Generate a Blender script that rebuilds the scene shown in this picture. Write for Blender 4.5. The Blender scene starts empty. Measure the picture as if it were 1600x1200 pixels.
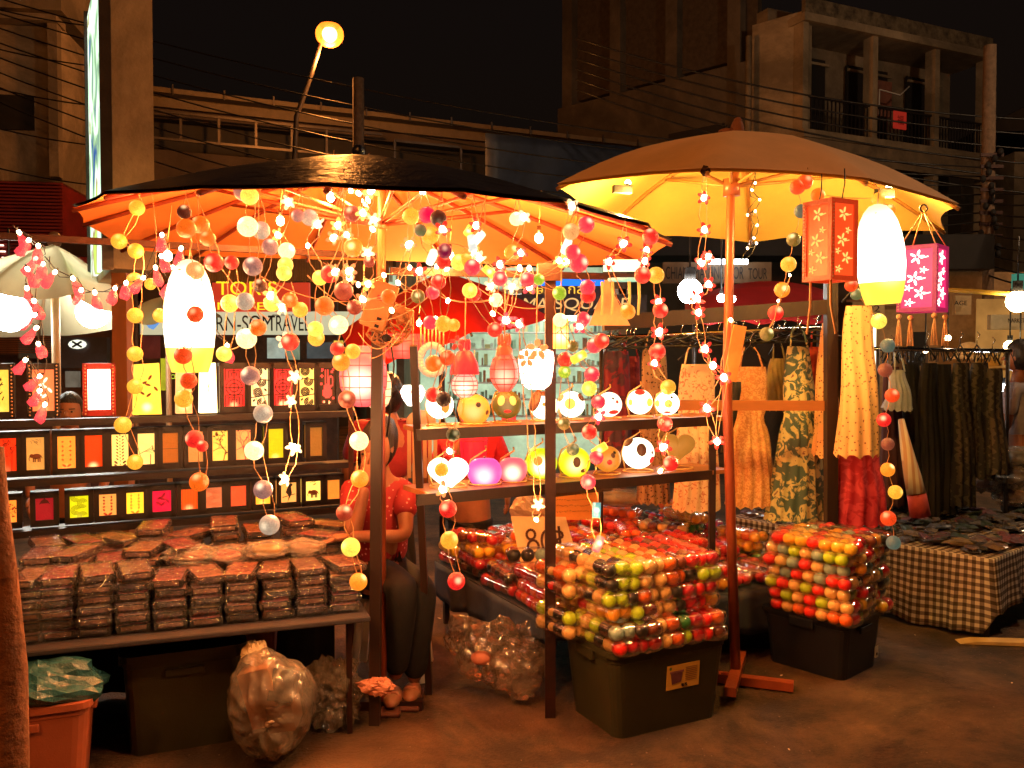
import bpy, bmesh, math, random
from mathutils import Vector, Matrix, noise
random.seed(7)
SC = bpy.context.scene
COL = SC.collection
# ---------------------------------------------------------------- camera
F = 1350.0
CAM = Vector((0, 0, 1.55))
TH = math.atan(40 / F)
cd = bpy.data.cameras.new('camera'); cam = bpy.data.objects.new('camera', cd); COL.objects.link(cam)
cam.location = CAM; cam.rotation_euler = (math.pi / 2 - TH, 0, 0)
cd.sensor_width = 36; cd.lens = 36 * F / 1600; cd.clip_start = 0.05; cd.clip_end = 600
SC.camera = cam
# ---------------------------------------------------------------- night sky
W = bpy.data.worlds.new("World"); SC.world = W; W.use_nodes = True
nt = W.node_tree; bg = nt.nodes['Background']
sky = nt.nodes.new('ShaderNodeTexSky'); sky.sky_type = 'NISHITA'; sky.sun_disc = False
sky.sun_elevation = math.radians(-3.0); sky.sun_rotation = math.radians(200)
mixs = nt.nodes.new('ShaderNodeMix'); mixs.data_type = 'RGBA'; mixs.blend_type = 'ADD'; mixs.inputs[0].default_value = 1
nt.links.new(sky.outputs[0], mixs.inputs[6]); mixs.inputs[7].default_value = (0.10, 0.045, 0.018, 1)
nt.links.new(mixs.outputs[2], bg.inputs[0]); bg.inputs[1].default_value = 0.018
# ---------------------------------------------------------------- picture settings
SC.view_settings.view_transform = 'Standard'; SC.view_settings.look = 'None'
SC.view_settings.exposure = 0.85; SC.view_settings.gamma = 1; SC.view_settings.use_curve_mapping = False
SC.render.engine = 'CYCLES'
SC.cycles.use_denoising = True
try:
    SC.cycles.denoiser = 'OPENIMAGEDENOISE'; SC.cycles.denoising_input_passes = 'RGB_ALBEDO_NORMAL'
except Exception: pass
SC.cycles.max_bounces = 8; SC.cycles.transparent_max_bounces = 24; SC.cycles.diffuse_bounces = 3
SC.cycles.sample_clamp_indirect = 4; SC.cycles.use_light_tree = True
SC.cycles.use_adaptive_sampling = True; SC.cycles.adaptive_threshold = 0.02

# ---------------------------------------------------------------- helpers
def P(px, py, d):
    x = (px - 800) / F; y = -(py - 600) / F
    v = Vector((x, math.cos(TH) + y * math.sin(TH), -math.sin(TH) + y * math.cos(TH)))
    return CAM + v * (d / v.y)
def link(o): COL.objects.link(o); return o
def tag(o, label=None, cat=None, group=None, kind=None):
    if label: o['label'] = label
    if cat: o['category'] = cat
    if group: o['group'] = group
    if kind: o['kind'] = kind
    return o
def thing(name, label, cat, loc=(0, 0, 0), group=None, rz=0):
    o = bpy.data.objects.new(name, None); o.location = loc; o.rotation_euler = (0, 0, rz)
    o.empty_display_size = .1
    return tag(link(o), label, cat, group)
def wloc(o):
    v = Vector((0, 0, 0))
    while o is not None: v = v + o.location; o = o.parent
    return v
class MB:
    def __init__(s, T=None): s.v = []; s.f = []; s.m = []; s.T = T
    def add(s, vs, fs, m=0, T=None):
        b = len(s.v)
        for v in vs:
            v = Vector(v)
            if T is not None: v = T @ v
            if s.T is not None: v = s.T @ v
            s.v.append(v)
        for q in fs: s.f.append([b + i for i in q]); s.m.append(m)
        return s
    def box(s, c, d, rz=0, m=0, T=None):
        x, y, z = d[0] / 2, d[1] / 2, d[2] / 2
        vs = [(-x, -y, -z), (x, -y, -z), (x, y, -z), (-x, y, -z), (-x, -y, z), (x, -y, z), (x, y, z), (-x, y, z)]
        M_ = Matrix.Translation(c) @ Matrix.Rotation(rz, 4, 'Z')
        if T is not None: M_ = M_ @ T
        return s.add(vs, [(0, 3, 2, 1), (4, 5, 6, 7), (0, 1, 5, 4), (1, 2, 6, 5), (2, 3, 7, 6), (3, 0, 4, 7)], m, M_)
    def beam(s, a, b, w, h, m=0):
        a = Vector(a); b = Vector(b); t = (b - a); L = t.length; t.normalize()
        up = Vector((0, 0, 1)) if abs(t.z) < .9 else Vector((0, 1, 0))
        n = t.cross(up).normalized(); u = n.cross(t).normalized()
        vs = []
        for q in (a, b):
            for i, j in ((-1, -1), (1, -1), (1, 1), (-1, 1)): vs.append(q + n * (i * w / 2) + u * (j * h / 2))
        return s.add(vs, [(0, 3, 2, 1), (4, 5, 6, 7), (0, 1, 5, 4), (1, 2, 6, 5), (2, 3, 7, 6), (3, 0, 4, 7)], m)
    def tube(s, pts, r, n=6, m=0, cap=True):
        pts = [Vector(p) for p in pts]; rings = []; N = len(pts)
        prev = None
        for i, p in enumerate(pts):
            t = (pts[min(i + 1, N - 1)] - pts[max(i - 1, 0)])
            if t.length < 1e-9: t = Vector((0, 0, 1))
            t.normalize()
            if prev is None:
                up = Vector((0, 0, 1)) if abs(t.z) < .9 else Vector((1, 0, 0))
                u = t.cross(up).normalized()
            else:
                u = (prev - t * prev.dot(t))
                u = u.normalized() if u.length > 1e-6 else t.orthogonal().normalized()
            prev = u; w = t.cross(u)
            rr = r[i] if isinstance(r, (list, tuple)) else r
            rings.append([p + (u * math.cos(6.28318 * k / n) + w * math.sin(6.28318 * k / n)) * rr for k in range(n)])
        vs = [v for R in rings for v in R]; fs = []
        for i in range(N - 1):
            for k in range(n):
                fs.append((i * n + k, i * n + (k + 1) % n, (i + 1) * n + (k + 1) % n, (i + 1) * n + k))
        if cap: fs.append(tuple(range(n))[::-1]); fs.append(tuple((N - 1) * n + k for k in range(n)))
        return s.add(vs, fs, m)
    def ball(s, c, r, n=16, k=10, sc=(1, 1, 1), m=0, rot=None, fn=None):
        vs = []; fs = []
        for i in range(k + 1):
            a = math.pi * i / k
            for j in range(n):
                b = 2 * math.pi * j / n
                v = Vector((math.sin(a) * math.cos(b), math.sin(a) * math.sin(b), math.cos(a)))
                rr = r * (fn(v) if fn else 1)
                v = Vector((v.x * sc[0], v.y * sc[1], v.z * sc[2])) * rr
                if rot is not None: v = rot @ v
                vs.append(v + Vector(c))
        for i in range(k):
            for j in range(n):
                q = (i * n + j, (i + 1) * n + j, (i + 1) * n + (j + 1) % n, i * n + (j + 1) % n)
                if i == 0: q = (q[0], q[1], q[2])
                elif i == k - 1: q = (q[0], q[1], q[3])
                fs.append(q)
        return s.add(vs, fs, m)
    def lathe(s, prof, c=(0, 0, 0), n=20, m=0, sc=(1, 1), close=False):
        vs = []; fs = []; c = Vector(c)
        for r, z in prof:
            for j in range(n):
                b = 2 * math.pi * j / n
                vs.append(c + Vector((r * math.cos(b) * sc[0], r * math.sin(b) * sc[1], z)))
        for i in range(len(prof) - 1):
            for j in range(n):
                fs.append((i * n + j, i * n + (j + 1) % n, (i + 1) * n + (j + 1) % n, (i + 1) * n + j))
        if close:
            fs.append(tuple(range(n))[::-1]); fs.append(tuple((len(prof) - 1) * n + j for j in range(n)))
        return s.add(vs, fs, m)
    def ring(s, c, R, r, axis='Z', n=20, k=6, m=0, sx=1, sy=1):
        pts = []
        for j in range(n + 1):
            b = 2 * math.pi * j / n; x = R * math.cos(b) * sx; y = R * math.sin(b) * sy
            pts.append(Vector(c) + (Vector((x, y, 0)) if axis == 'Z' else Vector((x, 0, y))))
        return s.tube(pts, r, k, m, cap=False)
    def prism(s, poly, y0, y1, m=0, T=None):
        n = len(poly)
        vs = [(x, y0, z) for x, z in poly] + [(x, y1, z) for x, z in poly]
        fs = [tuple(range(n)), tuple(range(n, 2 * n))[::-1]] + [(i, i + n, (i + 1) % n + n, (i + 1) % n) for i in range(n)]
        return s.add(vs, fs, m, T)
    def mesh(s, name, mats, smooth=False, off=None):
        me = bpy.data.meshes.new(name)
        off = off or Vector((0, 0, 0))
        me.from_pydata([v - off for v in s.v], [], s.f)
        for mt in (mats if isinstance(mats, (list, tuple)) else [mats]): me.materials.append(mt)
        me.polygons.foreach_set('material_index', s.m)
        if smooth: me.polygons.foreach_set('use_smooth', [True] * len(me.polygons))
        me.update(); return me
    def build(s, name, mats, parent=None, smooth=False, loc=None, label=None):
        if parent is not None: off = wloc(parent)
        elif loc is not None: off = Vector(loc)
        else:
            n = max(1, len(s.v)); off = sum(s.v, Vector()) / n; off.z = min(v.z for v in s.v)
        me = s.mesh(name, mats, smooth, off)
        o = link(bpy.data.objects.new(name, me))
        if parent is not None: o.parent = parent
        else: o.location = off
        if label: o['label'] = label
        return o
def inst(name, me, parent, loc, rot=(0, 0, 0), sc=None):
    o = link(bpy.data.objects.new(name, me)); o.parent = parent
    o.location = Vector(loc) - wloc(parent); o.rotation_euler = rot
    if sc is not None: o.scale = (sc, sc, sc) if isinstance(sc, (int, float)) else sc
    return o
def mod_smooth(o, lv=1):
    m = o.modifiers.new('soft', 'SUBSURF'); m.levels = lv; m.render_levels = lv; return o
def mod_bevel(o, w=.005, n=2):
    m = o.modifiers.new('bevel', 'BEVEL'); m.width = w; m.segments = n; m.limit_method = 'ANGLE'; return o

# ---------------------------------------------------------------- materials
_mc = {}
def nodes(m):
    m.use_nodes = True; nt = m.node_tree; nt.nodes.clear(); o = nt.nodes.new('ShaderNodeOutputMaterial'); return nt, o
def N(nt, t, **k):
    n = nt.nodes.new(t)
    for a, b in k.items():
        if a.startswith('i_'):
            key = a[2:]; key = int(key) if key.isdigit() else key.replace('_', ' ')
            n.inputs[key].default_value = b
        else: setattr(n, a, b)
    return n
def mat(name, c, rough=.6, metal=0, var=.25, scale=8, bump=.15, bscale=40, c2=None, coat=0, spec=.5, sub=0, trans=0, coord='Object', alpha=1, stretch=(1, 1, 1), tl=0, stain=0):
    if name in _mc: return _mc[name]
    m = bpy.data.materials.new(name); _mc[name] = m; nt, out = nodes(m); L = nt.links.new
    b = N(nt, 'ShaderNodeBsdfPrincipled'); b.inputs['Roughness'].default_value = rough; b.inputs['Metallic'].default_value = metal
    b.inputs['Coat Weight'].default_value = coat; b.inputs['Specular IOR Level'].default_value = spec
    b.inputs['Coat Roughness'].default_value = .08
    b.inputs['Alpha'].default_value = alpha; b.inputs['Transmission Weight'].default_value = trans
    if sub: b.inputs['Subsurface Weight'].default_value = sub; b.inputs['Subsurface Scale'].default_value = .02
    tc = N(nt, 'ShaderNodeTexCoord'); mp = N(nt, 'ShaderNodeMapping'); mp.inputs['Scale'].default_value = stretch
    L(tc.outputs[coord], mp.inputs[0])
    n1 = N(nt, 'ShaderNodeTexNoise', i_Scale=scale, i_Detail=6, i_Roughness=.65); L(mp.outputs[0], n1.inputs['Vector'])
    r = N(nt, 'ShaderNodeValToRGB'); r.color_ramp.elements[0].position = .3; r.color_ramp.elements[1].position = .72
    c = tuple(c[:3]); d = c2 or tuple(max(0, x * (1 - var)) for x in c); e = tuple(min(1, x * (1 + var * .7)) for x in c) if c2 is None else c
    r.color_ramp.elements[0].color = (*d, 1); r.color_ramp.elements[1].color = (*e, 1)
    L(n1.outputs['Fac'], r.inputs[0]); L(r.outputs[0], b.inputs['Base Color'])
    if bump:
        n2 = N(nt, 'ShaderNodeTexNoise', i_Scale=bscale, i_Detail=5, i_Roughness=.6); L(mp.outputs[0], n2.inputs['Vector'])
        bp = N(nt, 'ShaderNodeBump', i_Strength=bump, i_Distance=.02); L(n2.outputs['Fac'], bp.inputs['Height']); L(bp.outputs[0], b.inputs['Normal'])
    if stain:
        n3 = N(nt, 'ShaderNodeTexNoise', i_Scale=scale * .35, i_Detail=8, i_Roughness=.75, i_Distortion=.6); L(mp.outputs[0], n3.inputs['Vector'])
        r3 = N(nt, 'ShaderNodeValToRGB'); r3.color_ramp.elements[0].position = .42; r3.color_ramp.elements[1].position = .58
        r3.color_ramp.elements[0].color = (1 - stain, 1 - stain, 1 - stain, 1); L(n3.outputs['Fac'], r3.inputs[0])
        mx = N(nt, 'ShaderNodeMix', data_type='RGBA', blend_type='MULTIPLY'); mx.inputs[0].default_value = 1; L(r.outputs[0], mx.inputs[6]); L(r3.outputs[0], mx.inputs[7]); L(mx.outputs[2], b.inputs['Base Color'])
    if tl:
        tb = N(nt, 'ShaderNodeBsdfTranslucent'); L(r.outputs[0], tb.inputs[0]); ms = N(nt, 'ShaderNodeMixShader'); ms.inputs[0].default_value = tl
        L(b.outputs[0], ms.inputs[1]); L(tb.outputs[0], ms.inputs[2]); L(ms.outputs[0], out.inputs[0]); return m
    L(b.outputs[0], out.inputs[0]); return m
def emit(name, c, s=1.0, veil=0, c_edge=None, var=.15, scale=30, hot=0.0, hotc=(1, .85, .5), hotpos=(0, -.6, .4), hotr=.6, rad=1.0):
    """glowing shade: colour with paper / thread mottling and a bright patch painted in for the glow of a bulb inside"""
    if name in _mc: return _mc[name]
    if s < 2: s *= .66; hot *= .8
    m = bpy.data.materials.new(name); _mc[name] = m; nt, out = nodes(m); L = nt.links.new
    tc = N(nt, 'ShaderNodeTexCoord')
    n1 = N(nt, 'ShaderNodeTexNoise', i_Scale=scale, i_Detail=5, i_Roughness=.7); L(tc.outputs['Object'], n1.inputs['Vector'])
    mr = N(nt, 'ShaderNodeMapRange'); mr.inputs[1].default_value = .3; mr.inputs[2].default_value = .7
    mr.inputs[3].default_value = s * (1 - var); mr.inputs[4].default_value = s * (1 + var); L(n1.outputs['Fac'], mr.inputs[0])
    col = N(nt, 'ShaderNodeMix', data_type='RGBA', blend_type='MULTIPLY'); col.inputs[0].default_value = 1
    col.inputs[6].default_value = (*c[:3], 1); L(mr.outputs[0], col.inputs[7])
    res = col.outputs[2]
    if hot:  # bulb glow put into the shade colour as a bright spot
        sb = N(nt, 'ShaderNodeVectorMath', operation='DISTANCE'); L(tc.outputs['Object'], sb.inputs[0])
        sb.inputs[1].default_value = tuple(x * rad for x in hotpos)
        h = N(nt, 'ShaderNodeMapRange', interpolation_type='SMOOTHERSTEP'); h.inputs[1].default_value = 0; h.inputs[2].default_value = hotr * rad
        h.inputs[3].default_value = 1; h.inputs[4].default_value = 0; L(sb.outputs['Value'], h.inputs[0])
        pw = N(nt, 'ShaderNodeMath', operation='POWER'); pw.inputs[1].default_value = 1.8; L(h.outputs[0], pw.inputs[0])
        hc = N(nt, 'ShaderNodeMix', data_type='RGBA', blend_type='MULTIPLY'); hc.inputs[0].default_value = 1
        hc.inputs[6].default_value = tuple(x * hot for x in hotc) + (1,); L(pw.outputs[0], hc.inputs[7])
        ad = N(nt, 'ShaderNodeMix', data_type='RGBA', blend_type='ADD'); ad.inputs[0].default_value = 1
        L(res, ad.inputs[6]); L(hc.outputs[2], ad.inputs[7]); res = ad.outputs[2]
    em = N(nt, 'ShaderNodeEmission'); L(res, em.inputs[0])
    df = N(nt, 'ShaderNodeBsdfPrincipled', i_Roughness=.45); df.inputs['Base Color'].default_value = tuple(min(.8, x * .28 + .005) for x in c[:3]) + (1,)
    bp = N(nt, 'ShaderNodeBump', i_Strength=.4, i_Distance=.01); L(n1.outputs['Fac'], bp.inputs['Height']); L(bp.outputs[0], df.inputs['Normal'])
    a = N(nt, 'ShaderNodeAddShader'); L(em.outputs[0], a.inputs[0]); L(df.outputs[0], a.inputs[1]); L(a.outputs[0], out.inputs[0])
    if veil:
        tp = N(nt, 'ShaderNodeBsdfTransparent'); mv = N(nt, 'ShaderNodeMixShader'); mv.inputs[0].default_value = veil; L(a.outputs[0], mv.inputs[1]); L(tp.outputs[0], mv.inputs[2]); L(mv.outputs[0], out.inputs[0])
    return m
def glow(name, c, s):
    if name in _mc: return _mc[name]
    m = bpy.data.materials.new(name); _mc[name] = m; nt, out = nodes(m)
    e = N(nt, 'ShaderNodeEmission', i_Strength=s); e.inputs[0].default_value = (*c[:3], 1); nt.links.new(e.outputs[0], out.inputs[0]); return m
def film(name, tint=(1, 1, 1), clear=.8, rough=.12, bump=.8, bscale=25, fk=1, f0=0):
    """clear crinkled plastic film"""
    if name in _mc: return _mc[name]
    m = bpy.data.materials.new(name); _mc[name] = m; nt, out = nodes(m); L = nt.links.new
    tr = N(nt, 'ShaderNodeBsdfTransparent'); tr.inputs[0].default_value = (*[.6 + .4 * t for t in tint], 1)
    pr = N(nt, 'ShaderNodeBsdfPrincipled', i_Roughness=rough); pr.inputs['Base Color'].default_value = (*[.55 * t for t in tint], 1)
    tc = N(nt, 'ShaderNodeTexCoord'); n = N(nt, 'ShaderNodeTexNoise', i_Scale=bscale, i_Detail=4, i_Distortion=1.5); L(tc.outputs['Object'], n.inputs['Vector'])
    bp = N(nt, 'ShaderNodeBump', i_Strength=bump, i_Distance=.02); L(n.outputs['Fac'], bp.inputs['Height']); L(bp.outputs[0], pr.inputs['Normal'])
    gl = N(nt, 'ShaderNodeBsdfGlossy', i_Roughness=rough); L(bp.outputs[0], gl.inputs['Normal'])
    fr = N(nt, 'ShaderNodeFresnel', i_IOR=1.5); L(bp.outputs[0], fr.inputs['Normal'])
    m1 = N(nt, 'ShaderNodeMixShader'); m1.inputs[0].default_value = 1 - clear; L(tr.outputs[0], m1.inputs[1]); L(pr.outputs[0], m1.inputs[2])
    bo = N(nt, 'ShaderNodeMath', operation='MULTIPLY_ADD', use_clamp=True); bo.inputs[1].default_value = fk; bo.inputs[2].default_value = f0; L(fr.outputs[0], bo.inputs[0])
    m2 = N(nt, 'ShaderNodeMixShader'); L(bo.outputs[0], m2.inputs[0]); L(m1.outputs[0], m2.inputs[1]); L(gl.outputs[0], m2.inputs[2])
    L(m2.outputs[0], out.inputs[0]); return m
def patterned(name, c1, c2, kind='VORONOI', scale=20, thr=.5, rough=.7, c3=None, dist=0, em=0, bump=0, coord='Object', stretch=(1, 1, 1)):
    """printed cloth / print: two or three colours split by a texture"""
    if name in _mc: return _mc[name]
    m = bpy.data.materials.new(name); _mc[name] = m; nt, out = nodes(m); L = nt.links.new
    tc = N(nt, 'ShaderNodeTexCoord'); mp = N(nt, 'ShaderNodeMapping'); mp.inputs['Scale'].default_value = stretch; L(tc.outputs[coord], mp.inputs[0])
    if kind == 'VORONOI': t = N(nt, 'ShaderNodeTexVoronoi', i_Scale=scale); o = t.outputs['Distance']
    elif kind == 'WAVE': t = N(nt, 'ShaderNodeTexWave', i_Scale=scale, i_Distortion=dist, i_Detail=2); o = t.outputs['Fac']
    elif kind == 'RINGS': t = N(nt, 'ShaderNodeTexWave', wave_type='RINGS', i_Scale=scale, i_Distortion=dist, i_Detail=2); o = t.outputs['Fac']
    else: t = N(nt, 'ShaderNodeTexNoise', i_Scale=scale, i_Detail=4, i_Distortion=dist); o = t.outputs['Fac']
    L(mp.outputs[0], t.inputs['Vector'])
    r = N(nt, 'ShaderNodeValToRGB'); r.color_ramp.elements[0].position = thr - .03; r.color_ramp.elements[1].position = thr + .03
    r.color_ramp.elements[0].color = (*c1, 1); r.color_ramp.elements[1].color = (*c2, 1)
    if c3: e = r.color_ramp.elements.new(min(.98, thr + .16)); e.color = (*c2, 1); e = r.color_ramp.elements.new(min(.99, thr + .2)); e.color = (*c3, 1)
    L(o, r.inputs[0]); b = N(nt, 'ShaderNodeBsdfPrincipled', i_Roughness=rough); L(r.outputs[0], b.inputs['Base Color'])
    if em: L(r.outputs[0], b.inputs['Emission Color']); b.inputs['Emission Strength'].default_value = em
    if bump:
        bp = N(nt, 'ShaderNodeBump', i_Strength=bump, i_Distance=.01); L(o, bp.inputs['Height']); L(bp.outputs[0], b.inputs['Normal'])
    L(b.outputs[0], out.inputs[0]); return m
def text_mesh(s, parent, org, w=None, h=.2, rz=0, m=None, name='lettering', slant=0, tilt=0, ext=.004):
    cu = bpy.data.curves.new('t', 'FONT'); cu.body = s; cu.size = 1; cu.shear = slant; cu.extrude = 0
    o = bpy.data.objects.new('t', cu); COL.objects.link(o); bpy.context.view_layer.update()
    me = bpy.data.meshes.new_from_object(o.evaluated_get(bpy.context.evaluated_depsgraph_get()))
    bpy.data.objects.remove(o); me.name = name
    if not len(me.vertices): return None
    xs = [v.co.x for v in me.vertices]; ys = [v.co.y for v in me.vertices]
    sy = h / max(1e-6, max(ys) - min(ys)); sx = (w / (max(xs) - min(xs))) if w else sy
    x0 = min(xs); y0 = min(ys)
    R = Matrix.Rotation(rz, 4, 'Z') @ Matrix.Rotation(tilt, 4, 'X')
    off = Vector(org) - wloc(parent)
    for v in me.vertices: v.co = R @ Vector(((v.co.x - x0) * sx, 0, (v.co.y - y0) * sy)) + off
    me.materials.clear(); me.materials.append(m)
    ob = link(bpy.data.objects.new(name, me)); ob.parent = parent
    sm = ob.modifiers.new('t', 'SOLIDIFY'); sm.thickness = ext; sm.offset = 0
    return ob
def strokes(mb, lines, T, w, y0=-.003, y1=0):
    """flat raised strokes: each polyline [(u,v)...] in the panel plane, mapped by T (x=u, z=v)"""
    for ln in lines:
        for (a, b), (c, d) in zip(ln, ln[1:]):
            dx, dz = c - a, d - b; L_ = math.hypot(dx, dz) or 1e-6; nx, nz = -dz / L_ * w / 2, dx / L_ * w / 2
            mb.prism([(a - nx, b - nz), (c - nx, d - nz), (c + nx, d + nz), (a + nx, b + nz)], y0, y1, 0, T)
def blob(mb, cx, cz, rx, rz_, ang, T, n=8, y0=-.003, y1=0):
    poly = []
    for i in range(n):
        t = 2 * math.pi * i / n; x, z = rx * math.cos(t), rz_ * math.sin(t)
        poly.append((cx + x * math.cos(ang) - z * math.sin(ang), cz + x * math.sin(ang) + z * math.cos(ang)))
    mb.prism(poly, y0, y1, 0, T)
def arc(cx, cz, r, a0, a1, n=10, sx=1): return [(cx + r * sx * math.cos(math.radians(a0 + (a1 - a0) * i / n)), cz + r * math.sin(math.radians(a0 + (a1 - a0) * i / n))) for i in range(n + 1)]
A27 = math.radians(27); AX = Vector((math.cos(A27), math.sin(A27), 0)); BX = Vector((-math.sin(A27), math.cos(A27), 0))
M = dict(
    asphalt=mat('asphalt', (.12, .062, .026), .8, var=.55, scale=3.5, bump=.9, bscale=70, coord='Object', stain=.7),
    plaster=mat('stained plaster', (.40, .31, .2), .85, var=.35, scale=.9, bump=.3, bscale=20, stain=.5),
    plaster2=mat('grey plaster', (.28, .22, .15), .85, var=.4, scale=.7, bump=.3, bscale=20, stain=.5),
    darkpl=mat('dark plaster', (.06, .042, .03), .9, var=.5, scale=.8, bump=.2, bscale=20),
    void=mat('dark interior', (.012, .01, .009), .8, bump=0),
    redwall=mat('red wall paint', (.22, .015, .012), .6, var=.35, scale=2),
    steel=mat('painted steel', (.06, .05, .045), .4, .6, var=.3, scale=5),
    iron=mat('rusty dark iron', (.022, .011, .008), .5, .5, var=.5, scale=14, c2=(.05, .014, .008)),
    black=mat('black lacquer wood', (.008, .005, .005), .42, var=.4, bump=.1),
    wood=mat('brown varnished wood', (.22, .085, .03), .35, var=.4, scale=5, stretch=(1, 1, .12), bump=.15, bscale=30),
    paleW=mat('pale wood', (.45, .26, .12), .5, var=.3, scale=5, stretch=(1, 1, .12)),
    darkW=mat('dark wood', (.028, .013, .009), .45, var=.4, scale=6, stretch=(1, 1, .12)),
    redpole=mat('red brown umbrella pole', (.32, .07, .025), .35, var=.35, scale=6, stretch=(1, 1, .1)),
    board=mat('orange brown shelf board', (.40, .14, .04), .45, var=.35, scale=4, stretch=(.2, 1, 1)),
    navy=mat('navy umbrella cloth', (.008, .010, .028), .34, var=.4, scale=4, bump=.8, bscale=11),
    liner=mat('orange canvas lining', (.82, .24, .05), .8, var=.12, scale=5, bump=.1, bscale=120),
    cream=mat('lamp yellow canvas', (.88, .58, .13), .8, var=.12, scale=3, bump=.15, bscale=100),  # lamp yellow of the umbrella underside is put into this colour
    creamtop=mat('weathered canvas', (.88, .58, .30), .8, var=.12, scale=3, bump=.15, bscale=60, tl=.2),
    white=mat('white paint', (.75, .72, .66), .5, var=.12, scale=3),
    whitecan=mat('white canopy cloth', (.78, .72, .45), .8, var=.1, scale=2, tl=.35),
    redcan=mat('red canopy cloth', (.85, .015, .01), .7, var=.12, scale=3, tl=.4),
    maroon=mat('crimson tarpaulin', (.38, .01, .015), .55, var=.2, scale=2),
    blue=mat('blue tarpaulin', (.02, .035, .08), .5, var=.4, scale=3),
    bluecloth=mat('dull blue tablecloth', (.035, .045, .07), .8, var=.3, scale=6, bump=.3, bscale=10),
    greentote=mat('dark green plastic tote', (.035, .033, .014), .38, var=.15, scale=8, bump=.12, bscale=160),
    bluetote=mat('dark blue plastic tote', (.01, .012, .018), .35, var=.2, scale=8, bump=.1, bscale=160),
    orangetub=mat('terracotta plastic', (.36, .10, .05), .45, var=.15, scale=6, bump=.08, bscale=150),
    lidblue=mat('teal plastic bag', (.03, .12, .15), .25, var=.4, scale=9, bump=.7, bscale=18),
    wire=mat('cream cable', (.60, .30, .12), .5, bump=0), bwire=mat('black cable', (.012, .011, .01), .4, bump=0),
    brass=mat('painted wire', (.75, .42, .12), .35, .3, bump=0), chrome=mat('chrome rail', (.6, .58, .55), .15, 1, bump=0),
    gold=mat('gold card', (.75, .5, .18), .6), paper=mat('paper card', (.72, .55, .32), .75, var=.12), ink=mat('black ink', (.015, .01, .01), .6, bump=0),
    dark=mat('matt black cloth', (.006, .005, .005), .85, var=.5, scale=20), skin=mat('warm skin', (.30, .12, .06), .5, var=.12, scale=12, sub=.15),
    hair=mat('black hair', (.008, .006, .006), .45, var=.4, scale=60, stretch=(1, 1, .1), bump=.5, bscale=120),
    film=film('clear plastic film'), film2=film('thick clear film', (1,.93,.8), clear=.985, rough=.05, bump=.22, bscale=12, fk=.5, f0=.0),
    redshirt=patterned('dark red shirt with small white print', (.75, .35, .3), (.30, .012, .02), 'VORONOI', 42, .22),
)
# ================================================================ SETTING
mb = MB(); n = 40
mb.add([(-90, -20, 0), (90, -20, 0), (90, 140, 0), (-90, 140, 0)], [(0, 1, 2, 3)])
tag(mb.build('ground', M['asphalt'], loc=(0, 0, 0)), kind='structure', label='brown worn asphalt of the market street')
mb = MB()
random.seed(3)
for i in range(2600):
    x = random.uniform(-3, 4.5); y = random.uniform(2.6, 8); s = random.uniform(.0015, .0045)
    mb.ball((x, y, s * .3), s, 5, 3, (1, random.uniform(.6, 1.4), .5))
tag(mb.build('street_grit', mat('pale grit', (.16, .11, .07), .8), loc=(0, 0, 0)), 'small stones and grit scattered on the asphalt', 'grit', kind='stuff')
mb = MB()
for i in range(26):
    x = random.uniform(-1.2, 3.0); y = random.uniform(3.0, 5.5); a = random.uniform(0, 3); s = random.uniform(.005, .012)
    T = Matrix.Translation((x, y, .004)) @ Matrix.Rotation(a, 4, 'Z') @ Matrix.Rotation(random.uniform(-.3, .3), 4, 'X')
    mb.add([(-s, -s * .6, 0), (s, -s * .4, .002), (s * .7, s * .6, .004), (-s * .6, s * .5, .001)], [(0, 1, 2, 3)], 0, T)
tag(mb.build('paper_litter', M['paper'], loc=(0, 0, 0)), 'tiny scraps of paper litter lying about the asphalt', 'litter', kind='stuff')

# ---- street lamps: one in the picture, two unseen, added to light stalls and facades
def street_lamp(base, head, label, power, col=(1, .32, .06)):
    t = thing('street_lamp', label, 'street lamp', base, 'street lamps')
    z = head.z; b = Vector(base); h = Vector((head.x, head.y, 0)) - Vector((b.x, b.y, 0))
    MB().tube([b, b + Vector((0, 0, z * .62)), b + Vector((0, 0, z * .80)) + h * .1, b + Vector((0, 0, z * .90)) + h * .5, head + Vector((0, 0, .12)) - h * .1], [.055, .05, .045, .04, .035], 8).build('pole', M['steel'], t, True)
    MB().ball(head + Vector((0, 0, .13)), .17, 14, 8, (1, 1, .4)).build('lamp_hood', M['steel'], t, True)
    MB().ball(head - Vector((0, 0, .02)), .24, 20, 12, (1, 1, .9)).build('lamp_globe', emit('sodium globe', (1, .17, .012), 2.4, .35, var=.05, scale=3), t, True)
    MB().ball(head - Vector((0, 0, .02)), .13, 16, 10).build('burner', glow('sodium lamp glow', (1, .6, .25), 9), t, True)
    ld = bpy.data.lights.new('sodium_light', 'POINT'); ld.energy = power; ld.color = col; ld.shadow_soft_size = .25
    lo = link(bpy.data.objects.new('sodium_light', ld)); lo.location = head - Vector((0, 0, .35)) - b; lo.parent = t
    return t
hd = P(515, 52, 15); street_lamp((P(460, 560, 15).x, 15, 0), hd, 'tall street lamp with bent arm and glowing orange globe above the dark umbrella', 520)
street_lamp((-4.6, -4.2, 0), Vector((-3.4, -3.6, 7.2)), 'street lamp with orange globe standing behind the viewer beside the road', 800)
street_lamp((9.0, 6.0, 0), Vector((9.2, 7.0, 8.2)), 'street lamp with orange globe out past the right hand stalls', 640, (1, .64, .36))  # unseen, put in to light the apartment front

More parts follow.
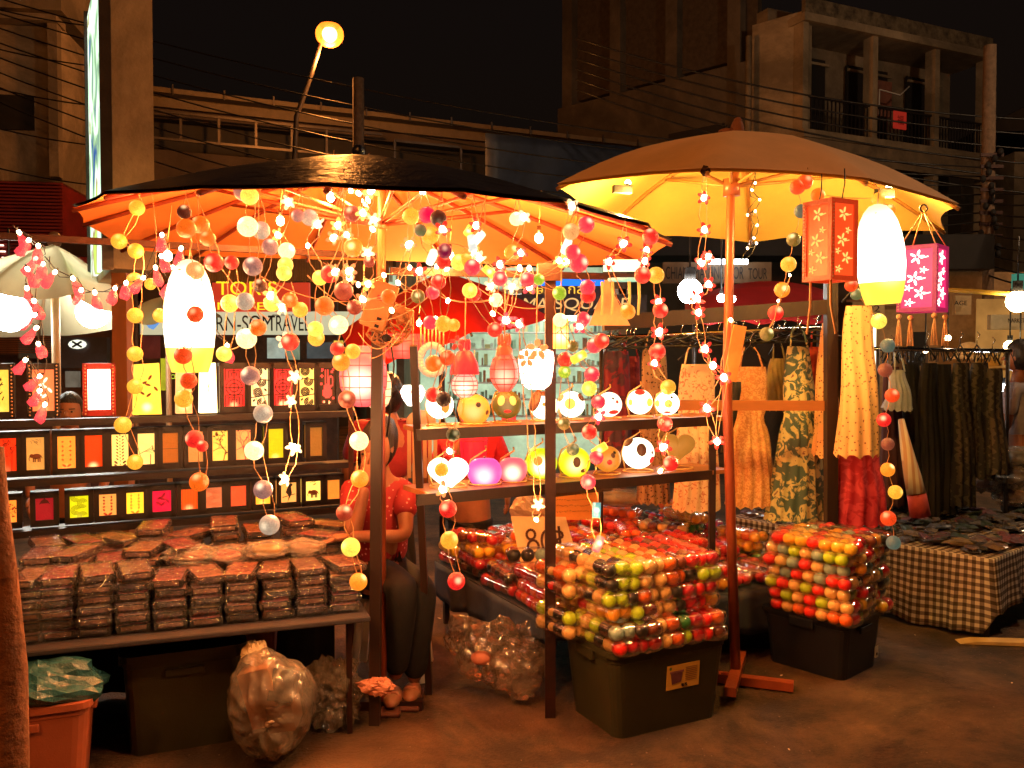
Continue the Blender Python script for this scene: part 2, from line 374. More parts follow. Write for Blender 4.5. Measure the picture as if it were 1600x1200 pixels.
# ---- left shop building
t = thing('shop_building', 'beige plaster building with a dark window band and red louvred lower floor', 'building', (P(100, 560, 16).x, 16, 0))
R = Matrix.Translation((P(101, 560, 16).x, 16, 0)) @ Matrix.Rotation(math.radians(9), 4, 'Z')
def bx(c, d, T): return MB(T).box(c, d)
zz = lambda y, d: 1.55 + (560 - y) * d / F
bx((-4, 3, 6.2), (8, 6, 2.9), R).build('upper_wall', M['plaster'], t)
MB(R).box((-4, 3.05, 10.5), (8, 5.9, 5.1)).build('top_wall', M['plaster'], t)
MB(R).box((-4, -.08, 7.66), (8.1, .5, .12)).box((-.06, -.1, 6.3), (.16, .22, 2.9)).build('ledge', M['plaster2'], t)
mb = MB(R).box((-3.2, -.02, 6.02), (5.5, .06, .62)); mb.build('window', M['void'], t)
MB(R).box((-4, 3, 2.4), (8, 6, 4.78)).build('lower_wall', M['redwall'], t)
mb = MB(R)
for i in range(34): mb.box((-4, -.05, 2.7 + i * .062), (8.05, .05, .034))
mb.build('louvre_bank', M['redwall'], t)['kind'] = 'stuff'
for i in range(4): MB(R).box((-1.02 + i * .03 - .0, -.1, 3.6 - i * .11), (.09, .02, .02)).build('vent_light', glow('vent light', (1, .8, .6), 2.5), t)

# ---- lit billboard on a column
near = Vector((-2.33, 5.0, 0)); far_ = Vector((-2.93, 6.05, 0)); dv = (far_ - near); Lb = dv.length; ang = math.atan2(dv.y, dv.x)
t = thing('billboard', 'tall lit advertising box with green and blue print seen almost edge on', 'billboard', near)
T = Matrix.Translation(near) @ Matrix.Rotation(ang, 4, 'Z')
MB(T).box((Lb / 2, -.14, 3.0), (Lb, .23, 1.86)).build('cabinet', M['plaster'], t)
m = bpy.data.materials.new('billboard print'); nt_, out = nodes(m)
tc = N(nt_, 'ShaderNodeTexCoord'); nz = N(nt_, 'ShaderNodeTexNoise', i_Scale=2.2, i_Detail=4, i_Distortion=1.2); nt_.links.new(tc.outputs['Object'], nz.inputs['Vector'])
rp = N(nt_, 'ShaderNodeValToRGB'); cr = rp.color_ramp; cr.elements[0].position = .3; cr.elements[0].color = (.03, .08, .25, 1); cr.elements[1].position = .75; cr.elements[1].color = (.5, .75, .1, 1)
for p_, c_ in ((.42, (.25, .4, .2, 1)), (.5, (.6, .9, .6, 1)), (.58, (.85, 1, .85, 1)), (.64, (.3, .2, .1, 1))): e = cr.elements.new(p_); e.color = c_
nt_.links.new(nz.outputs['Fac'], rp.inputs[0]); em_ = N(nt_, 'ShaderNodeEmission', i_Strength=.95); nt_.links.new(rp.outputs[0], em_.inputs[0]); nt_.links.new(em_.outputs[0], out.inputs[0])
MB(T).box((Lb / 2, .0, 3.0), (Lb - .06, .02, 1.8)).build('lit_print', m, t)
MB(T).box((.01, .0, 3.0), (.03, .06, 1.88)).build('edge_trim', M['steel'], t); MB(T).box((Lb - .01, .0, 3.0), (.03, .06, 1.88)).build('edge_trim', M['steel'], t)
MB().tube([P(209, 435, 5.2), Vector((P(209, 560, 5.2).x, 5.2, 0))], .022, 8).build('steel_pipe', M['steel'], t, True)
mb = MB(); b0 = Vector((P(192, 560, 5.1).x, 5.1, 0)); mb.beam(b0, b0 + Vector((0, 0, 2.05)), .085, .085); tag(mb.build('wooden_post', M['wood'], loc=b0), 'thick brown wooden post rising behind the lantern rack', 'post')

# ---- long low building with gutter and rail
a_ = P(225, 560, 18); b_ = P(1030, 560, 23); a_.z = b_.z = 0; dv = b_ - a_; L1 = dv.length; ang = math.atan2(dv.y, dv.x)
T = Matrix.Translation(a_) @ Matrix.Rotation(ang, 4, 'Z')
t = thing('long_building', 'long dark two storey shop row with a gutter along its roof edge', 'building', a_)
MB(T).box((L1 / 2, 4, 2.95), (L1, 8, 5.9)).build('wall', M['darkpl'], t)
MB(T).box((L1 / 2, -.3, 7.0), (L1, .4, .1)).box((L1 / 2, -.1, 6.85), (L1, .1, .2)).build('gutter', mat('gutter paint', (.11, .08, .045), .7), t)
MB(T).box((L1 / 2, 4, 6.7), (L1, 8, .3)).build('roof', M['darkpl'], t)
MB(T).box((L1 / 2, .35, 6.25), (L1, .1, .8)).build('clerestory', M['void'], t)
for i in range(12): MB(T).box((.6 + i * 1.0, -.52, 7.02), (.03, .04, .2)).build('gutter_bracket', M['steel'], t)
MB(T).box((2.4, -.35, 6.6), (5.2, .05, .05)).box((2.4, -.35, 6.05), (5.2, .05, .05)).build('rail', M['steel'], t)
for i in range(7): MB(T).box((-.0 + i * .75, -.35, 6.32), (.05, .05, .5)).build('rail_post', M['steel'], t)
MB(T).box((6.1, -.32, 6.5), (1.6, .05, .05)).box((5.3, -.32, 6.2), (.05, .05, .6)).box((6.9, -.32, 6.2), (.05, .05, .6)).build('window_frame', M['steel'], t)
for i in range(5): MB(T).box((1.2 + i * 1.9, -.02, 4.6), (1.2, .05, 1.0)).build('window', M['void'], t)
# blue tarpaulin over its end
mb = MB(); g = []
for i in range(13):
    for j in range(9):
        p = P(758 + 250 * i / 12, 208 + 24 * i / 12 + (120 - 20 * i / 12) * j / 8, 17.5 + 2.2 * i / 12); p.y += .02 * math.sin(i * 1.7 + j * .6); g.append(p)
mb.add(g, [(i * 9 + j, (i + 1) * 9 + j, (i + 1) * 9 + j + 1, i * 9 + j + 1) for i in range(12) for j in range(8)])
o = mb.build('tarpaulin', M['blue'], None, True); o.modifiers.new('s', 'SOLIDIFY').thickness = .02
tag(o, 'dark blue tarpaulin hung across the building end between the two umbrellas', 'tarpaulin')
# concrete pole
b0 = P(562, 560, 13); b0.z = 0; tag(MB().tube([b0, b0 + Vector((0, 0, zz(127, 13)))], [.1, .085], 8).build('concrete_pole', mat('concrete', (.16, .1, .06), .9, var=.5, scale=12, bump=.5), loc=b0, smooth=True), 'short concrete pole standing behind the dark umbrella peak', 'pole')

# ---- fibre blind + fascia behind the left stall
t = thing('bamboo_blind', 'wide brown bamboo strip blind hung under a dark beam behind the left umbrella', 'blind', P(420, 440, 9))
random.seed(5)
mb = MB()
for i in range(150):
    x = 225 + i * 2.6; p = P(x, 440 + random.uniform(-1, 1), 9); q = P(x, 400, 9); mb.beam(p, q, .012, .008)
mb.build('bamboo_strips', mat('bamboo', (.30, .15, .04), .7, var=.4, scale=3), t)['kind'] = 'stuff'
MB().beam(P(60, 388, 8.9), P(880, 392, 8.9), .12, .16).build('beam', M['darkW'], t)
MB().beam(P(170, 376, 9.3), P(880, 378, 9.3), .1, .05).build('upper_rail', M['wood'], t)

# ---- ground floor shops behind the left stall
def sign(name, px0, px1, py0, py1, d, mt, label, d2=None, th=.08):
    a = P(px0, py1, d); b = P(px1, py1, d2 or d); z1 = P(px0, py0, d).z; c = (a + b) / 2; c.z = (a.z + z1) / 2
    v = b - a; rz = math.atan2(v.y, v.x); t = thing(name, label, 'sign', (c.x, c.y, c.z)); h = z1 - a.z
    o = MB().box((c.x, c.y, c.z), (math.hypot(v.x, v.y), th, h), rz).build('sign_board', mt, t)
    return t, a, b, rz, h
t, a, b, rz, h = sign('travel_sign', 222, 672, 487, 523, 9.6, emit('lit cream sign', (.62, .6, .38), .75, var=.06, scale=2), 'cream shop sign reading RN-SOM TRAVEL with a blue bird logo')
text_mesh('RN-SOM', t, P(338, 517, 9.53), w=.62, h=.17, m=M['ink']); text_mesh('TRAVEL', t, P(419, 517, 9.53), w=.46, h=.17, m=M['ink'])
text_mesh('www. rn-som travel', t, P(425, 494, 9.53), w=.3, h=.03, m=M['ink'])
mb = MB(); B0 = P(225, 515, 9.54)
mb.prism([(0, .1), (.05, .02), (.1, 0), (.14, .04), (.2, .12), (.12, .1), (.16, .16), (.06, .1), (.02, .16), (.03, .1)], 0, .012, T=Matrix.Translation(B0)); mb.build('bird_logo', glow('logo blue', (.12, .25, .5), .8), t)
MB().box(P(215, 505, 9.55), (.05, .04, .25)).build('dark_bar', M['ink'], t)
t, a, b, rz, h = sign('red_tour_sign', 334, 484, 442, 487, 9.5, emit('lit red sign', (.85, .06, .02), .5, var=.1, scale=3), 'orange red shop sign with yellow letters TORS above the travel sign')
yl = glow('yellow letters', (1, .7, .02), .7)
text_mesh('TOR S', t, P(338, 461, 9.44), w=.66, h=.15, m=yl); text_mesh('N  TE', t, P(340, 484, 9.44), w=.52, h=.08, m=yl)
t, a, b, rz, h = sign('oval_logo_sign', 95, 170, 527, 575, 9.3, mat('dark slate', (.05, .05, .06), .5), 'dark slate sign carrying a white oval logo behind the lanterns')
MB().ball(P(121, 538, 9.24), .1, 20, 6, (1.0, .08, .5)).build('oval', glow('soft white', (.8, .8, .62), .9), t, True)
mb = MB(); c = P(121, 538, 9.22); mb.beam(c + Vector((-.05, -.01, -.03)), c + Vector((.05, -.01, .03)), .01, .02); mb.beam(c + Vector((-.05, -.01, .03)), c + Vector((.05, -.01, -.03)), .01, .02); mb.build('cross_mark', M['ink'], t)
t = thing('left_shop_front', 'dim shop front with posters and glass under the travel sign', 'shop', P(400, 700, 10))
MB().box(P(230, 640, 10.4), (4.6, .1, 2.6)).build('wall', mat('brown shop wall', (.10, .05, .03), .8, var=.4), t)
random.seed(11)
for x0, x1, y0, y1, c, s in ((222, 250, 525, 560, (.2, .03, .02), .3), (252, 262, 560, 610, (.5, .5, .02), .8), (418, 445, 528, 560, (.5, .6, .5), .6), (448, 468, 530, 562, (.3, .4, .25), .5), (480, 520, 535, 560, (.05, .06, .06), 1), (522, 536, 532, 560, (.6, .45, .05), 1), (103, 125, 553, 575, (.25, .22, .16), .5), (103, 125, 580, 605, (.2, .18, .14), .4), (30, 95, 530, 560, (.1, .06, .03), .3), (540, 640, 500, 560, (.25, .03, .02), .6)):
    p = P((x0 + x1) / 2, (y0 + y1) / 2, 9.9); MB().box(p, ((x1 - x0) * 9.9 / F, .03, (y1 - y0) * 9.9 / F)).build('glowing_poster', emit('poster %d' % x0, c, s * .8, var=.5, scale=6), t)  # posters glow by themselves in place of shop light
yg = text_mesh('ACE', t, P(262, 592, 9.8), w=.1, h=.05, m=glow('lime letters', (.5, .7, .05), .9))
mb = MB(); random.seed(4)
for i in range(8): mb.box(P(20, 527 + i * 3.4, 9.8), (1.1, .02, .012))
mb.build('brick_courses', M['wood'], t)

# ---- Roma Square shop: lit interior with shelves of goods
t = thing('bottle_shop', 'brightly lit shop interior with shelves of bottles and boxes below the ROMA SQUARE sign', 'shop', P(790, 700, 11))
wt = emit('glowing shop wall', (.42, .56, .36), .95, var=.4, scale=3)  # shop light put into the back wall as its own glow
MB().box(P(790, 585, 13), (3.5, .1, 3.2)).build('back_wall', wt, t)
MB().box(P(640, 585, 12), (.1, 2, 3.2)).build('side_wall', M['plaster'], t); MB().box(P(958, 585, 12), (.1, 2, 3.2)).build('side_wall', M['plaster'], t)
MB().box(P(790, 492, 12) + Vector((0, 0, .25)), (3.2, 2, .06)).build('ceiling', M['white'], t)
for i in range(2): MB().tube([P(700 + i * 120, 497, 11.3 + i * .5), P(790 + i * 120, 497, 11.3 + i * .5)], .035, 8).build('fluorescent_tube', glow('fluorescent', (.85, 1, .85), 7), t, True)
random.seed(9); gcol = [mat('goods %d' % i, c, .3) for i, c in enumerate(((.6, .7, .55), (.3, .5, .36), (.7, .62, .3), (.12, .2, .15), (.5, .2, .1), (.75, .78, .7)))]
for k, (x0, x1, d) in enumerate(((700, 800, 12.4), (800, 880, 12.2), (880, 950, 12.0))):
    for r in range(6):
        y = 520 + r * 26
        MB().box(P((x0 + x1) / 2, y, d), ((x1 - x0) * d / F, .25, .02)).build('shelf', M['white'], t)
        mb = MB(); x = x0 + 2
        while x < x1 - 3:
            w = random.uniform(3, 10); hh = random.uniform(5, 21) * d / F; p = P(x + w / 2, y, d)
            mb.box((p.x, p.y - .02, p.z + .012 + hh / 2), (w * random.uniform(.5, .95) * d / F, .08, hh), m=random.randrange(6)); x += w * random.choice((1, 1, 1.8))
        mb.build('shelf_goods', gcol, t)['kind'] = 'stuff'
t, a, b, rz, h = sign('square_sign', 765, 1010, 461, 493, 10.6, mat('dark slate sign', (.05, .035, .04), .5), 'dark sign with pale serif letters ROMA SQUARE between the umbrellas')
sl = glow('pale letters', (.75, .42, .15), .75)
text_mesh('ROMA', t, P(775, 485, 10.54), w=.62, h=.15, m=sl, slant=.2); text_mesh('SQUARE', t, P(866, 486, 10.54), w=.92, h=.16, m=sl, slant=.1)
t, a, b, rz, h = sign('thai_sign', 815, 945, 444, 461, 10.8, mat('brown sign', (.10, .05, .02), .6), 'narrow brown sign with golden Thai letters above the dark square sign')
gl_ = glow('golden letters', (1, .5, .05), .8)
text_mesh('ลีลอ', t, P(827, 459, 10.7), w=.27, h=.1, m=gl_); text_mesh('กสอ', t, P(888, 459, 10.7), w=.3, h=.1, m=gl_)
t = thing('blue_light_box', 'long blue lit strip light above the Thai sign', 'light', P(888, 438, 10.5))
MB().box(P(888, 439, 10.5), (.92, .08, .11)).build('blue_panel', glow('blue strip', (.02, .16, .85), 1.0), t); MB().box(P(888, 430, 10.5), (.94, .1, .02)).build('casing', M['steel'], t)
# tour sign & dark wall at right
t = thing('dark_awning_building', 'low dark building with a black awning behind the pale umbrella', 'building', P(1140, 700, 13))
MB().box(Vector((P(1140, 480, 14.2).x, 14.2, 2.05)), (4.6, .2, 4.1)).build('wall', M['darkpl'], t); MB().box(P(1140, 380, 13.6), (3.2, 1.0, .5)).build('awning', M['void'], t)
t, a, b, rz, h = sign('tour_sign', 1036, 1204, 410, 443, 12, mat('brown signboard', (.20, .12, .06), .6), 'brown signboard reading CHIANGMAI FINE STORE TOUR lit by a tube')
text_mesh('CHIANGMAI FINE STOR', t, P(1040, 436, 11.9), w=1.07, h=.17, m=M['ink']); text_mesh('TOUR', t, P(1169, 436, 11.9), w=.26, h=.15, m=M['ink'])
MB().tube([P(1108, 409, 11.7), P(1168, 409, 11.7)], .035, 8).build('tube_light', glow('fluorescent2', (.85, .95, 1), 9), t, True)

# ---- apartment block at right
Aq = Vector((6.667, 20, 0)); Bq = Vector((12.39, 22.6, 0)); dv = Bq - Aq; L2 = dv.length; ang = math.atan2(dv.y, dv.x)
T = Matrix.Translation(Aq) @ Matrix.Rotation(ang, 4, 'Z')
t = thing('apartment_block', 'stained concrete apartment block with three open balconies above the pale umbrella', 'building', Aq)
pl = M['plaster']
MB(T).box((L2 / 2, 4.2, 5.0), (L2, 6, 10.0)).build('rear_wall', M['plaster2'], t)
mb = MB(T)
for u in (.08, 2.25, 4.35, L2 - .08): mb = MB(T); mb.box((u, .15, 4.9), (.16, .3, 9.0)); mb.build('column', pl, t)
for z, nm in ((9.35, 'roof_slab'), (6.72, 'balcony_slab'), (3.7, 'balcony_slab')):
    MB(T).box((L2 / 2, .55, z), (L2 + .1, 1.3, .18)).build(nm, pl, t)
MB(T).box((L2 / 2, .0, 9.62), (L2, .12, .36)).build('parapet', mat('mould stained parapet', (.26, .2, .12), .9, var=.8, scale=5, c2=(.03, .025, .02)), t)
MB(T).box((L2 / 2, .0, 6.4), (L2, .1, .5)).build('stained_fascia', mat('mould stained fascia', (.3, .22, .13), .9, var=.6, scale=3, c2=(.12, .09, .06)), t)
for z0, z1 in ((6.82, 9.25), (3.8, 6.1)):
    for u0, u1, nm in ((.16, 2.17, 0), (2.33, 4.27, 1), (4.43, L2 - .2, 2)):
        w = u1 - u0
        MB(T).box((u0 + w * .4, 1.08, (z0 + z1) / 2 - .15), (w * .72, .06, (z1 - z0) * .86)).build('balcony_door', M['void'], t)
        MB(T).box((u0 + w * .42, 1.02, z1 - .45), (w * .76, .05, .06)).build('door_header', pl, t)
        mb = MB(T); mb.box((u0 + w / 2, .1, z0 + .8), (w, .05, .05))
        for k in range(16): mb.box((u0 + w * (k + .5) / 16, .1, z0 + .42), (.025, .025, .76))
        mb.build('balustrade', M['steel'], t)['kind'] = 'stuff'
MB(T).box((3.05, -.02, 7.35), (.42, .03, .42)).build('red_paper_sign', emit('red paper', (.7, .04, .02), .25, var=.1), t)
text_mesh('福', t, T @ Vector((2.93, -.05, 7.24)), w=.22, h=.22, rz=ang, m=mat('dark red ink', (.25, .02, .02), .6, bump=0))
MB(T).box((3.5, 1.0, 8.2), (.7, .1, .9)).build('curtain', mat('pink curtain', (.25, .1, .07), .9), t)
MB(T).tube([(2.6, .2, 7.5), (2.6, .2, 8.1), (3.3, .2, 8.05), (3.6, .2, 8.3)], .02, 5).build('pipe', M['white'], t, True)
# side return wall + dark taller block behind
dS = Vector((-.734, .679, 0))
p0 = Aq; p1 = Aq + dS * 1.35
mb = MB(); mb.box(((p0 + p1) / 2 + Vector((.2, .2, 4.9))), ((p1 - p0).length, .3, 9.3), math.atan2(dS.y, dS.x)); mb.build('side_wall', pl, t)
MB().tube([p1 + Vector((-.05, -.15, 9.2)), p1 + Vector((-.05, -.15, .2))], .07, 8).build('drain_pipe', pl, t, True)
t2 = thing('dark_tower_block', 'tall dim block with bare columns against the night sky behind the apartments', 'building', (4, 25, 0))
p2 = p1 + dS * 6.2; c = (p1 + p2) / 2
T3 = Matrix.Translation(p1) @ Matrix.Rotation(math.atan2(dS.y, dS.x), 4, 'Z')
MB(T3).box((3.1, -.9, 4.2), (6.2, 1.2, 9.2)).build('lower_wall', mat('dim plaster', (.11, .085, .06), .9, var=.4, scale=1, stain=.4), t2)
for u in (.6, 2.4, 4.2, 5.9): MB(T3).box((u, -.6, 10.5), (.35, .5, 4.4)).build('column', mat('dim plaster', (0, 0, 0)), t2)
MB(T3).box((3.1, -3, 13.4), (6.6, 5, .4)).build('upper_slab', mat('dim plaster', (0, 0, 0)), t2); MB(T3).box((3.1, -.72, 11.2), (6.0, .2, 4.4)).build('upper_storey', mat('shaded wall', (.06, .042, .026), .9, var=.4), t2)  # recess shade is put into the dark upper wall colour
MB(T3).box((1.6, -.28, 6.1), (1.6, .06, 2.6)).build('opening_shade', M['void'], t2)  # shaded opening painted as a near-black panel
# far right low house
t = thing('corner_house', 'low plastered house with sloping roof at the far end of the street', 'building', P(1590, 560, 26))
MB().box(Vector((P(1600, 330, 26).x + 1.2, 27, 3.8)), (3.6, 3, 7.6)).build('wall', pl, t)
mb = MB(); p = P(1600, 205, 25.5); mb.prism([(-1.4, 0), (2.6, 0), (2.6, 1.6), (1.8, 1.6)], 0, 3, T=Matrix.Translation(p)); mb.build('roof', M['darkpl'], t)
# ground floor signs and small shops at far right
t = thing('corner_shop', 'small lit shop with beige walls and signs beyond the black clothes rail', 'shop', P(1470, 640, 12))
MB().box(Vector((P(1470, 510, 13).x, 13, 1.42)), (2.7, .1, 2.84)).build('wall', mat('tan wall', (.36, .22, .1), .8, var=.3), t)
MB().box(P(1450, 395, 12.8), (1.8, .3, .5)).build('awning', M['void'], t)
MB().box(P(1432, 545, 12.8), (.26, .04, .5)).build('doorway', M['void'], t)
MB().box(P(1365, 530, 12.5), (.05, .05, .9)).build('glowing_doorframe', glow('door frame glow', (1, .9, .6), 1.6), t)  # light on the frame put into its material as glow
MB().box(Vector((P(1575, 520, 12.4).x, 12.4, 1.2)), (.9, .05, 2.4)).build('glowing_wall', emit('warm glowing wall', (.55, .26, .06), .5, var=.3, scale=3), t)  # bulb light on this wall put in as its own glow
for i in range(4): MB().box(P(1340 + i * 36, 470, 12.85), (.33, .03, .03)).build('ledge', M['wood'], t)
t, a, b, rz, h = sign('village_sign', 1490, 1515, 462, 492, 11.5, mat('cream sign', (.5, .36, .18), .6), 'small cream sign ending in the letters AGE by the power pole'); text_mesh('AGE', t, P(1491, 477, 11.4), w=.17, h=.06, m=M['ink'])
t, a, b, rz, h = sign('number_sign', 1352, 1380, 472, 492, 11.0, mat('cream sign', (0, 0, 0)), 'small cream sign with the number 02 beside the hanging cream dress'); text_mesh('02', t, P(1355, 487, 10.9), w=.16, h=.08, m=M['ink'])
t, a, b, rz, h = sign('market_sign', 1545, 1610, 492, 515, 10.5, mat('pale sign', (.5, .45, .3), .6), 'pale wide sign over the lit stalls beside the bare bulb'); text_mesh('MARKET', t, P(1575, 504, 10.4), w=.2, h=.05, m=M['ink'])
t, a, b, rz, h = sign('green_sign', 1583, 1620, 428, 452, 10.5, emit('green sign', (.04, .22, .15), .7), 'dim green sign at the edge of the street above the bulb')
# power pole
b0 = P(1539, 560, 13); b0.z = 0
t = thing('power_pole', 'concrete power pole crowded with insulators and cable brackets', 'power pole', b0)
MB().tube([b0, b0 + Vector((0, 0, 6.2))], [.12, .09], 8).build('pole', mat('concrete', (0, 0, 0)), t, True)
random.seed(2)
for i in range(9):
    z = 3.2 + i * .17; MB().beam(b0 + Vector((-.18, -.12, z)), b0 + Vector((.16, -.12, z)), .03, .05).build('bracket', M['iron'], t)
mb = MB()
for i in range(16):
    z = 3.1 + i * .1; mb.ball(b0 + Vector((random.uniform(-.2, .1), -.15, z)), .045, 8, 5, (1, 1, 1.3))
mb.build('insulators', M['dark'], t, True)['kind'] = 'stuff'
# overhead cables
NTH = ['first', 'second', 'third', 'fourth', 'fifth', 'sixth', 'seventh', 'eighth', 'ninth']
random.seed(8)
def cable(a, b, sag, r=.012, name='overhead_cable', label='thin black overhead cable strung across the night sky', group='overhead cables', m=None, cat='cable'):
    pts = [a.lerp(b, i / 16) - Vector((0, 0, sag * 4 * (i / 16) * (1 - i / 16))) for i in range(17)]
    return tag(MB().tube(pts, r, 5).build(name, m or M['bwire'], None, True, loc=a), label, cat, group)
for i in range(8):
    cable(P(-60, -20 + i * 22, 14), P(1539, 262 + i * 14, 13), .5 + .1 * i, label='thin black overhead cable crossing the night sky, %s from the top' % NTH[i])
for i in range(9):
    cable(P(1539, 300 + i * 16, 13), P(1700, 285 + i * 21, 11), .08, .014, label='black cable running from the power pole past the corner house, %s from the top' % NTH[i], group='cables at the power pole')
for i in range(6):
    cable(P(900, 60 + i * 16, 17), P(1700, 190 + i * 24, 15), .35, .018, label='black cable sagging before the apartment balconies, %s from the top' % NTH[i], group='cables in front of the balconies')
for i in range(5):
    cable(P(-40, 5 + i * 62, 12), P(135, 40 + i * 62, 12), .03, .01, label='thin cable crossing the beige wall beside the billboard, %s from the top' % NTH[i], group='cables along the beige wall')

# ---- parasols and canopies
def canopy(t, apex, tips, mo, mi=None, bulge=.10, scal=.05, seg=5, rings=8, sag=.035):
    n = len(tips); mb = MB(); cols = n * seg; vs = [apex]
    for r in range(1, rings + 1):
        f = r / rings
        for k in range(cols):
            i, s = divmod(k, seg); s /= seg; a = tips[i]; b = tips[(i + 1) % n]
            e = a.lerp(b, s); sc_ = 4 * s * (1 - s); e = e.lerp(Vector((apex.x, apex.y, e.z)), scal * sc_); 
            p = apex.lerp(e, f); p.z += bulge * math.sin(math.pi * min(1, f * .95)) * (apex.z - e.z + .3); p.z -= sag * sc_ * f
            vs.append(p)
    fs = [(0, 1 + k, 1 + (k + 1) % cols) for k in range(cols)]
    for r in range(rings - 1):
        for k in range(cols): fs.append((1 + r * cols + k, 1 + (r + 1) * cols + k, 1 + (r + 1) * cols + (k + 1) % cols, 1 + r * cols + (k + 1) % cols))
    mb.add(vs, fs); o = mb.build("canopy", [mo], t, True)
    if mi:
        m2 = MB(); m2.add([v - Vector((0, 0, .014)) for v in vs], [q[::-1] for q in fs]); m2.build('lining', mi, t, True)
    return vs, cols, rings
def ribs(t, apex, tips, m, r=.009, bulge=.1, hub=None):
    for e in tips:
        pts = []
        for j in range(9):
            f = j / 8; p = apex.lerp(e, f); p.z += bulge * math.sin(math.pi * min(1, f * .95)) * (apex.z - e.z + .3) - .026; pts.append(p)
        MB().tube(pts, r, 6).build('rib', m, t, True)
        if hub is not None: MB().tube([hub, pts[4]], r * .8, 5).build('strut', m, t, True)
# white parasol far left
ap = P(85, 382, 6.2)
t = thing('white_parasol', 'large cream parasol with scalloped edge behind the red string lights', 'parasol', (ap.x, ap.y, 0))
tips = [P(-140, 470, 6.0), P(-25, 455, 5.1), P(115, 462, 5.1), P(212, 490, 6.0), P(200, 512, 7.0), P(60, 526, 7.6), P(-110, 520, 7.2)]
canopy(t, ap, tips, M['whitecan'], None, .08, .12); ribs(t, ap, tips, M['paleW'], .012, .08)
MB().tube([ap + Vector((0, 0, .06)), Vector((ap.x, ap.y, 0))], .03, 8).build('pole', M['paleW'], t, True)
MB().ball(ap + Vector((0, 0, .03)), .05, 10, 6, (1, 1, 1.3)).build('finial', M['wood'], t, True)
ap = P(262, 462, 7.4)
t = thing('small_white_parasol', 'smaller cream parasol half hidden behind the oval lantern', 'parasol', (ap.x, ap.y, 0))
tips = [P(190, 498, 7), P(250, 505, 6.6), P(330, 498, 7), P(345, 494, 7.9), P(270, 500, 8.4), P(195, 497, 8)]
canopy(t, ap, tips, M['whitecan'], None, .08, .1); MB().tube([ap, Vector((ap.x, ap.y, 0))], .025, 8).build('pole', M['paleW'], t, True)
# red parasol in the middle
ap = P(690, 424, 7.2)
t = thing('red_parasol', 'bright red parasol standing in front of the bottle shop', 'parasol', (ap.x, ap.y, 0))
tips = [P(532, 520, 7.0), P(560, 580, 6.2), P(640, 548, 6.0), P(737, 520, 6.1), P(862, 497, 6.8), P(840, 480, 8), P(720, 485, 8.6), P(580, 490, 8.2)]
canopy(t, ap, tips, M['redcan'], None, .04, .02); ribs(t, ap, tips, M['steel'], .01, .04)
MB().tube([ap + Vector((0, 0, .05)), Vector((ap.x, ap.y, 0))], .025, 8).build('pole', M['darkW'], t, True)
# crimson tarp at right
t = thing('crimson_canopy', 'low crimson tarpaulin canopy behind the clothes rail', 'canopy', P(1190, 600, 8.5))
mb = MB(); g = []
for i in range(13):
    for j in range(7):
        a = i / 12; b = j / 6; p = P(1070 + 225 * a, 498 - 55 * math.sin(math.pi * min(1, .15 + .6 * a)) * b - 4 * b, 7.6 + 1.6 * b); p.z -= .05 * math.sin(a * 9) ** 2 * (1 - b); g.append(p)
mb.add(g, [(i * 7 + j, (i + 1) * 7 + j, (i + 1) * 7 + j + 1, i * 7 + j + 1) for i in range(12) for j in range(6)])
o = mb.build('tarpaulin', M['maroon'], t, True); o.modifiers.new('s', 'SOLIDIFY').thickness = .01
for x in (1085, 1280): b0 = P(x, 560, 7.7); MB().tube([P(x, 494, 7.7), Vector((b0.x, b0.y, 0))], .02, 6).build('pole', M['steel'], t, True)

# ---- market bulbs hung in the distance, glass enlarged to stand in for glare
def bulb(px, py, d, r, c, s, label, cord=None):
    p = P(px, py, d); t = thing('hanging_bulb', label, 'light bulb', p)
    MB().ball(p, r, 14, 10).build('glass', glow('bulb %d_%d' % (px, py), c, s), t, True)
    MB().tube([p + Vector((0, 0, r * .8)), p + Vector((0, 0, r * 1.9))], r * .45, 8).build('socket', M['dark'], t, True)
    MB().tube([p + Vector((0, 0, r * 1.8)), p + Vector((0, 0, cord or .6))], .008, 5).build('cord', M['bwire'], t, True)
WH = (1, .97, .88); WM = (1, .72, .35)
bulb(1078, 455, 7.0, .10, WH, 55, 'large blinding white bulb above the clothes rail')
bulb(1127, 466, 7.3, .035, WH, 40, 'small white bulb, left one of the close pair under the pale umbrella')
bulb(1143, 467, 7.3, .035, WH, 40, 'small white bulb, right one of the close pair under the pale umbrella')
bulb(1262, 433, 6.0, .035, WH, 40, 'white bulb against the lower left edge of the red box lantern')
bulb(1590, 471, 8.0, .10, WM, 24, 'round warm bulb hanging from the yellow pipe')
bulb(1578, 541, 9.0, .06, WM, 26, 'warm bulb over the far stalls, left one of the low pair')
bulb(1594, 546, 9.0, .055, WM, 26, 'warm bulb over the far stalls, right one of the low pair')
bulb(1566, 610, 7.0, .055, (.9, .95, 1), 50, 'cool white lamp glaring beside the zebra print dress', .1)
bulb(1481, 528, 9.0, .03, WM, 40, 'tiny warm bulb just right of the purple lantern tassels')
bulb(1446, 547, 9.0, .03, WM, 26, 'tiny warm bulb low behind the purple lantern tassels')
bulb(15, 488, 6.2, .14, WH, 30, 'blinding white bulb under the cream parasol, at the picture edge')
bulb(145, 488, 6.6, .12, WH, 34, 'blinding white bulb under the cream parasol, beside the wooden post')
bulb(820, 492, 11.0, .05, WH, 20, 'small white bulb at the top of the bottle shop')
tag(MB().tube([P(1478, 453, 8.2), P(1600, 460, 8.0)], .022, 8).build('yellow_pipe', mat('yellow pipe', (.6, .36, .03), .4), None, True), 'yellow horizontal pipe carrying the round warm bulb', 'pipe')
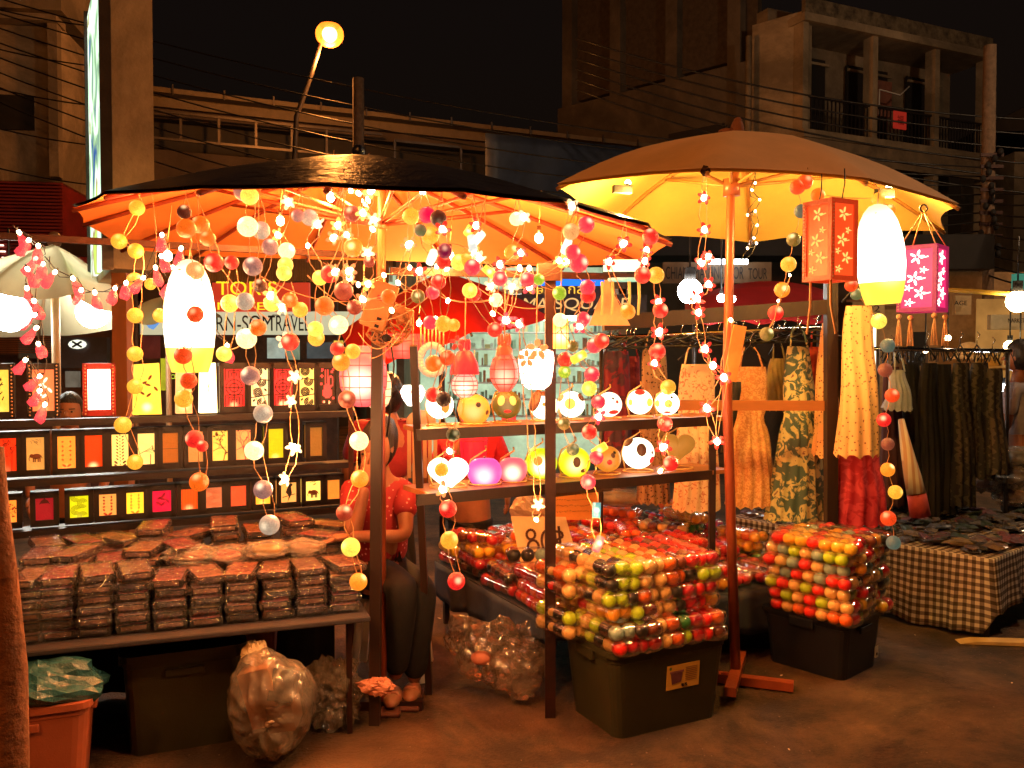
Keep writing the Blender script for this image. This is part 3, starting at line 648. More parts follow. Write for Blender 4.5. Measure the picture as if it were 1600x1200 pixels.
# ================================================================ THE LANTERN STALL
# ---- dark umbrella
ap = P(560, 241, 3.75); pc = Vector((-.575, 3.78, 0))
t = thing('market_umbrella', 'big navy market umbrella with orange lining shading the lantern stall', 'umbrella', pc)
tips = [P(*q) for q in ((113, 321, 3.7), (163, 300, 3.1), (310, 291, 2.62), (510, 287, 2.45), (725, 296, 2.55), (885, 314, 2.85), (1013, 350, 3.3), (1050, 375, 3.75), (1008, 409, 4.35), (880, 414, 4.85), (700, 408, 5.1), (480, 402, 5.1), (300, 398, 4.85), (190, 386, 4.5), (130, 345, 4.1))]
canopy(t, ap, tips, M['navy'], M['liner'], .045, .015, 3, 8, 0.0); ribs(t, ap, tips, mat('umbrella rib wood', (.28, .05, .02), .5), .010, .045, hub=P(592, 352, 3.78))
MB().tube([pc, pc + Vector((0, 0, 1.3)), P(596, 300, 3.78), ap], [.022, .02, .02, .016], 10).build('pole', M['redpole'], t, True)
MB().tube([P(593, 358, 3.78), P(593, 346, 3.78)], .035, 10).build('hub', M['redpole'], t, True)
MB().ball(ap + Vector((0, 0, .012)), .03, 10, 6).build('finial', M['navy'], t, True)
MB(Matrix.Translation(pc)).box((0, 0, .02), (.36, .05, .04)).build('foot', M['iron'], t)
b0 = P(583, 560, 3.62); b0.z = 0; bt = Vector((P(590, 500, 3.62).x, 3.62, P(590, 500, 3.62).z))
tag(MB().beam(b0, bt, .045, .045).build('square_post', M['darkW'], loc=b0), 'square dark wooden post lashed to the umbrella pole in front of the seated seller', 'post')
# ---- pale umbrella
ap = P(1162, 214, 4.3); pb = P(1150, 1070, 4.06); pb.z = 0
t = thing('pale_umbrella', 'pale canvas market umbrella glowing yellow underneath beside the lantern stall', 'umbrella', pb)
tips = [P(*q) for q in ((870, 291, 4.0), (1105, 268, 3.35), (1354, 283, 3.5), (1499, 323, 4.1), (1476, 361, 4.9), (1173, 379, 5.25), (935, 372, 5.0))]
canopy(t, ap, tips, M['creamtop'], M['cream'], .13, .05, 6, 9, -.02); ribs(t, ap, tips, mat('yellow rib wood', (.5, .22, .05), .5), .010, .13, hub=P(1143, 292, 4.2))
MB().tube([pb, P(1136, 620, 4.12), P(1142, 300, 4.2), ap], [.024, .024, .02, .016], 10).build('pole', M['redpole'], t, True)
MB().tube([P(1143, 306, 4.2), P(1143, 280, 4.2)], .042, 12).build('hub', M['redpole'], t, True)
for a in (.15, 1.72): MB(Matrix.Translation(pb) @ Matrix.Rotation(a - .5, 4, 'Z')).box((0, 0, .025 + a * .02), (.52, .05, .04)).build('foot', M['redpole'], t)
mb = MB(); q = P(1112, 238, 3.9); mb.tube([P(1122, 222, 4.1), P(1110, 244, 3.7), P(1102, 268, 3.36)], [.012, .016, .02], 6); mb.build('seam_tape', M['iron'], t, True)
mb = MB(); mb.ball(P(1152, 203, 4.3), .035, 10, 7, (1, 1, 1.5)); mb.ball(P(1153, 190, 4.3), .022, 8, 6); mb.ball(P(1135, 206, 4.3), .03, 8, 5, (1.4, 1, .6)); mb.build('tied_cloth', mat('faded pink rag', (.32, .14, .1), .9, bump=.6), t, True)
def clip_lamp(p, power, label, col=(1, .58, .14)):
    t = thing('clip_lamp', label, 'lamp', p)
    MB().box(p, (.09, .03, .035), .3).build('clip', M['dark'], t)
    MB().tube([p + Vector((.02, .01, .0)), p + Vector((.03, .02, .03))], [.014, .012], 8).build('socket', M['dark'], t, True)
    MB().ball(p + Vector((.03, .02, .035)), .014, 10, 6).build('bulb', glow('clip bulb', (1, .8, .35), 30), t, True)
    ld = bpy.data.lights.new('bulb_or_fill_light', 'POINT'); ld.energy = power; ld.color = col; ld.shadow_soft_size = .03
    lo = link(bpy.data.objects.new('bulb_or_fill_light', ld)); lo.location = (.04, .0, -.035); lo.parent = t
    return t
def bare_bulb(px, py, d, power, label):
    p = P(px, py, d); t = thing('bare_bulb', label, 'light bulb', p, 'bare warm bulbs under the navy umbrella')
    MB().ball(p, .017, 12, 8, (1, 1, 1.25)).build('glass', glow('warm bulb', (1, .6, .25), 40), t, True); MB().tube([p + Vector((0, 0, .018)), p + Vector((0, 0, .05))], .009, 8).build('socket', M['bwire'], t, True)
    MB().tube([p + Vector((0, 0, .05)), p + Vector((.01, .02, .20))], .002, 4).build('cord', M['wire'], t, True)
    ld = bpy.data.lights.new('bulb_or_fill_light', 'POINT'); ld.energy = power; ld.color = (1, .34, .07); ld.shadow_soft_size = .03
    lo = link(bpy.data.objects.new('bulb_or_fill_light', ld)); lo.location = (0, -.03, -.03); lo.parent = t
for q in ((517, 308, 3.65, 22, 'bare warm bulb left of the umbrella pole, near the canopy'), (572, 314, 3.6, 22, 'bare warm bulb close beside the umbrella pole top'), (703, 400, 3.7, 24, 'bare warm bulb in front of the red parasol peak'), (438, 345, 3.7, 20, 'bare warm bulb among the cream flowers at the left'), (842, 372, 3.6, 22, 'bare warm bulb just above the rusty bracket'), (262, 400, 3.3, 14, 'bare warm bulb beside the top of the left oval lantern'), (655, 505, 5.5, 70, 'bare warm bulb hanging before the red parasol, behind the power strip')): bare_bulb(*q)  # last bulb is added to brighten the red parasol
def fill_light(px, py, d, power, col=(1, .42, .14)):
    ld = bpy.data.lights.new('bulb_or_fill_light', 'POINT'); ld.energy = power; ld.color = col; ld.shadow_soft_size = .02
    lo = link(bpy.data.objects.new('bulb_or_fill_light', ld)); lo.location = P(px, py, d)
# fill lights without lamps, added near lit strand bulbs to brighten the goods
for q in ((447, 750, 2.93, 6), (460, 690, 2.93, 5), (841, 782, 2.88, 7), (935, 838, 2.82, 5), (270, 470, 2.85, 10), (700, 770, 2.85, 4), (1118, 690, 3.38, 5), (1000, 640, 3.2, 4), (60, 590, 2.9, 4)): fill_light(*q)
clip_lamp(P(972, 296, 4.05), 36, 'black clip lamp on the left rib of the pale umbrella'); clip_lamp(P(1382, 302, 4.0), 32, 'black clip lamp on the right rib of the pale umbrella')
# ---- bars
def bar(name, a, b, w, m, label, h=None): return tag(MB().beam(a, b, w, h or w).build(name, m, loc=a), label, 'bar')
bar('top_rail', P(-60, 366, 3.45), P(600, 401, 4.3), .028, M['iron'], 'dark metal tube running across above the left lantern rack')
bar('cross_beam', P(610, 424, 3.75), P(1030, 434, 4.1), .03, M['iron'], 'rusty beam between the iron post and the pale umbrella')
bar('iron_post', Vector((.165, 3.7, 0)), P(860, 412, 3.7), .045, M['iron'], 'rusty square iron post standing in front of the animal lantern shelf')
tag(MB().box(P(860, 425, 3.68), (.1, .03, .075)).build('iron_bracket', M['iron'], loc=P(860, 425, 3.68)), 'rusty square bracket plate at the top of the iron post', 'bracket')
# wooden frame with dresses
b0 = P(1303, 560, 4.75); b0.z = 0
bar('frame_post', b0, P(1298, 430, 4.75), .06, M['darkW'], 'dark wooden frame post between the hanging dresses')
bar('upper_beam', P(942, 505, 4.6), P(1290, 480, 4.75), .055, M['darkW'], 'upper wooden beam across the dresses', .08)
bar('middle_beam', P(1060, 633, 4.72), P(1298, 634, 4.78), .035, M['board'], 'lower wooden beam crossing in front of the dresses', .055)

# ---- left lantern rack -----------------------------------------------------
RA = math.atan2(.6, 1.21)
def rack_pt(px, back=0.0):
    k = (px - 800) / F; ox, oy = -2.14 - math.sin(RA) * back, 3.9 + math.cos(RA) * back
    u = (oy * k - ox) / (1.21 - .6 * k); return Vector((ox + 1.21 * u, oy + .6 * u, 0))
t = thing('lantern_rack', 'dark three tier metal rack holding rows of box lanterns', 'rack', rack_pt(-60))
for z in (1.272, 1.006, .775):
    a = rack_pt(-80, .045); b = rack_pt(548, .045); a.z = b.z = z - .012; MB().beam(a, b, .16, .018).build('shelf', M['black'], t)
    a = rack_pt(-80, -.04); b = rack_pt(548, -.04); a.z = b.z = z - .012; MB().beam(a, b, .012, .03).build('front_lip', M['black'], t)
for px in (-70, 548):
    for bk in (-.04, .13):
        a = rack_pt(px, bk); b = a.copy(); b.z = 1.3; MB().beam(a, b, .025, .025).build('rack_post', M['iron'], t)
def lamp(px0, px1, row, w_label, kind, c, s, pat=None, pc=None, hot=0, frame='black', hgt=None, tip=0):
    z0 = (1.283, 1.017, .786)[row]; H = hgt or (.245, .205, .158)[row]
    a = rack_pt(px0); b = rack_pt(px1); W_ = (b - a).length; c0 = (a + b) / 2; c0.z = z0
    t = thing('box_lantern', w_label, 'lantern', c0, 'box lanterns on the rack')
    T = Matrix.Translation(c0) @ Matrix.Rotation(RA, 4, 'Z'); fw = .022; D = .085
    fm = {'black': M['black'], 'red': M.setdefault('redfr', mat('red lacquer frame', (.3, .012, .01), .35, bump=.05)), 'bead': M['black']}.get(frame)
    key = 'lampshade_%d_%d' % (row, px0)
    me = emit(key, c, s, var=.14, scale=22, hot=hot, hotc=(1, .55, .2), hotpos=(0, -.005, .03 if row else .035), hotr=.042)
    if fm:
        MB(T).box((0, D / 2, .008), (W_ + fw * 2, D, .016)).box((0, D / 2, H - .008), (W_ + fw * 2, D, .016)).build('frame_plate', fm, t)['kind'] = 'stuff'
        for sx in (-1, 1):
            for yy in (.008, D - .008): MB(T).box((sx * (W_ / 2 + fw / 2), yy, H / 2), (fw, .016, H)).build('frame_bar', fm, t)
        MB(T).box((0, .004, .0145 + .008), (W_, .012, .013)).box((0, .004, H - .0225), (W_, .012, .013)).build('frame_rail', fm, t)['kind'] = 'stuff'
        MB(T).box((0, .014, H / 2), (W_ + .002, .004, H - .034)).build('shade', me, t)
        for sx in (-1, 1): MB(T).box((sx * (W_ / 2 + .012), D / 2, H / 2), (.003, D - .034, H - .034)).build('side_shade', me, t)
        if frame in ('red', 'bead'):
            mb = MB(T)
            for k in range(int(H / .016)):
                for sx in (-1, 1): mb.ball((sx * (W_ / 2 + fw / 2), -.004, .01 + k * .016), .0042, 6, 4)
            mb.build('beading', mat('pale bead', (.6, .35, .2), .3, bump=0), t, True)['kind'] = 'stuff'
    else:
        mb = MB(T); k_ = .86; D2 = .07; w = W_ / 2
        mb.add([(-w, 0, 0), (w, 0, 0), (w, D2, 0), (-w, D2, 0), (-w * k_, 0, H * .97), (w * k_, 0, H), (w * k_, D2, H), (-w * k_, D2, H * .97)], [(0, 3, 2, 1), (4, 5, 6, 7), (0, 1, 5, 4), (1, 2, 6, 5), (2, 3, 7, 6), (3, 0, 4, 7)])
        mb.build('shade', me, t)
    if pat:
        mb = MB(T @ Matrix.Translation((0, .012 if fm else -.001, .017 if fm else 0))); h = H - .034 if fm else H; pat(mb, W_, h)
        if mb.v: mb.build('print', pc or M['ink'], t)['kind'] = 'stuff'
    return t
rnd = random.Random(21)
I4 = Matrix.Identity(4)
def p_tree(mb, w, h, fine=True):
    def br(x, z, a, L_, wd, dp):
        x2, z2 = x + L_ * math.sin(a), z + L_ * math.cos(a)
        if abs(x2) > w / 2 - .002 or z2 > h - .003 or z2 < 0: return
        strokes(mb, [[(x, z), (x2, z2)]], I4, wd)
        if dp > 0:
            for _ in range(2 if dp < 4 else 3): br(x2, z2, a + rnd.uniform(-.9, .9), L_ * rnd.uniform(.55, .85), wd * .65, dp - 1)
        elif fine: blob(mb, x2, z2, .0035, .0025, rnd.uniform(0, 3), I4, 5)
    br(rnd.uniform(-.3, .3) * w, .002, rnd.uniform(-.25, .25), h * .33, .004, 5)
    br(-w / 2 + .003, h * .35, 1.1, h * .18, .0025, 4)
def p_leaves(mb, w, h):
    n = int(h / .017)
    for k in range(n):
        z = .012 + k * (h - .02) / n; s = 1.5 if k < 2 else 1
        for sx in (-1, 1): blob(mb, sx * w * .17 * s, z, .007 * s, .0032 * s, sx * .7, I4, 6)
        blob(mb, 0, z + .006, .003, .004, 0, I4, 5)
def p_elephant(mb, w, h):
    s = w * .42; cz = h * .42; cx = .06 * w
    blob(mb, cx, cz, s * .62, s * .42, 0, I4, 12); blob(mb, cx - s * .65, cz + s * .1, s * .3, s * .3, 0, I4, 10)
    for x in (-.42, -.18, .22, .46): strokes(mb, [[(cx + x * s, cz - .2 * s), (cx + x * s, cz - .85 * s)]], I4, s * .17)
    strokes(mb, [[(cx - s * .85, cz + .1 * s), (cx - s * 1.02, cz - .3 * s), (cx - s * .92, cz - .62 * s)], [(cx + .6 * s, cz + .1 * s), (cx + .75 * s, cz - .3 * s)]], I4, s * .09)
    for k in range(8): strokes(mb, [[(rnd.uniform(-.3, .3) * w, h * .78 + rnd.uniform(-.01, .015)), (rnd.uniform(-.3, .3) * w, h * .8 + rnd.uniform(-.01, .015))]], I4, .0012)
def p_swirl(mb, w, h):
    for k in range(int(h / .028) + 1):
        cx = (-1) ** k * w * .18; cz = .016 + k * .03
        for r in (.006, .011, .016, .021): strokes(mb, [[(x, z) for x, z in arc(cx, cz, r, 20, 320, 12) if abs(x) < w / 2 and 0 < z < h]], I4, .0018)
def p_scroll(mb, w, h):
    for k in range(4):
        cz = h * (k + .5) / 4; sg = (-1) ** k
        for r in (h * .10, h * .065, h * .03): strokes(mb, [[(x, z) for x, z in arc(sg * w * .1, cz, r, 90 * sg, 360 + 40 * sg, 14) if abs(x) < w / 2 and 0 < z < h]], I4, .0062)
        blob(mb, -sg * w * .3, cz + h * .06, .009, .005, .8 * sg, I4, 7)
    strokes(mb, [[(-w / 2, h * .25), (w / 2, h * .32)], [(-w / 2, h * .72), (w / 2, h * .66)], [(-w*.46, 0), (-w*.46, h)], [(w*.46, 0), (w*.46, h)]], I4, .005)
def p_lattice(mb, w, h):
    a = w * .42; L_ = []
    for sg in (1, -1):
        zc = h * .5 + sg * h * .31
        for q in (a, a * .62, a * .28): L_ += [[(-q, zc - q * .7 * 1.1), (-q, zc + q * .7), (q, zc + q * .7), (q, zc - q * .7 * 1.1)]]
    L_ += [arc(0, h / 2, w * .40, 0, 360, 20), arc(0, h / 2, w * .22, 0, 360, 14), [(0, h * .04), (0, h * .97)], [(-w * .45, h / 2), (w * .45, h / 2)]]
    strokes(mb, L_, I4, .0052)
def p_guitar(mb, w, h):
    # dark sheet with a cut out instrument and stars: the sheet is many strips around the holes
    n = 34; m_ = 14
    def hole(x, z):
        x /= w; z /= h
        if (x / .3) ** 2 + ((z - .33) / .13) ** 2 < 1: return True
        if (x / .22) ** 2 + ((z - .48) / .09) ** 2 < 1: return True
        if abs(x + .02) < .09 and .48 < z < .9 and abs(x + .02) > .02: return True
        if .08 < x < .42 and abs(((x - .22) / .14) ** 2 + ((z - .62) / .12) ** 2 - 1) < .5: return True
        for cx, cz in ((-.3, .9), (-.32, .75), (.3, .85), (.34, .92), (-.2, .12), (.12, .1), (.36, .2), (-.35, .55)):
            if (x - cx) ** 2 + ((z - cz) * 2.3) ** 2 < .007: return True
        return False
    for i in range(n):
        for j in range(m_):
            x = -w / 2 + (j + .5) * w / m_; z = (i + .5) * h / n
            if not hole(x, z): mb.box((x, -.001, z), (w / m_ + .0002, .002, h / n + .0002))
def p_slats(mb, w, h):
    for k in range(int(h / .005)): mb.box((0, -.001, .003 + k * .005), (w, .0016, .0016))
def p_grid(mb, w, h):
    p_slats(mb, w, h)
    for k in range(6): mb.box((-w / 2 + (k + .5) * w / 6, -.002, h / 2), (.0012, .0012, h))
def p_bamboo(mb, w, h): p_slats(mb, w, h); [mb.box((0, -.003, h * q), (w, .003, .003)) for q in (.08, .48, .92)]
def p_script(mb, w, h):
    for k in range(5): strokes(mb, [[(rnd.uniform(-.3, .3) * w, h * .75 - k * h * .1), (rnd.uniform(-.3, .3) * w, h * .73 - k * h * .1)], [(rnd.uniform(-.2, .2) * w, h * .78 - k * h * .1), (rnd.uniform(-.2, .2) * w, h * .7 - k * h * .1)]], I4, .004)
def p_pavilion(mb, w, h):
    mb.prism([(-w * .32, h * .66), (-w * .2, h * .8), (0, h * .88), (w * .2, h * .8), (w * .32, h * .66), (w * .2, h * .7), (-w * .2, h * .7)], -.003, 0)
    blob(mb, 0, h * .9, .004, .006, 0, I4, 6)
def p_bird(mb, w, h):
    mb.prism([(-.06 * w, h * .1), (.02 * w, h * .35), (-.18 * w, h * .5), (-.02 * w, h * .78), (.16 * w, h * .88), (.28 * w, h * .8), (.16 * w, h * .72), (.22 * w, h * .45), (.05 * w, h * .25)], -.003, 0)
    strokes(mb, [[(-w * .4, h * .3), (w * .42, h * .42)]], I4, .003)
def p_twig(mb, w, h): strokes(mb, [[(0, h * .4), (0, h * .7)], [(0, h * .5), (-w * .2, h * .68)], [(0, h * .52), (w * .22, h * .72)], [(0, h * .44), (w * .12, h * .52)]], I4, .0018)
def p_cut(mb, w, h):
    for cx, cz, a in ((.05, .38, .7), (-.18, .42, -.6), (.1, .72, 1.0), (.3, .5, -.9), (-.1, .62, .4), (.02, .58, -.3)): blob(mb, cx * w, cz * h, .014, .006, a, I4, 8)
def p_vase(mb, w, h):
    for k in range(5):
        for sx in (-1, 1): blob(mb, sx * w * .22, h * (.3 + k * .12), .006, .004, sx * .8 + k, I4, 6)
    p_leaves_low = [(-1, .6), (1, .6)]
    for sx, a in p_leaves_low: blob(mb, sx * .01, h * .14, .011, .0045, sx * a, I4, 7)
def p_sun(mb, w, h): p_tree(mb, w, h); blob(mb, -w * .2, h * .82, .008, .008, 0, I4, 10)
RD = mat('red print', (.35, .02, .01), .6, bump=0); BRN = mat('brown print', (.12, .04, .015), .6, bump=0); OL = mat('olive print', (.12, .12, .0), .6, bump=0); MAR = mat('dark red print', (.06, .004, .003), .6, bump=0)
Yl = (1, .62, .14); Cm = (1, .75, .38)
L_ = [
 (-14, 13, 0, 'yellow box lantern with black script, cut by the left picture edge, top shelf', Yl, 1.0, p_script, None, .5, 'bead'),
 (50, 84, 0, 'orange red box lantern with round pale blossoms in a beaded frame, top shelf', (1, .28, .12), 1.1, p_cut, glow('pale blossom', (1, .7, .4), 1.6), 1.5, 'bead'),
 (137, 172, 0, 'white hot box lantern in a red beaded frame on the top shelf', (1, .9, .7), 5.0, None, None, 2, 'red'),
 (207, 252, 0, 'frameless yellow lantern with cut leaf shapes beside the wooden post, top shelf', (1, .68, .12), 1.3, p_cut, BRN, 2.5, None),
 (275, 300, 0, 'narrow frameless salmon lantern on the top shelf, below the oval lantern', (1, .5, .22), 1.3, None, None, 1, None),
 (312, 339, 0, 'narrow frameless white lantern with a thin twig, top shelf', (1, .86, .5), 2.6, p_twig, BRN, 2, None),
 (350, 382, 0, 'red lantern with black Chinese lattice, first lattice one from the left, top shelf', (.95, .06, .07), 1.0, p_lattice, MAR, 2.5, 'black'),
 (391, 421, 0, 'cream lantern with bold black scrollwork between two red lattice lanterns', (1, .8, .42), 1.5, p_scroll, M['ink'], 2, 'black'),
 (428, 457, 0, 'red lantern with round black lattice between two cream scrollwork lanterns', (.95, .06, .08), 1.0, p_lattice, MAR, 4, 'black'),
 (467, 493, 0, 'golden cream lantern with leafy black scrollwork, right of the round lattice lantern', (1, .66, .22), 1.4, p_scroll, M['ink'], 1, 'black'),
 (499, 525, 0, 'black lantern with cut out red instrument and stars, last on the top shelf', (.95, .14, .12), 1.0, p_guitar, M['ink'], 5, 'black'),
 (-6, 23, 1, 'red box lantern with bare tree print, at the picture edge on the middle shelf', (1, .09, .02), 1.0, p_tree, RD, .4, 'black'),
 (39, 67, 1, 'tan box lantern printed with an elephant, middle shelf', (.75, .42, .13), .8, p_elephant, BRN, .1, 'black'),
 (88, 116, 1, 'orange box lantern with mottled blossom print, middle shelf', (1, .4, .08), 1.0, p_vase, mat('orange print', (.7, .12, .02), .6, bump=0), .5, 'black'),
 (131, 158, 1, 'plain red orange box lantern with the bulb shining low, middle shelf', (1, .13, .01), 1.0, p_slats, RD, 5, 'black'),
 (173, 199, 1, 'cream box lantern with a column of brown leaves, middle shelf', (1, .72, .25), 1.15, p_leaves, BRN, .3, 'black'),
 (214, 240, 1, 'cream box lantern with red blossom branches, middle shelf', (1, .7, .26), 1.15, p_tree, BRN, .6, 'black'),
 (253, 277, 1, 'brown orange box lantern faced with bamboo strips, middle shelf', (.75, .28, .05), .75, p_bamboo, BRN, 0, 'black'),
 (293, 316, 1, 'plain tan box lantern behind a red cotton ball, middle shelf', (.7, .36, .12), .8, None, None, 0, 'black'),
 (331, 355, 1, 'yellow box lantern with red sun and black twigs, middle shelf', (1, .62, .16), 1.1, p_sun, BRN, .3, 'black'),
 (368, 391, 1, 'magenta edged yellow box lantern beside the bright ball, middle shelf', (1, .42, .16), 1.1, p_tree, mat('magenta print', (.6, .02, .1), .6, bump=0), .3, 'black'),
 (419, 442, 1, 'plain lime yellow box lantern, middle shelf', (.72, .58, .02), .95, None, None, 1.6, 'black'),
 (484, 503, 1, 'dull tan box lantern, last on the middle shelf', (.5, .26, .06), .6, None, None, 0, 'black'),
 (-5, 22, 2, 'small orange lantern with red tree, at the picture edge on the bottom shelf', (1, .38, .08), 1.1, p_tree, RD, .4, 'black'),
 (52, 80, 2, 'small crimson lantern with a pavilion roof print, bottom shelf', (.42, .02, .04), .8, p_pavilion, MAR, 0, 'black'),
 (106, 135, 2, 'small lime lantern with swirling rings, bottom shelf', (.72, .68, .02), 1.0, p_swirl, OL, .3, 'black'),
 (152, 179, 2, 'small tan lantern with a red leaf garland, bottom shelf', (.9, .45, .14), .9, p_vase, RD, 0, 'black'),
 (195, 222, 2, 'small yellow lantern with faint blossoms, bottom shelf', (1, .64, .08), 1.15, p_vase, mat('amber print', (.8, .4, .05), .6, bump=0), .4, 'black'),
 (236, 265, 2, 'small magenta lantern with dark flower, bottom shelf', (.9, .015, .10), .9, p_cut, mat('plum print', (.3, .0, .04), .6, bump=0), 0, 'black'),
 (281, 307, 2, 'small orange grid lantern with the bulb shining low, bottom shelf', (1, .22, .03), 1.0, p_grid, RD, 3, 'black'),
 (320, 345, 2, 'small pinkish tan lantern with faint rings, bottom shelf', (.72, .28, .13), .85, p_swirl, mat('rose print', (.5, .15, .08), .6, bump=0), 0, 'black'),
 (359, 383, 2, 'small plain red lantern fading to orange, bottom shelf', (.95, .16, .06), .95, None, None, 0, 'black'),
 (398, 421, 2, 'small bright orange lantern behind a grey ball, bottom shelf', (1, .5, .08), 1.25, None, None, .8, 'black'),
 (438, 462, 2, 'small cream lantern with a black bird on a branch, bottom shelf', (1, .52, .18), .9, p_bird, M['ink'], 0, 'black'),
 (477, 500, 2, 'small yellow lantern printed with an elephant, bottom shelf', (1, .74, .22), 1.2, p_elephant, BRN, .4, 'black'),
 (511, 530, 2, 'small plain orange lantern next to the seller, bottom shelf', (.9, .36, .08), .85, None, None, 0, 'black'),
]
for px0, px1, row, lb, c, s, pf, pcx, hot, fr in L_: lamp(px0, px1, row, lb, '', tuple(x ** 1.5 for x in c), s * (1.3 if s < 1.5 else 1), pf, pcx, hot, fr)

# ---- left table with stacks of film wrapped packs ---------------------------
LA = math.atan2(.39, 1.08)
def tab_pt(px, back=0.0):
    k = (px - 800) / F; ox, oy = -1.70 - math.sin(LA) * back, 3.1 + math.cos(LA) * back
    u = (oy * k - ox) / (1.08 - .39 * k); return Vector((ox + 1.08 * u, oy + .39 * u, 0))
ZT = .515
a = tab_pt(-60); b = tab_pt(566); TT = Matrix.Translation(a) @ Matrix.Rotation(LA, 4, 'Z'); LT = (b - a).length
t = thing('goods_table', 'low table with a dark cloth edge under the stacked lantern packs', 'table', a)
mod_bevel(MB(TT).box((LT / 2, .42, ZT - .015), (LT + .04, .95, .022)).build('tabletop', mat('grey table cloth', (.03, .026, .032), .75, var=.3), t), .006)
for u in (.05, LT - .05):
    for v in (.06, .82): MB(TT).box((u, v, (ZT - .03) / 2), (.022, .022, ZT - .03)).build('leg', M['iron'], t)
mb = MB(TT); vs = []; [vs.extend([(LT * i / 40, .80 + .02 * math.sin(i * 1.3), .02), (LT * i / 40, .80 + .012 * math.sin(i * 1.3), ZT - .03)]) for i in range(41)]; mb.add(vs, [(2 * i, 2 * i + 2, 2 * i + 3, 2 * i + 1) for i in range(40)]); mb.build('under_table_shade', M['dark'], t, True)  # added dark sheet in place of the shade under the table
random.seed(31)
prints = [mat('pack print %d' % i, c, .4, var=.35, scale=14, coat=.6) for i, c in enumerate(((.75, .15, .02), (.8, .30, .03), (.5, .04, .02), (.35, .12, .04), (.8, .42, .06), (.6, .18, .07), (.75, .02, .02)))]
sidem = mat('pack side', (.03, .016, .01), .2, var=.5, scale=20, bump=.6, bscale=30, coat=1)
def crinkle_box(w, d, h, seed, amp=.004, nx=6, ny=8):
    """soft pillow shaped wrapping round a flat pack"""
    r = random.Random(seed); mb = MB(); vs = []; ring = []
    prof = [(.93, 0), (1.0, .22), (1.03, .5), (1.0, .78), (.92, 1.0)]
    per = []
    for i in range(nx): per.append((-1 + 2 * i / nx, -1))
    for i in range(ny): per.append((1, -1 + 2 * i / ny))
    for i in range(nx): per.append((1 - 2 * i / nx, 1))
    for i in range(ny): per.append((-1, 1 - 2 * i / ny))
    for s, z in prof:
        for x, y in per: vs.append((x * w / 2 * s + r.uniform(-amp, amp), y * d / 2 * s + r.uniform(-amp, amp), z * h + r.uniform(-amp, amp) * .5))
    n = len(per); fs = []
    for k in range(len(prof) - 1):
        for i in range(n): fs.append((k * n + i, k * n + (i + 1) % n, (k + 1) * n + (i + 1) % n, (k + 1) * n + i))
    vs.append((0, 0, h + .001)); c = len(vs) - 1
    for i in range(n): fs.append(((len(prof) - 1) * n + i, (len(prof) - 1) * n + (i + 1) % n, c))
    fs.append(tuple(range(n))[::-1]); return vs, fs
wrapf = film('glossy wrap film', (1, .9, .75), clear=.965, rough=.09, bump=1.0, bscale=35, fk=1.8, f0=.16)
PW, PD, PH = .110, .215, .034
wrap_me = []
for k in range(5):
    mb = MB(); mb.add(*crinkle_box(PW + .008, PD + .012, PH + .005, k, .0042, 14, 18)); wrap_me.append(mb.mesh('wrapper', wrapf))
body_me = []
for k in range(7):
    mb = MB(); mb.box((0, 0, PH / 2), (PW - .008, PD - .008, PH - .005)); mb.m = [0, 1, 0, 0, 0, 0]; body_me.append(mb.mesh('lantern_pack', [sidem, prints[k]]))
band_me = []
for k in range(3):
    mb = MB(); mb.box((0, 0, PH / 2), (PW * .8, PD - .002, PH * .45)); band_me.append(mb.mesh('card_edge', mat('card edge %d' % k, ((.16, .06, .02), (.04, .02, .012), (.26, .11, .04))[k], .5, coat=.5)))
ORD = ['bottom', 'second', 'third', 'fourth', 'fifth', 'sixth', 'seventh']; ORN = ['first', 'second', 'third', 'fourth', 'fifth', 'sixth', 'seventh', 'eighth', 'ninth', 'tenth', 'eleventh']
def pack(p, rz, lb, top=False, tilt=(0, 0), k=None):
    k = random.randrange(7) if k is None else k
    o = link(bpy.data.objects.new('lantern_pack', body_me[k])); o.location = p; o.rotation_euler = (tilt[0], tilt[1], rz)
    tag(o, lb, 'package', 'film wrapped lantern packs')
    for me in (random.choice(wrap_me), random.choice(band_me)):
        w = link(bpy.data.objects.new(me.name, me)); w.parent = o
    return o
colsx = [(-42, -20), (-14, 14), (26, 56), (62, 116), (122, 174), (180, 232), (238, 290), (292, 345), (349, 399), (403, 452), (456, 502), (508, 556)]
cnt = [6, 6, 6, 6, 6, 6, 5, 5, 5, 5, 5, 5]
MB_r = MB(TT).box((LT * .52, .57, ZT + .05), (LT * .9, .42, .10)); tag(MB_r.build('display_riser', M['dark']), 'low black display box under the rear packs on the left table', 'box')
for i, (x0, x1) in enumerate(colsx):
    if i < 1: continue
    c = tab_pt((x0 + x1) / 2, .135)
    if i == 1: c = tab_pt(2, .135)
    if i == 2: c = tab_pt(40, .135)
    for j in range(cnt[i]):
        top = j == cnt[i] - 1
        pack((c.x + random.uniform(-.003, .003), c.y + random.uniform(-.01, .006), ZT + j * (PH + .0055)), LA + random.uniform(-.06, .06) + (random.uniform(-.3, .3) if top else 0),
             'film wrapped lantern pack, %s in the %s front stack from the left' % ('topmost' if top else (ORN[j] + ' layer up'), ORN[i - 1]), top)
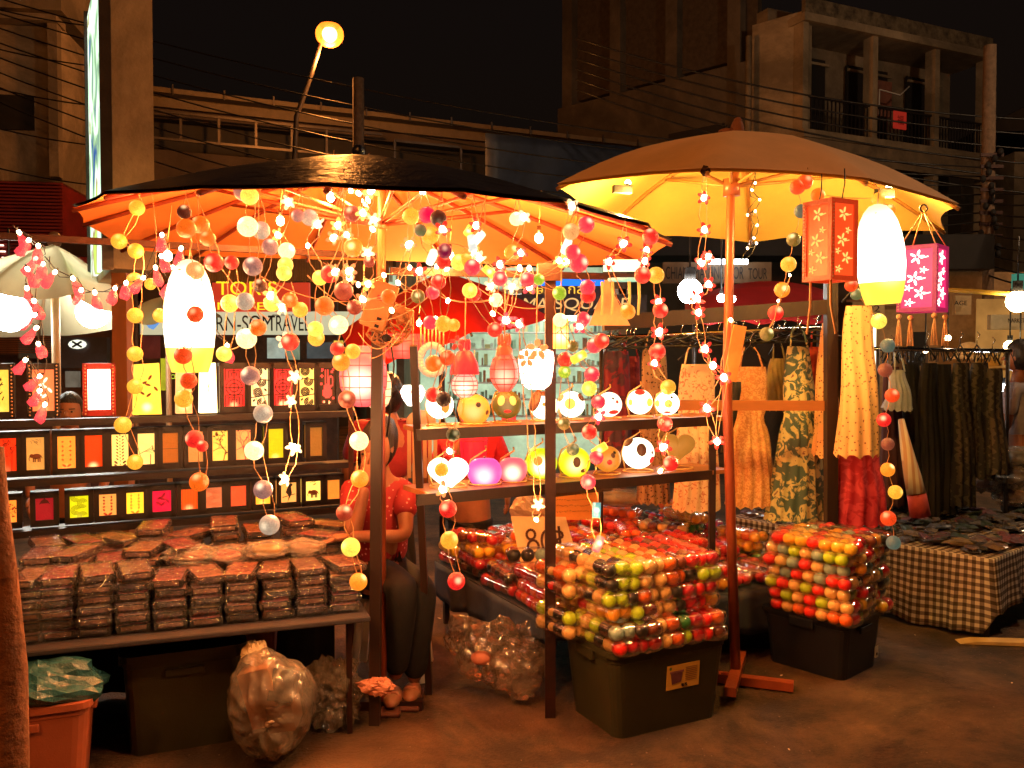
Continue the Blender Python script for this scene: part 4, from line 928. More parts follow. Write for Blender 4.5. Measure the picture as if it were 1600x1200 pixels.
for r_, (bk, z0, n_) in enumerate(((.42, ZT + .1, 3), (.66, ZT + .1, 4))):
    for i in range(9):
        c = tab_pt(60 + i * 55 + r_ * 12, bk); m_ = n_ + (1 if random.random() < .5 else 0)
        for j in range(m_):
            top = j == m_ - 1
            pack((c.x + random.uniform(-.006, .006), c.y + random.uniform(-.006, .006), z0 + j * (PH + .0055)), LA + random.uniform(-.18, .18) + (random.uniform(-.9, .9) if top else 0),
                 'film wrapped lantern pack, %s in the %s %s row stack from the left' % ('topmost' if top else (ORN[j] + ' layer up'), ORN[i], ('middle', 'rear')[r_]), top)
# loose film bundles on the heap
bundle = film('bundle film', (1, .9, .8), clear=.6, rough=.12, bump=1, bscale=14)
def crumple(c, r, sc, seed, m, name, label, cat, n=26, k=16, amp=.28, group=None, fine=.12, flat=False):
    rr = random.Random(seed); o1 = Vector((rr.uniform(0, 50), rr.uniform(0, 50), rr.uniform(0, 50)))
    f = lambda v: 1 + amp * noise.noise(v * 1.7 + o1) + fine * noise.noise(v * 6 + o1) + fine * .5 * abs(noise.noise(v * 14 + o1))
    mb = MB().ball(c, r, n, k, sc, fn=f)
    if flat:
        for v in mb.v: v.z = max(v.z, flat)
    o = mb.build(name, m, loc=(c[0], c[1], min(v.z for v in mb.v))); return tag(o, label, cat, group)
for px, py, d, r, c, lb in ((300, 868, 3.6, .08, (.5, .12, .06), 'plastic bag of orange sheets on the rear of the left pack heap'), (352, 868, 3.62, .075, (.55, .02, .03), 'plastic bag with a red cloth inside on the left pack heap'), (418, 858, 3.62, .07, (.75, .5, .12), 'plastic bag with a yellow paper fan inside on the left pack heap'), (476, 856, 3.7, .07, (.5, .28, .2), 'plastic bag of pinkish cards at the right end of the pack heap')):
    p = P(px, py, d); o = crumple(p, r, (1.3, .9, .55), px, bundle, 'plastic_bag', lb, 'bag', fine=.2)
    m_ = mat('bag stuff %d' % px, c, .5, coat=.5); q = MB().ball(p, r * .8, 14, 8, (1.25, .8, .4)); b_ = q.build('contents', m_, o, True)

# ---- storage tubs under the left table ---------------------------------------
def tote(name, c0, rz, w, d, h, m, label, lip=.018, taper=.88, sticker=None, grip=True):
    t = thing(name, label, 'storage tub', c0)
    T = Matrix.Translation(c0) @ Matrix.Rotation(rz, 4, 'Z'); k = taper
    mb = MB(T)
    def rr(s, z, ww, dd, rad=.05, n=4):
        pts = []
        for cx, cy, a0 in ((1, 1, 0), (-1, 1, 90), (-1, -1, 180), (1, -1, 270)):
            for i in range(n + 1):
                a = math.radians(a0 + 90 * i / n); pts.append((cx * (ww / 2 - rad) * s + rad * s * math.cos(a) + w / 2, cy * (dd / 2 - rad) * s + rad * s * math.sin(a) + d / 2, z))
        return pts
    rings = [rr(k, 0, w, d), rr(k * .995 + .005, h * .03, w, d), rr(.97, h * .86, w, d), rr(.985, h * .87, w, d), rr(.985, h * .93, w, d), rr(1, h * .935, w + lip, d + lip), rr(1, h, w + lip, d + lip), rr(.97, h, w - .02, d - .02), rr(.96, h - .03, w - .02, d - .02)]
    n = len(rings[0]); vs = [p for r in rings for p in r]; fs = [tuple(range(n))[::-1]]
    for i in range(len(rings) - 1):
        for j in range(n): fs.append((i * n + j, i * n + (j + 1) % n, (i + 1) * n + (j + 1) % n, (i + 1) * n + j))
    fs.append(tuple((len(rings) - 1) * n + j for j in range(n)))
    mb.add(vs, fs); o = mb.build('tub_body', m, t)
    for sx in (0, 1): mod_bevel(MB(T).box((w / 2 + (sx - .5) * (w * .985 + .012), d / 2, h * .88), (.022, .13, .05)).build('handle', m, t), .006)
    if grip: mod_bevel(MB(T).box((w / 2, -.002, h * .80), (w * .32, .012, .03)).build('grip', m, t), .004)
    return t, T
tote('orange_tub', Vector((-1.92, 2.83, 0)), LA + .03, .47, .34, .345, M['orangetub'], 'terracotta plastic tub at the lower left corner of the picture', sticker=None)
crumple(P(60, 1075, 3.08), .19, (1.1, .8, .55), 77, M['lidblue'], 'teal_bag', 'crumpled teal plastic bag stuffed in the terracotta tub', 'bag')
tote('dark_tote', Vector((-1.50, 3.28, 0)), LA + .05, .46, .36, .40, M['greentote'], 'dark green lidded tote under the left table, between terracotta tub and clear bag')
tote('pink_tub', Vector((-1.52, 3.72, 0)), LA, .5, .36, .42, mat('dusty pink plastic', (.34, .12, .08), .5), 'dusty pink tub in the shade behind the dark green tote')
# left edge wrapped pole
mb = MB(); pts = [P(8, 1190, 2.2), P(8, 1050, 2.2), P(6, 900, 2.2), P(-4, 800, 2.2), P(-14, 700, 2.2)]
mb.tube([Vector((p.x, p.y, max(0, p.z))) for p in [pts[0] - Vector((0, 0, .6))] + pts], [.05, .055, .05, .035, .03, .03], 14)
for v in mb.v: v.x += .006 * noise.noise(v * 14); v.y += .01 * noise.noise(v * 11)
tag(mb.build('cloth_wrapped_pole', mat('brown sacking', (.22, .08, .03), .9, var=.5, scale=9, bump=.8, bscale=25), smooth=True), 'brown cloth wrapped pole along the left picture edge', 'pole')
# clear bags on the ground
def sack(px, py, d, r, sc, seed, label, tint, inner=None, knot=True, clear=.7):
    p = P(px, py, d); m_ = film('sack film %d' % px, tint, clear=clear, rough=.2, bump=.7, bscale=9, fk=1.2, f0=.03)
    rr = random.Random(seed); o1 = Vector((seed, seed * .3, 1))
    f = lambda v: 1 + .16 * noise.noise(v * 1.6 + o1) + .13 * math.sin(math.atan2(v.x + .08, v.z) * 11 + 3 * noise.noise(v * 2)) * math.exp(-(math.acos(max(-1, min(1, -v.y))) / .8) ** 2) - .16 * math.exp(-(math.acos(max(-1, min(1, -v.y))) / .22) ** 2) + .06 * noise.noise(v * 5 + o1) + .03 * abs(noise.noise(v * 12))
    mb = MB().ball(p, r, 72, 44, sc, fn=f)
    for v in mb.v: v.z = max(v.z, .004)
    o = mb.build('clear_sack', m_, loc=(p.x, p.y, 0), smooth=True); tag(o, label, 'bag')
    if inner:
        for k, (dx, dz, s, c) in enumerate(inner):
            q = MB().box((0, 0, 0), s, T=Matrix.Rotation(rr.uniform(-.5, .5), 4, 'Y') @ Matrix.Rotation(rr.uniform(-.5, .5), 4, 'X'))
            for v in q.v: v += Vector((p.x + dx, p.y, p.z + dz))
            q.build('contents', c, o)
    if knot:
        mb = MB(); kp = p + Vector((.02, -r * sc[1] * 1.0, -.03))
        mb.ball(kp + Vector((0, .02, 0)), .014, 8, 6, (1, 1, .8)); mb.ball(kp + Vector((.012, .012, .012)), .009, 8, 6, (1.6, 1, .6))
        mb.build('knot', mat('twisted film', (.5, .35, .25), .3), o, True)
    return o
sack(424, 1100, 3.3, .18, (.92, .75, 1.12), 3, 'big knotted clear sack of cardboard standing beside the dark green tote', (1, .85, .7), [(-.03, .04, (.12, .1, .22), mat('cardboard', (.55, .25, .1), .8)), (.05, -.03, (.1, .12, .1), mat('brown paper', (.28, .13, .08), .8)), (.05, .07, (.09, .09, .12), M['dark'])], clear=.74)
crumple(P(400, 1020, 3.34), .055, (.9, .7, .8), 19, M['paper'], 'paper_parcel', 'crumpled cream paper parcel on top of the big clear sack', 'parcel', fine=.3, amp=.5)
crumple(P(518, 1085, 3.6), .12, (.9, .8, 1.1), 12, film('scrap film', (1, .85, .65), clear=.78, rough=.08, bump=1, bscale=14, fk=1.4, f0=.05), 'film_heap', 'heap of crumpled clear film between the sack and the square post', 'bag', fine=.5, n=40, k=24, flat=.004)
for i, (px, py, d, r) in enumerate(((775, 1018, 3.95, .145), (730, 995, 4.1, .10), (812, 1052, 3.85, .11), (830, 1005, 4.0, .11))):
    crumple(P(px, py, d), r, (1, .8, .95), 40 + i, film('scrap film2', (1, .8, .6), clear=.86, rough=.09, bump=.6, bscale=9, fk=1.5, f0=.05), 'film_sack', ('largest clear film sack of scraps on the ground under the ball table', 'pale film sack behind the larger ones at the left of the ball table', 'lowest film sack, beside the foot of the iron post', 'film sack tucked under the blue cloth beside the iron post')[i], 'bag', fine=.14, amp=.42, n=26, k=17, flat=.004)
tag(MB().ball(P(752, 1028, 3.85), .04, 10, 7, (1.2, .8, .8)).build('pink_scrap', mat('pink paper', (.6, .2, .12), .7), smooth=True), 'crumpled pink paper in the heap of film sacks', 'paper')

# ---- animal lantern shelf -----------------------------------------------------
SAng = math.atan2(.77, 1.372)
def sh_pt(px, back=0.0):
    k = (px - 800) / F; ox, oy = -.387 - math.sin(SAng) * back, 3.48 + math.cos(SAng) * back
    u = (oy * k - ox) / (1.372 - .77 * k); return Vector((ox + 1.372 * u, oy + .77 * u, 0))
t = thing('folding_shelf', 'wooden folding shelf with two boards of glowing animal lanterns', 'shelf', sh_pt(650))
for z in (1.263, 1.0):
    a = sh_pt(650, .13); b = sh_pt(1113, .13); a.z = b.z = z - .011; MB().beam(a, b, .29, .02).build('shelf_board', M['board'], t)
    a = sh_pt(650, -.02); b = sh_pt(1113, -.02); a.z = b.z = z - .02; MB().beam(a, b, .012, .045).build('front_rail', M['darkW'], t)
MB().beam(P(646, 540, 3.5), Vector((P(672, 1028, 4.0).x, 3.95, 0)), .03, .03).build('leg', M['darkW'], t)
for bk in (0, .26): a = sh_pt(1114, bk); b = a.copy(); a.z = 0; b.z = 1.28; MB().beam(a, b, .03, .03).build('leg', M['darkW'], t)
MB().beam(P(858, 770, 3.8), P(955, 760, 4.6), .02, .04).build('brace', M['darkW'], t)
def orb(px, py, r, shelf, lb, c, s, feats=(), shape='ball', hot=1.5, name='animal_lantern', sp=None):
    b = sh_pt(px, .12); d = b.y; R = r * d / F; zs = (1.263, 1.0)[shelf]; c0 = Vector((b.x, d, zs)); cz = P(px, py, d).z
    t = thing(name, lb, 'lantern', c0, 'glowing lanterns on the folding shelf')
    me = emit('orb_%d_%d' % (px, py), c, s, var=.1, scale=18, hot=hot, hotc=(1, .8, .45), hotpos=(0, -R * .9, cz - zs - R * .1), hotr=R * 1.1)
    cc = Vector((b.x, d, cz))
    if shape == 'ball': MB().ball(cc, R, 24, 14, (1, .9, .97)).build('globe', me, t, True)
    elif shape == 'heart':
        mb = MB(); NH = 40; KH = 10; vs = []; fs = []
        fd_ = (Vector((0, 0, 0)) - Vector((b.x, d, 0))).normalized(); rt_ = Vector((-fd_.y, fd_.x, 0))
        for i in range(KH * 2 + 1):
            a_ = math.pi * i / (2 * KH); s_ = max(.001, math.sin(a_)) ** .8; dy = math.cos(a_) * .55
            for j in range(NH):
                u = 2 * math.pi * j / NH; hx = 16 * math.sin(u) ** 3 / 15.5; hz = .78 * ((13 * math.cos(u) - 5 * math.cos(2 * u) - 2 * math.cos(3 * u) - math.cos(4 * u)) / 14.5 + .1) + .24 * math.cos(u) * (1 if math.cos(u) > 0 else .6)
                vs.append(cc + (rt_ * hx * s_ * 1.05 + fd_ * dy + Vector((0, 0, hz * s_))) * R)
        for i in range(KH * 2):
            for j in range(NH): fs.append((i * NH + j, i * NH + (j + 1) % NH, (i + 1) * NH + (j + 1) % NH, (i + 1) * NH + j))
        mb.add(vs, fs)
        mb.build('globe', me, t, True)
    elif shape == 'apple':
        fn = lambda v: 1 - .8 * max(0, v.z - .8) + .07 * v.z
        MB().ball(cc, R, 24, 16, (1, .9, .95), fn=fn).build('globe', me, t, True)
    rg = MB().ring((b.x, d, zs + .006), R * .95, .004, n=24); rg.build('wire_ring', M['brass'], t, True)
    sx = -1 if (px * 7) % 2 else 1
    MB().tube([(b.x - R * .8, d, zs + .006), (b.x - R * 1.05, d + .02, cz), (b.x - R * .8, d + .02, cz + R * .75), (b.x - R * .2, d, cz + R * 1.15), (b.x + R * .1, d, cz + R * 1.35), (b.x + R * .05, d, cz + R * 1.6)], .004, 6).build('wire_stand', M['brass'], t, True)
    MB().tube([(b.x, d, zs + .006), (b.x, d, cz - R * .9)], .004, 5).build('wire_stem', M['brass'], t, True)
    fd = (Vector((0, 0, 1.55)) - Vector((b.x, d, 1.55))).normalized(); rt = Vector((-fd.y, fd.x, 0))
    for nm, fx, fz, fr, fc, *sq in feats:      # patches lie on the globe: placed at the surface point, flattened
        dep = math.sqrt(max(0.02, 1 - min(.98, fx * fx + fz * fz)))
        nrm = (rt * fx + Vector((0, 0, fz)) + fd * dep).normalized()
        rot = nrm.to_track_quat('Z', 'Y').to_matrix()
        pp = cc + Vector((rt.x * fx * R + fd.x * dep * R * (.62 if shape == 'heart' else .95), (rt.y * fx + fd.y * dep * .92) * R, fz * R))
        MB().ball(pp, fr * R, 12, 6, (sq[0] if sq else 1, sq[1] if len(sq) > 1 else 1, .22), rot=rot).build(nm, fc, t, True)
    return t
Wt = (1, .88, .62)
dk = emit('brown patch', (.25, .07, .02), .35); ok = emit('orange patch', (1, .30, .04), .9); rk = emit('red patch', (.9, .03, .02), .9); gk = emit('golden patch', (1, .6, .1), 1.1); ik = M['ink']; tn = emit('tan ear', (.8, .35, .1), .7)
ears = lambda m: (('ear', -.68, .74, .3, m, 1, 1), ('ear', .68, .74, .3, m, 1, 1))
orb(687, 633, 22, 0, 'white bear lantern with orange eye patch, first on the upper board', Wt, 2.1, (('eye_patch', .42, -.1, .36, ok, .8, 1.2), ('ear', -.5, .7, .3, dk), ('ear', .55, .72, .28, dk), ('eye', .5, .05, .12, ik)))
orb(741, 640, 25, 0, 'amber fish lantern with orange fins on the upper board', (1, .36, .03), .9, (('eye', .25, .35, .17, ik), ('mouth', .8, -.15, .16, dk), ('fin', -.85, .1, .4, ok, .7, 1.3)), hot=.3)
orb(792, 632, 23, 0, 'dark green frog lantern with big ringed eyes on the upper board', (.16, .12, .01), .6, (('eye_ring', -.38, .3, .36, gk, .75, 1), ('eye_ring', .40, .3, .34, gk, .75, 1), ('eye', -.38, .3, .30, dk, .75, 1.05), ('eye', .42, .3, .28, dk, .75, 1.05), ('tongue', .05, -.42, .22, rk, 1.2, .6)), hot=.1)
orb(850, 634, 22, 0, 'white penguin lantern with brown hood behind the iron post, upper board', Wt, 2.05, (('hood', -.6, .4, .6, dk, .8, 1.4), ('beak', .0, .15, .14, ok), ('hood', .1, .88, .5, dk, 1.4, .6)))
orb(893, 632, 21, 0, 'white puppy lantern with brown ears right of the iron post, upper board', Wt, 2.05, (('muzzle', -.1, .1, .42, gk), ('ear', .7, .55, .34, dk), ('ear', -.75, .5, .3, tn), ('nose', -.15, -.15, .12, dk)))
orb(952, 632, 20, 0, 'white cat lantern with whiskers and red chin, upper board', Wt, 1.9, (('eye', .3, .5, .1, ik), ('nose', .62, .25, .14, rk), ('whisker', .35, .05, .4, dk, 1.2, .05), ('whisker', .38, -.1, .4, dk, 1.2, .05), ('whisker', .38, .18, .4, dk, 1.2, .05), ('mouth', .35, -.55, .38, rk, 1.1, .55)))
orb(1000, 628, 20, 0, 'white round lantern with red heart brow and lime cheeks, upper board', Wt, 2.1, (('heart_brow', 0, .78, .42, rk, 1, .8), ('cheek', .75, .0, .34, emit('lime cheek', (.8, .8, .1), 1.0)), ('cheek', -.72, 0, .25, gk)))
orb(1043, 630, 19, 0, 'small white clown lantern with amber nose, last on the upper board', Wt, 2.2, (('nose', .1, .0, .34, gk), ('eye', .35, .52, .12, ik), ('cheek', -.8, .0, .3, gk), ('mouth', .0, -.7, .25, rk, 1.3, .5)))
orb(700, 741, 30, 1, 'large blinding white heart lantern at the left end of the lower board', Wt, 2.1, (), 'heart', 1, 'heart_lantern')
orb(757, 739, 27, 1, 'violet pink apple lantern on the lower board', (.62, .08, .36), 1.25, (('stalk', 0, .96, .16, dk, .5, 1),), 'apple', .9, 'apple_lantern')
orb(801, 735, 23, 1, 'coral pink apple lantern with a hot centre on the lower board', (.95, .10, .13), 1.25, (), 'apple', 1.6, 'apple_lantern')
orb(846, 724, 25, 1, 'lime frog lantern with orange eye cheeks behind the iron post, lower board', (.62, .72, .01), 1.0, (('cheek', -.2, .25, .3, ok), ('ear', -.55, .88, .34, gk), ('pupil', -.45, .86, .14, ik), ('ear', -.96, -.05, .28, gk)), hot=3)
orb(898, 722, 25, 1, 'lime bird lantern with dark oval eye on the lower board', (.7, .72, .01), 1.0, (('eye', .15, .1, .3, dk, .8, 1.1), ('beak', .55, -.45, .18, dk, 1.2, .8)), hot=1)
orb(950, 717, 21, 1, 'dull orange chick lantern with red beak on the lower board', (.75, .26, .02), .75, (('eye', .4, .35, .17, dk, 1, 1.2), ('beak', .15, -.15, .2, rk), ('lash', .5, .55, .12, ik)), hot=.1)
orb(998, 708, 25, 1, 'white panda lantern with brown eye patch on the lower board', Wt, 2.1, (('eye_patch', .2, .3, .38, dk, .85, 1.1), ('ear', -.6, .7, .36, dk), ('cheek', .82, -.35, .25, rk), ('nose', .85, .1, .12, dk)), hot=1)
orb(1060, 700, 25, 1, 'dim orange heart lantern, last on the lower board', (.6, .24, .03), .6, (), 'heart', 0, 'heart_lantern')
# ================================================================ COTTON BALL PACKS
BC = dict(L=(.55, .80, .02), C=(.95, .60, .22), K=(.02, .015, .012), O=(1, .20, .008), A=(1, .46, .02), R=(.92, .015, .01), M=(.60, .004, .03), G=(.32, .48, .45), D=(.03, .24, .05), B=(.22, .05, .015), P=(.95, .08, .12), Y=(1, .62, .04))
def shell(v): return v
ball_me = {}
for k_, c_ in BC.items():
    mm = mat('cotton ball ' + k_, tuple(x ** 1.15 for x in c_), .42, var=.2, scale=3, bump=.3, bscale=9, coat=.9, stretch=(1, 1, 2.2)); ball_me[k_] = MB().ball((0, 0, 0), 1, 14, 9).mesh('cotton_ball', mm, True)
BR = .0325
film_me = {}
def pack_film(nx, ny, seed):
    key = (nx, ny, seed)
    if key not in film_me:
        mb = MB(); r = random.Random(seed); n = 18; k = 4 * ny; vs = []; fs = []
        W2, D2, H2 = nx * BR + .003, ny * BR + .002, BR + .002
        for i in range(k + 1):
            y = -D2 + (2 * D2) * i / k; e = 1 - max(0, abs(y) - D2 + .02) / .02 * .25
            for j in range(n):
                a = 2 * math.pi * j / n; ca, sa = math.cos(a), math.sin(a); p = 3.6
                q = (abs(ca) ** p + abs(sa) ** p) ** (-1 / p)
                vs.append((W2 * ca * q * e + r.uniform(-.0018, .0018), y, H2 * sa * q * e + r.uniform(-.002, .002)))
        for i in range(k):
            for j in range(n): fs.append((i * n + j, i * n + (j + 1) % n, (i + 1) * n + (j + 1) % n, (i + 1) * n + j))
        fs.append(tuple(range(n))[::-1]); fs.append(tuple(k * n + j for j in range(n)))
        mb.add(vs, fs); film_me[key] = mb.mesh('film_wrap', M['film2'], True)
    return film_me[key]
def ball_pack(p, rz, cols, nx, ny, label, group='packs of cotton balls', tilt=0, fr=None):
    """cols: string of colour keys repeated along the pack; fr: colours of the front pair"""
    t = thing('ball_pack', label, 'ball pack', p, group, rz); t.rotation_euler = (tilt, 0, rz)
    for j in range(ny):
        for i in range(nx):
            ch = (fr[i % len(fr)] if (fr and j == 0) else cols[(j if len(cols) > 1 else 0) % len(cols)])
            o = link(bpy.data.objects.new('cotton_ball', ball_me[ch])); o.parent = t
            o.location = ((i - (nx - 1) / 2) * BR * 2.0 + random.uniform(-.001, .001), (j - (ny - 1) / 2) * BR * 1.96, random.uniform(-.0015, .0015)); o.scale = (BR * .985,) * 3; o.rotation_euler = (random.uniform(0, 3), random.uniform(0, 3), 0)
    w = link(bpy.data.objects.new('film_wrap', pack_film(nx, ny, random.randrange(3)))); w.parent = t
    return t
CN = dict(L='lime', C='cream', K='black', O='orange', A='amber', R='red', M='crimson', G='grey blue', D='dark green', B='brown', P='pink', Y='yellow')
LV = ['lowest', 'second', 'third', 'fourth', 'fifth', 'sixth', 'topmost']
random.seed(12)
# ---- big tote in front
c0 = P(962, 1172, 3.42); c0.z = 0; c0 = Vector((.405, 3.42, 0))
tt, T = tote('tote_box', c0, A27, .60, .42, .365, M['greentote'], 'large olive plastic tote with a yellow product sticker, piled with cotton ball packs', taper=.86, grip=False)
mb = MB(T @ Matrix.Translation((.27, .0115, .17)) @ Matrix.Rotation(math.radians(4.3), 4, 'X')); mb.box((.085, 0, .05), (.17, .002, .105))
st = mb.build('sticker', mat('yellow sticker', (.75, .45, .08), .5, var=.06), tt)
TS = T @ Matrix.Translation((.27, .0100, .17)) @ Matrix.Rotation(math.radians(4.3), 4, 'X')
mb = MB(TS); mb.prism([(.018, .072), (.08, .074), (.074, .028), (.028, .02)], -.002, 0); mb.build('sticker_picture', mat('plum print2', (.2, .07, .1), .5), tt)
mb = MB(TS); mb.prism([(.014, .076), (.085, .078), (.084, .07), (.016, .068)], -.003, 0); mb.build('sticker_picture', mat('lid print', (.3, .12, .14), .5), tt)
mb = MB(TS); mb.ball((.016, -.001, .09), .007, 10, 4, (1, .1, 1)); mb.build('sticker_mark', mat('green print', (.15, .25, .05), .5), tt)
mb = MB(TS); [mb.box((.125, -.0015, .085 - k * .008), (.06, .001, .0025)) for k in range(8)]; mb.build('sticker_print', mat('brown print2', (.35, .18, .05), .5), tt)['kind'] = 'stuff'
text_mesh('$5', tt, TS @ Vector((.075, -.003, .006)), w=.03, h=.012, rz=A27, m=M['ink'], name='price')
rows = ['RR MM CO LR', 'GG KB CO DM RR', 'AA LK CB KM RA', 'LL KC CC KO RM', 'LL KC OC KL LL', 'KL LC CO BR RM']
lay = [['RM', 'MR', 'CO', 'LR', 'RB'], ['GG', 'KB', 'CO', 'DM', 'RO'], ['AA', 'LB', 'CC', 'KM', 'RA'], ['LL', 'KO', 'CC', 'KM', 'RM'], ['KL', 'LC', 'CO', 'OK', 'LL'], ['KL', 'LC', 'CO', 'BR', 'RM']]
for z_, row in enumerate(lay):
    for c_, pr in enumerate(row):
        q = Vector((.045 + c_ * .114 + random.uniform(-.004, .004) + (-.02 if z_ in (1, 3) else 0), .235 + random.uniform(-.02, .01) + (-.02 if z_ < 2 else 0), .372 + BR * .6 + z_ * .0605))
        side = c_ == 0
        cols = ('LCK', 'CKL', 'RAC', 'BCK', 'CKL', 'CKC')[z_] if c_ == 0 else (pr[0] + pr[1] if random.random() < .5 else pr[1] + pr[0])
        n_ = 7 if z_ > 1 else 8
        ball_pack(T @ q, A27 + random.uniform(-.04, .04) + (.04 if c_ == 0 else 0), cols, 2, n_, '%s ball pack fronted %s and %s, %s layer, olive tote' % (('left', 'second', 'middle', 'fourth', 'right')[c_], CN[pr[0]], CN[pr[1]], LV[z_] if z_ < 5 else 'topmost'), 'ball packs piled on the olive tote', fr=pr)
# sideways packs hanging over the left of the tote
for k, (z_, cs) in enumerate(((.40, 'CKC'), (.46, 'LKC'), (.575, 'CBR'), (.64, 'CO'))):
    ball_pack(T @ Vector((-.045, .33, z_)), A27 + .10, cs, 2, 4, 'ball pack of %s jutting left off the pile, %s of four' % (' and '.join(CN[x] for x in cs[:2]), ('lowest', 'second', 'third', 'top')[k]), 'ball packs piled on the olive tote')
# ---- blue tote at right
c1 = Vector((1.585, 4.06, 0)); R2 = math.radians(42)
tt2, T2 = tote('tote_box', c1, R2, .40, .46, .285, M['bluetote'], 'dark navy plastic tote with a small white tag, right of the pale umbrella pole', taper=.88)
MB(T2 @ Matrix.Translation((.335, .009, .08))).box((0, 0, 0), (.035, .002, .055)).build('tag', mat('white tag', (.6, .55, .4), .5), tt2); MB(T2 @ Matrix.Translation((.335, .007, .07))).box((0, 0, 0), (.012, .002, .012)).build('tag_print', M['ink'], tt2)
lay2 = [['OR', 'LY', 'MB', 'YR'], ['CR', 'YC', 'AM', 'RG'], ['CL', 'MB', 'RC', 'KG'], ['RC', 'KA', 'CC', 'DR'], ['GR', 'AG', 'LO', 'MG'], ['LC', 'CR', 'RA', 'OB'], ['YR', 'CM', 'BA', 'KB']]
for z_, row in enumerate(lay2):
    for c_, pr in enumerate(row):
        q = Vector((.03 + c_ * .114, .20 + random.uniform(-.03, .03), .292 + BR * .6 + z_ * .0565))
        ball_pack(T2 @ q, R2 + random.uniform(-.08, .08), pr[::-1] + random.choice('RACGLYDM'), 2, 7, '%s ball pack fronted %s and %s, %s layer on the navy tote' % (('left', 'second', 'third', 'right')[c_], CN[pr[0]], CN[pr[1]], LV[z_]), 'ball packs piled on the navy tote', fr=pr)
# ---- middle table with a sea of packs
C0 = Vector((.16, 3.86, 0)); TM = Matrix.Translation(C0) @ Matrix.Rotation(A27, 4, 'Z')
t = thing('low_table', 'low table draped in dull blue cloth under the heaps of cotton ball packs', 'table', C0)
MB(TM).box((.85, .66, .35), (1.7, 1.32, .02)).build('tabletop', M['bluecloth'], t)
mb = MB(TM); vs = []; NX = 50
for i in range(NX + 1):
    u = i / NX
    for j in range(6):
        v = j / 5; dpt = .16 + .05 * math.sin(u * 9) + .03 * math.sin(u * 23)
        if u < .5: x, y = 0, 1.32 * (1 - u * 2); ox, oy = -1, 0
        else: x, y = 1.7 * (u * 2 - 1), 0; ox, oy = 0, -1
        w = .018 * v * math.sin(u * 70) + .012; vs.append((x + ox * w, y + oy * w, .362 - dpt * v))
mb.add(vs, [(i * 6 + j, (i + 1) * 6 + j, (i + 1) * 6 + j + 1, i * 6 + j + 1) for i in range(NX) for j in range(5)])
o = mb.build('cloth_drape', M['bluecloth'], t, True); o.modifiers.new('s', 'SOLIDIFY').thickness = .004
for x in (.04, 1.66):
    for y in (.04, 1.28): MB(TM).box((x, y, .17), (.03, .03, .34)).build('leg', M['steel'], t)
random.seed(44)
def mp(s, y, layer, rz, cs, nx=2, ny=5, fr=None, nm=''):
    ball_pack(TM @ Vector((s, y, .362 + BR + .003 + layer * .060)), A27 + rz, cs, nx, ny, nm, 'ball packs heaped on the low table', fr=fr)
k = 0
pal = ['RO', 'AY', 'MR', 'CB', 'RR', 'OO', 'KG', 'PR', 'AO', 'DK', 'MK', 'RC', 'YA', 'OR', 'BM']
for r_, y in enumerate((.20, .56, .92, 1.18)):
    for c_ in range(12):
        s = .07 + c_ * .142
        nl = 1 + (r_ > 0) + (random.random() < .55) + (r_ > 1 and random.random() < .5)
        if r_ == 0 and c_ < 2: nl = 3
        for l_ in range(nl):
            if r_ and l_ < nl - 2: 
                pass
            cs = pal[(k * 7 + r_ * 3) % len(pal)]; k += 1
            if c_ < 3 and r_ == 0: cs = ('RO', 'OR', 'MR')[l_ % 3]
            if c_ < 2 and r_ >= 1: cs = ('YC', 'MB', 'KB', 'MR')[(l_ + r_) % 4]
            if c_ > 8 and r_ == 0: cs = ('MB', 'KD', 'MR')[l_ % 3]
            mp(s + random.uniform(-.01, .01), y + random.uniform(-.02, .02), l_, random.uniform(-.12, .12) + (random.choice((0, 0, .5, -.5)) if l_ == nl - 1 and r_ else 0), cs, 2, 5 if r_ < 3 else 4, nm='%s and %s ball pack, layer %s in %s column of %s table row' % (CN[cs[0]], CN[cs[1]], ('one', 'two', 'three', 'four')[l_], (ORN + ['last'])[c_], ('front', 'second', 'third', 'back')[r_]))
tag(crumple(P(965, 776, 5.35), .13, (1.7, .6, .42), 5, bundle, 'cream_bag', 'long cream bag of balls lying at the back of the low table', 'bag', fine=.15), None); 
o = MB().ball(P(965, 778, 5.35), .115, 16, 8, (1.65, .5, .36)); tag(o.build('cream_ball_bundle', mat('cream bundle', (.6, .42, .18), .6, bump=1, bscale=12), smooth=True), 'bundle of cream balls inside the long bag at the back', 'bundle')
# red and grey rod shaped pack on the price-sign side
q = P(868, 866, 3.92); ball_pack(q, A27 + 1.2, 'GCKGGKK', 1, 7, 'single row pack of grey, cream and black balls lying before the price sign', 'ball packs heaped on the low table')
# ---- price sign
c = P(850, 845, 4.25); t = thing('price_sign', 'hand drawn card sign reading 80 baht standing among the ball packs', 'sign', c)
T = Matrix.Translation(c) @ Matrix.Rotation(.12, 4, 'Z') @ Matrix.Rotation(-.3, 4, 'X')
MB(T).prism([(-.16, .125), (.115, .115), (.17, -.125), (-.115, -.135)], 0, .006).build('card', mat('cream card', (.98, .72, .36), .7, var=.08), t)
mk = mat('marker ink', (.10, .03, .01), .6, bump=0)
mb = MB(T @ Matrix.Translation((0, -.002, 0)))
s_ = []
s_ += [arc(-.065, .032, .024, 0, 360, 14, .9), arc(-.055, -.028, .032, 0, 360, 16, .85), arc(.012, .0, .048, -60, 250, 16, .5), [(.055, .045), (.062, -.055)], [(.055, .045), (.09, .04), (.095, .018), (.06, 0)], [(.06, 0), (.108, -.058)], [(.076, .07), (.084, -.07)]]
strokes(mb, s_, I4, .012, -.002, 0); mb.build('price_lettering', mk, t)
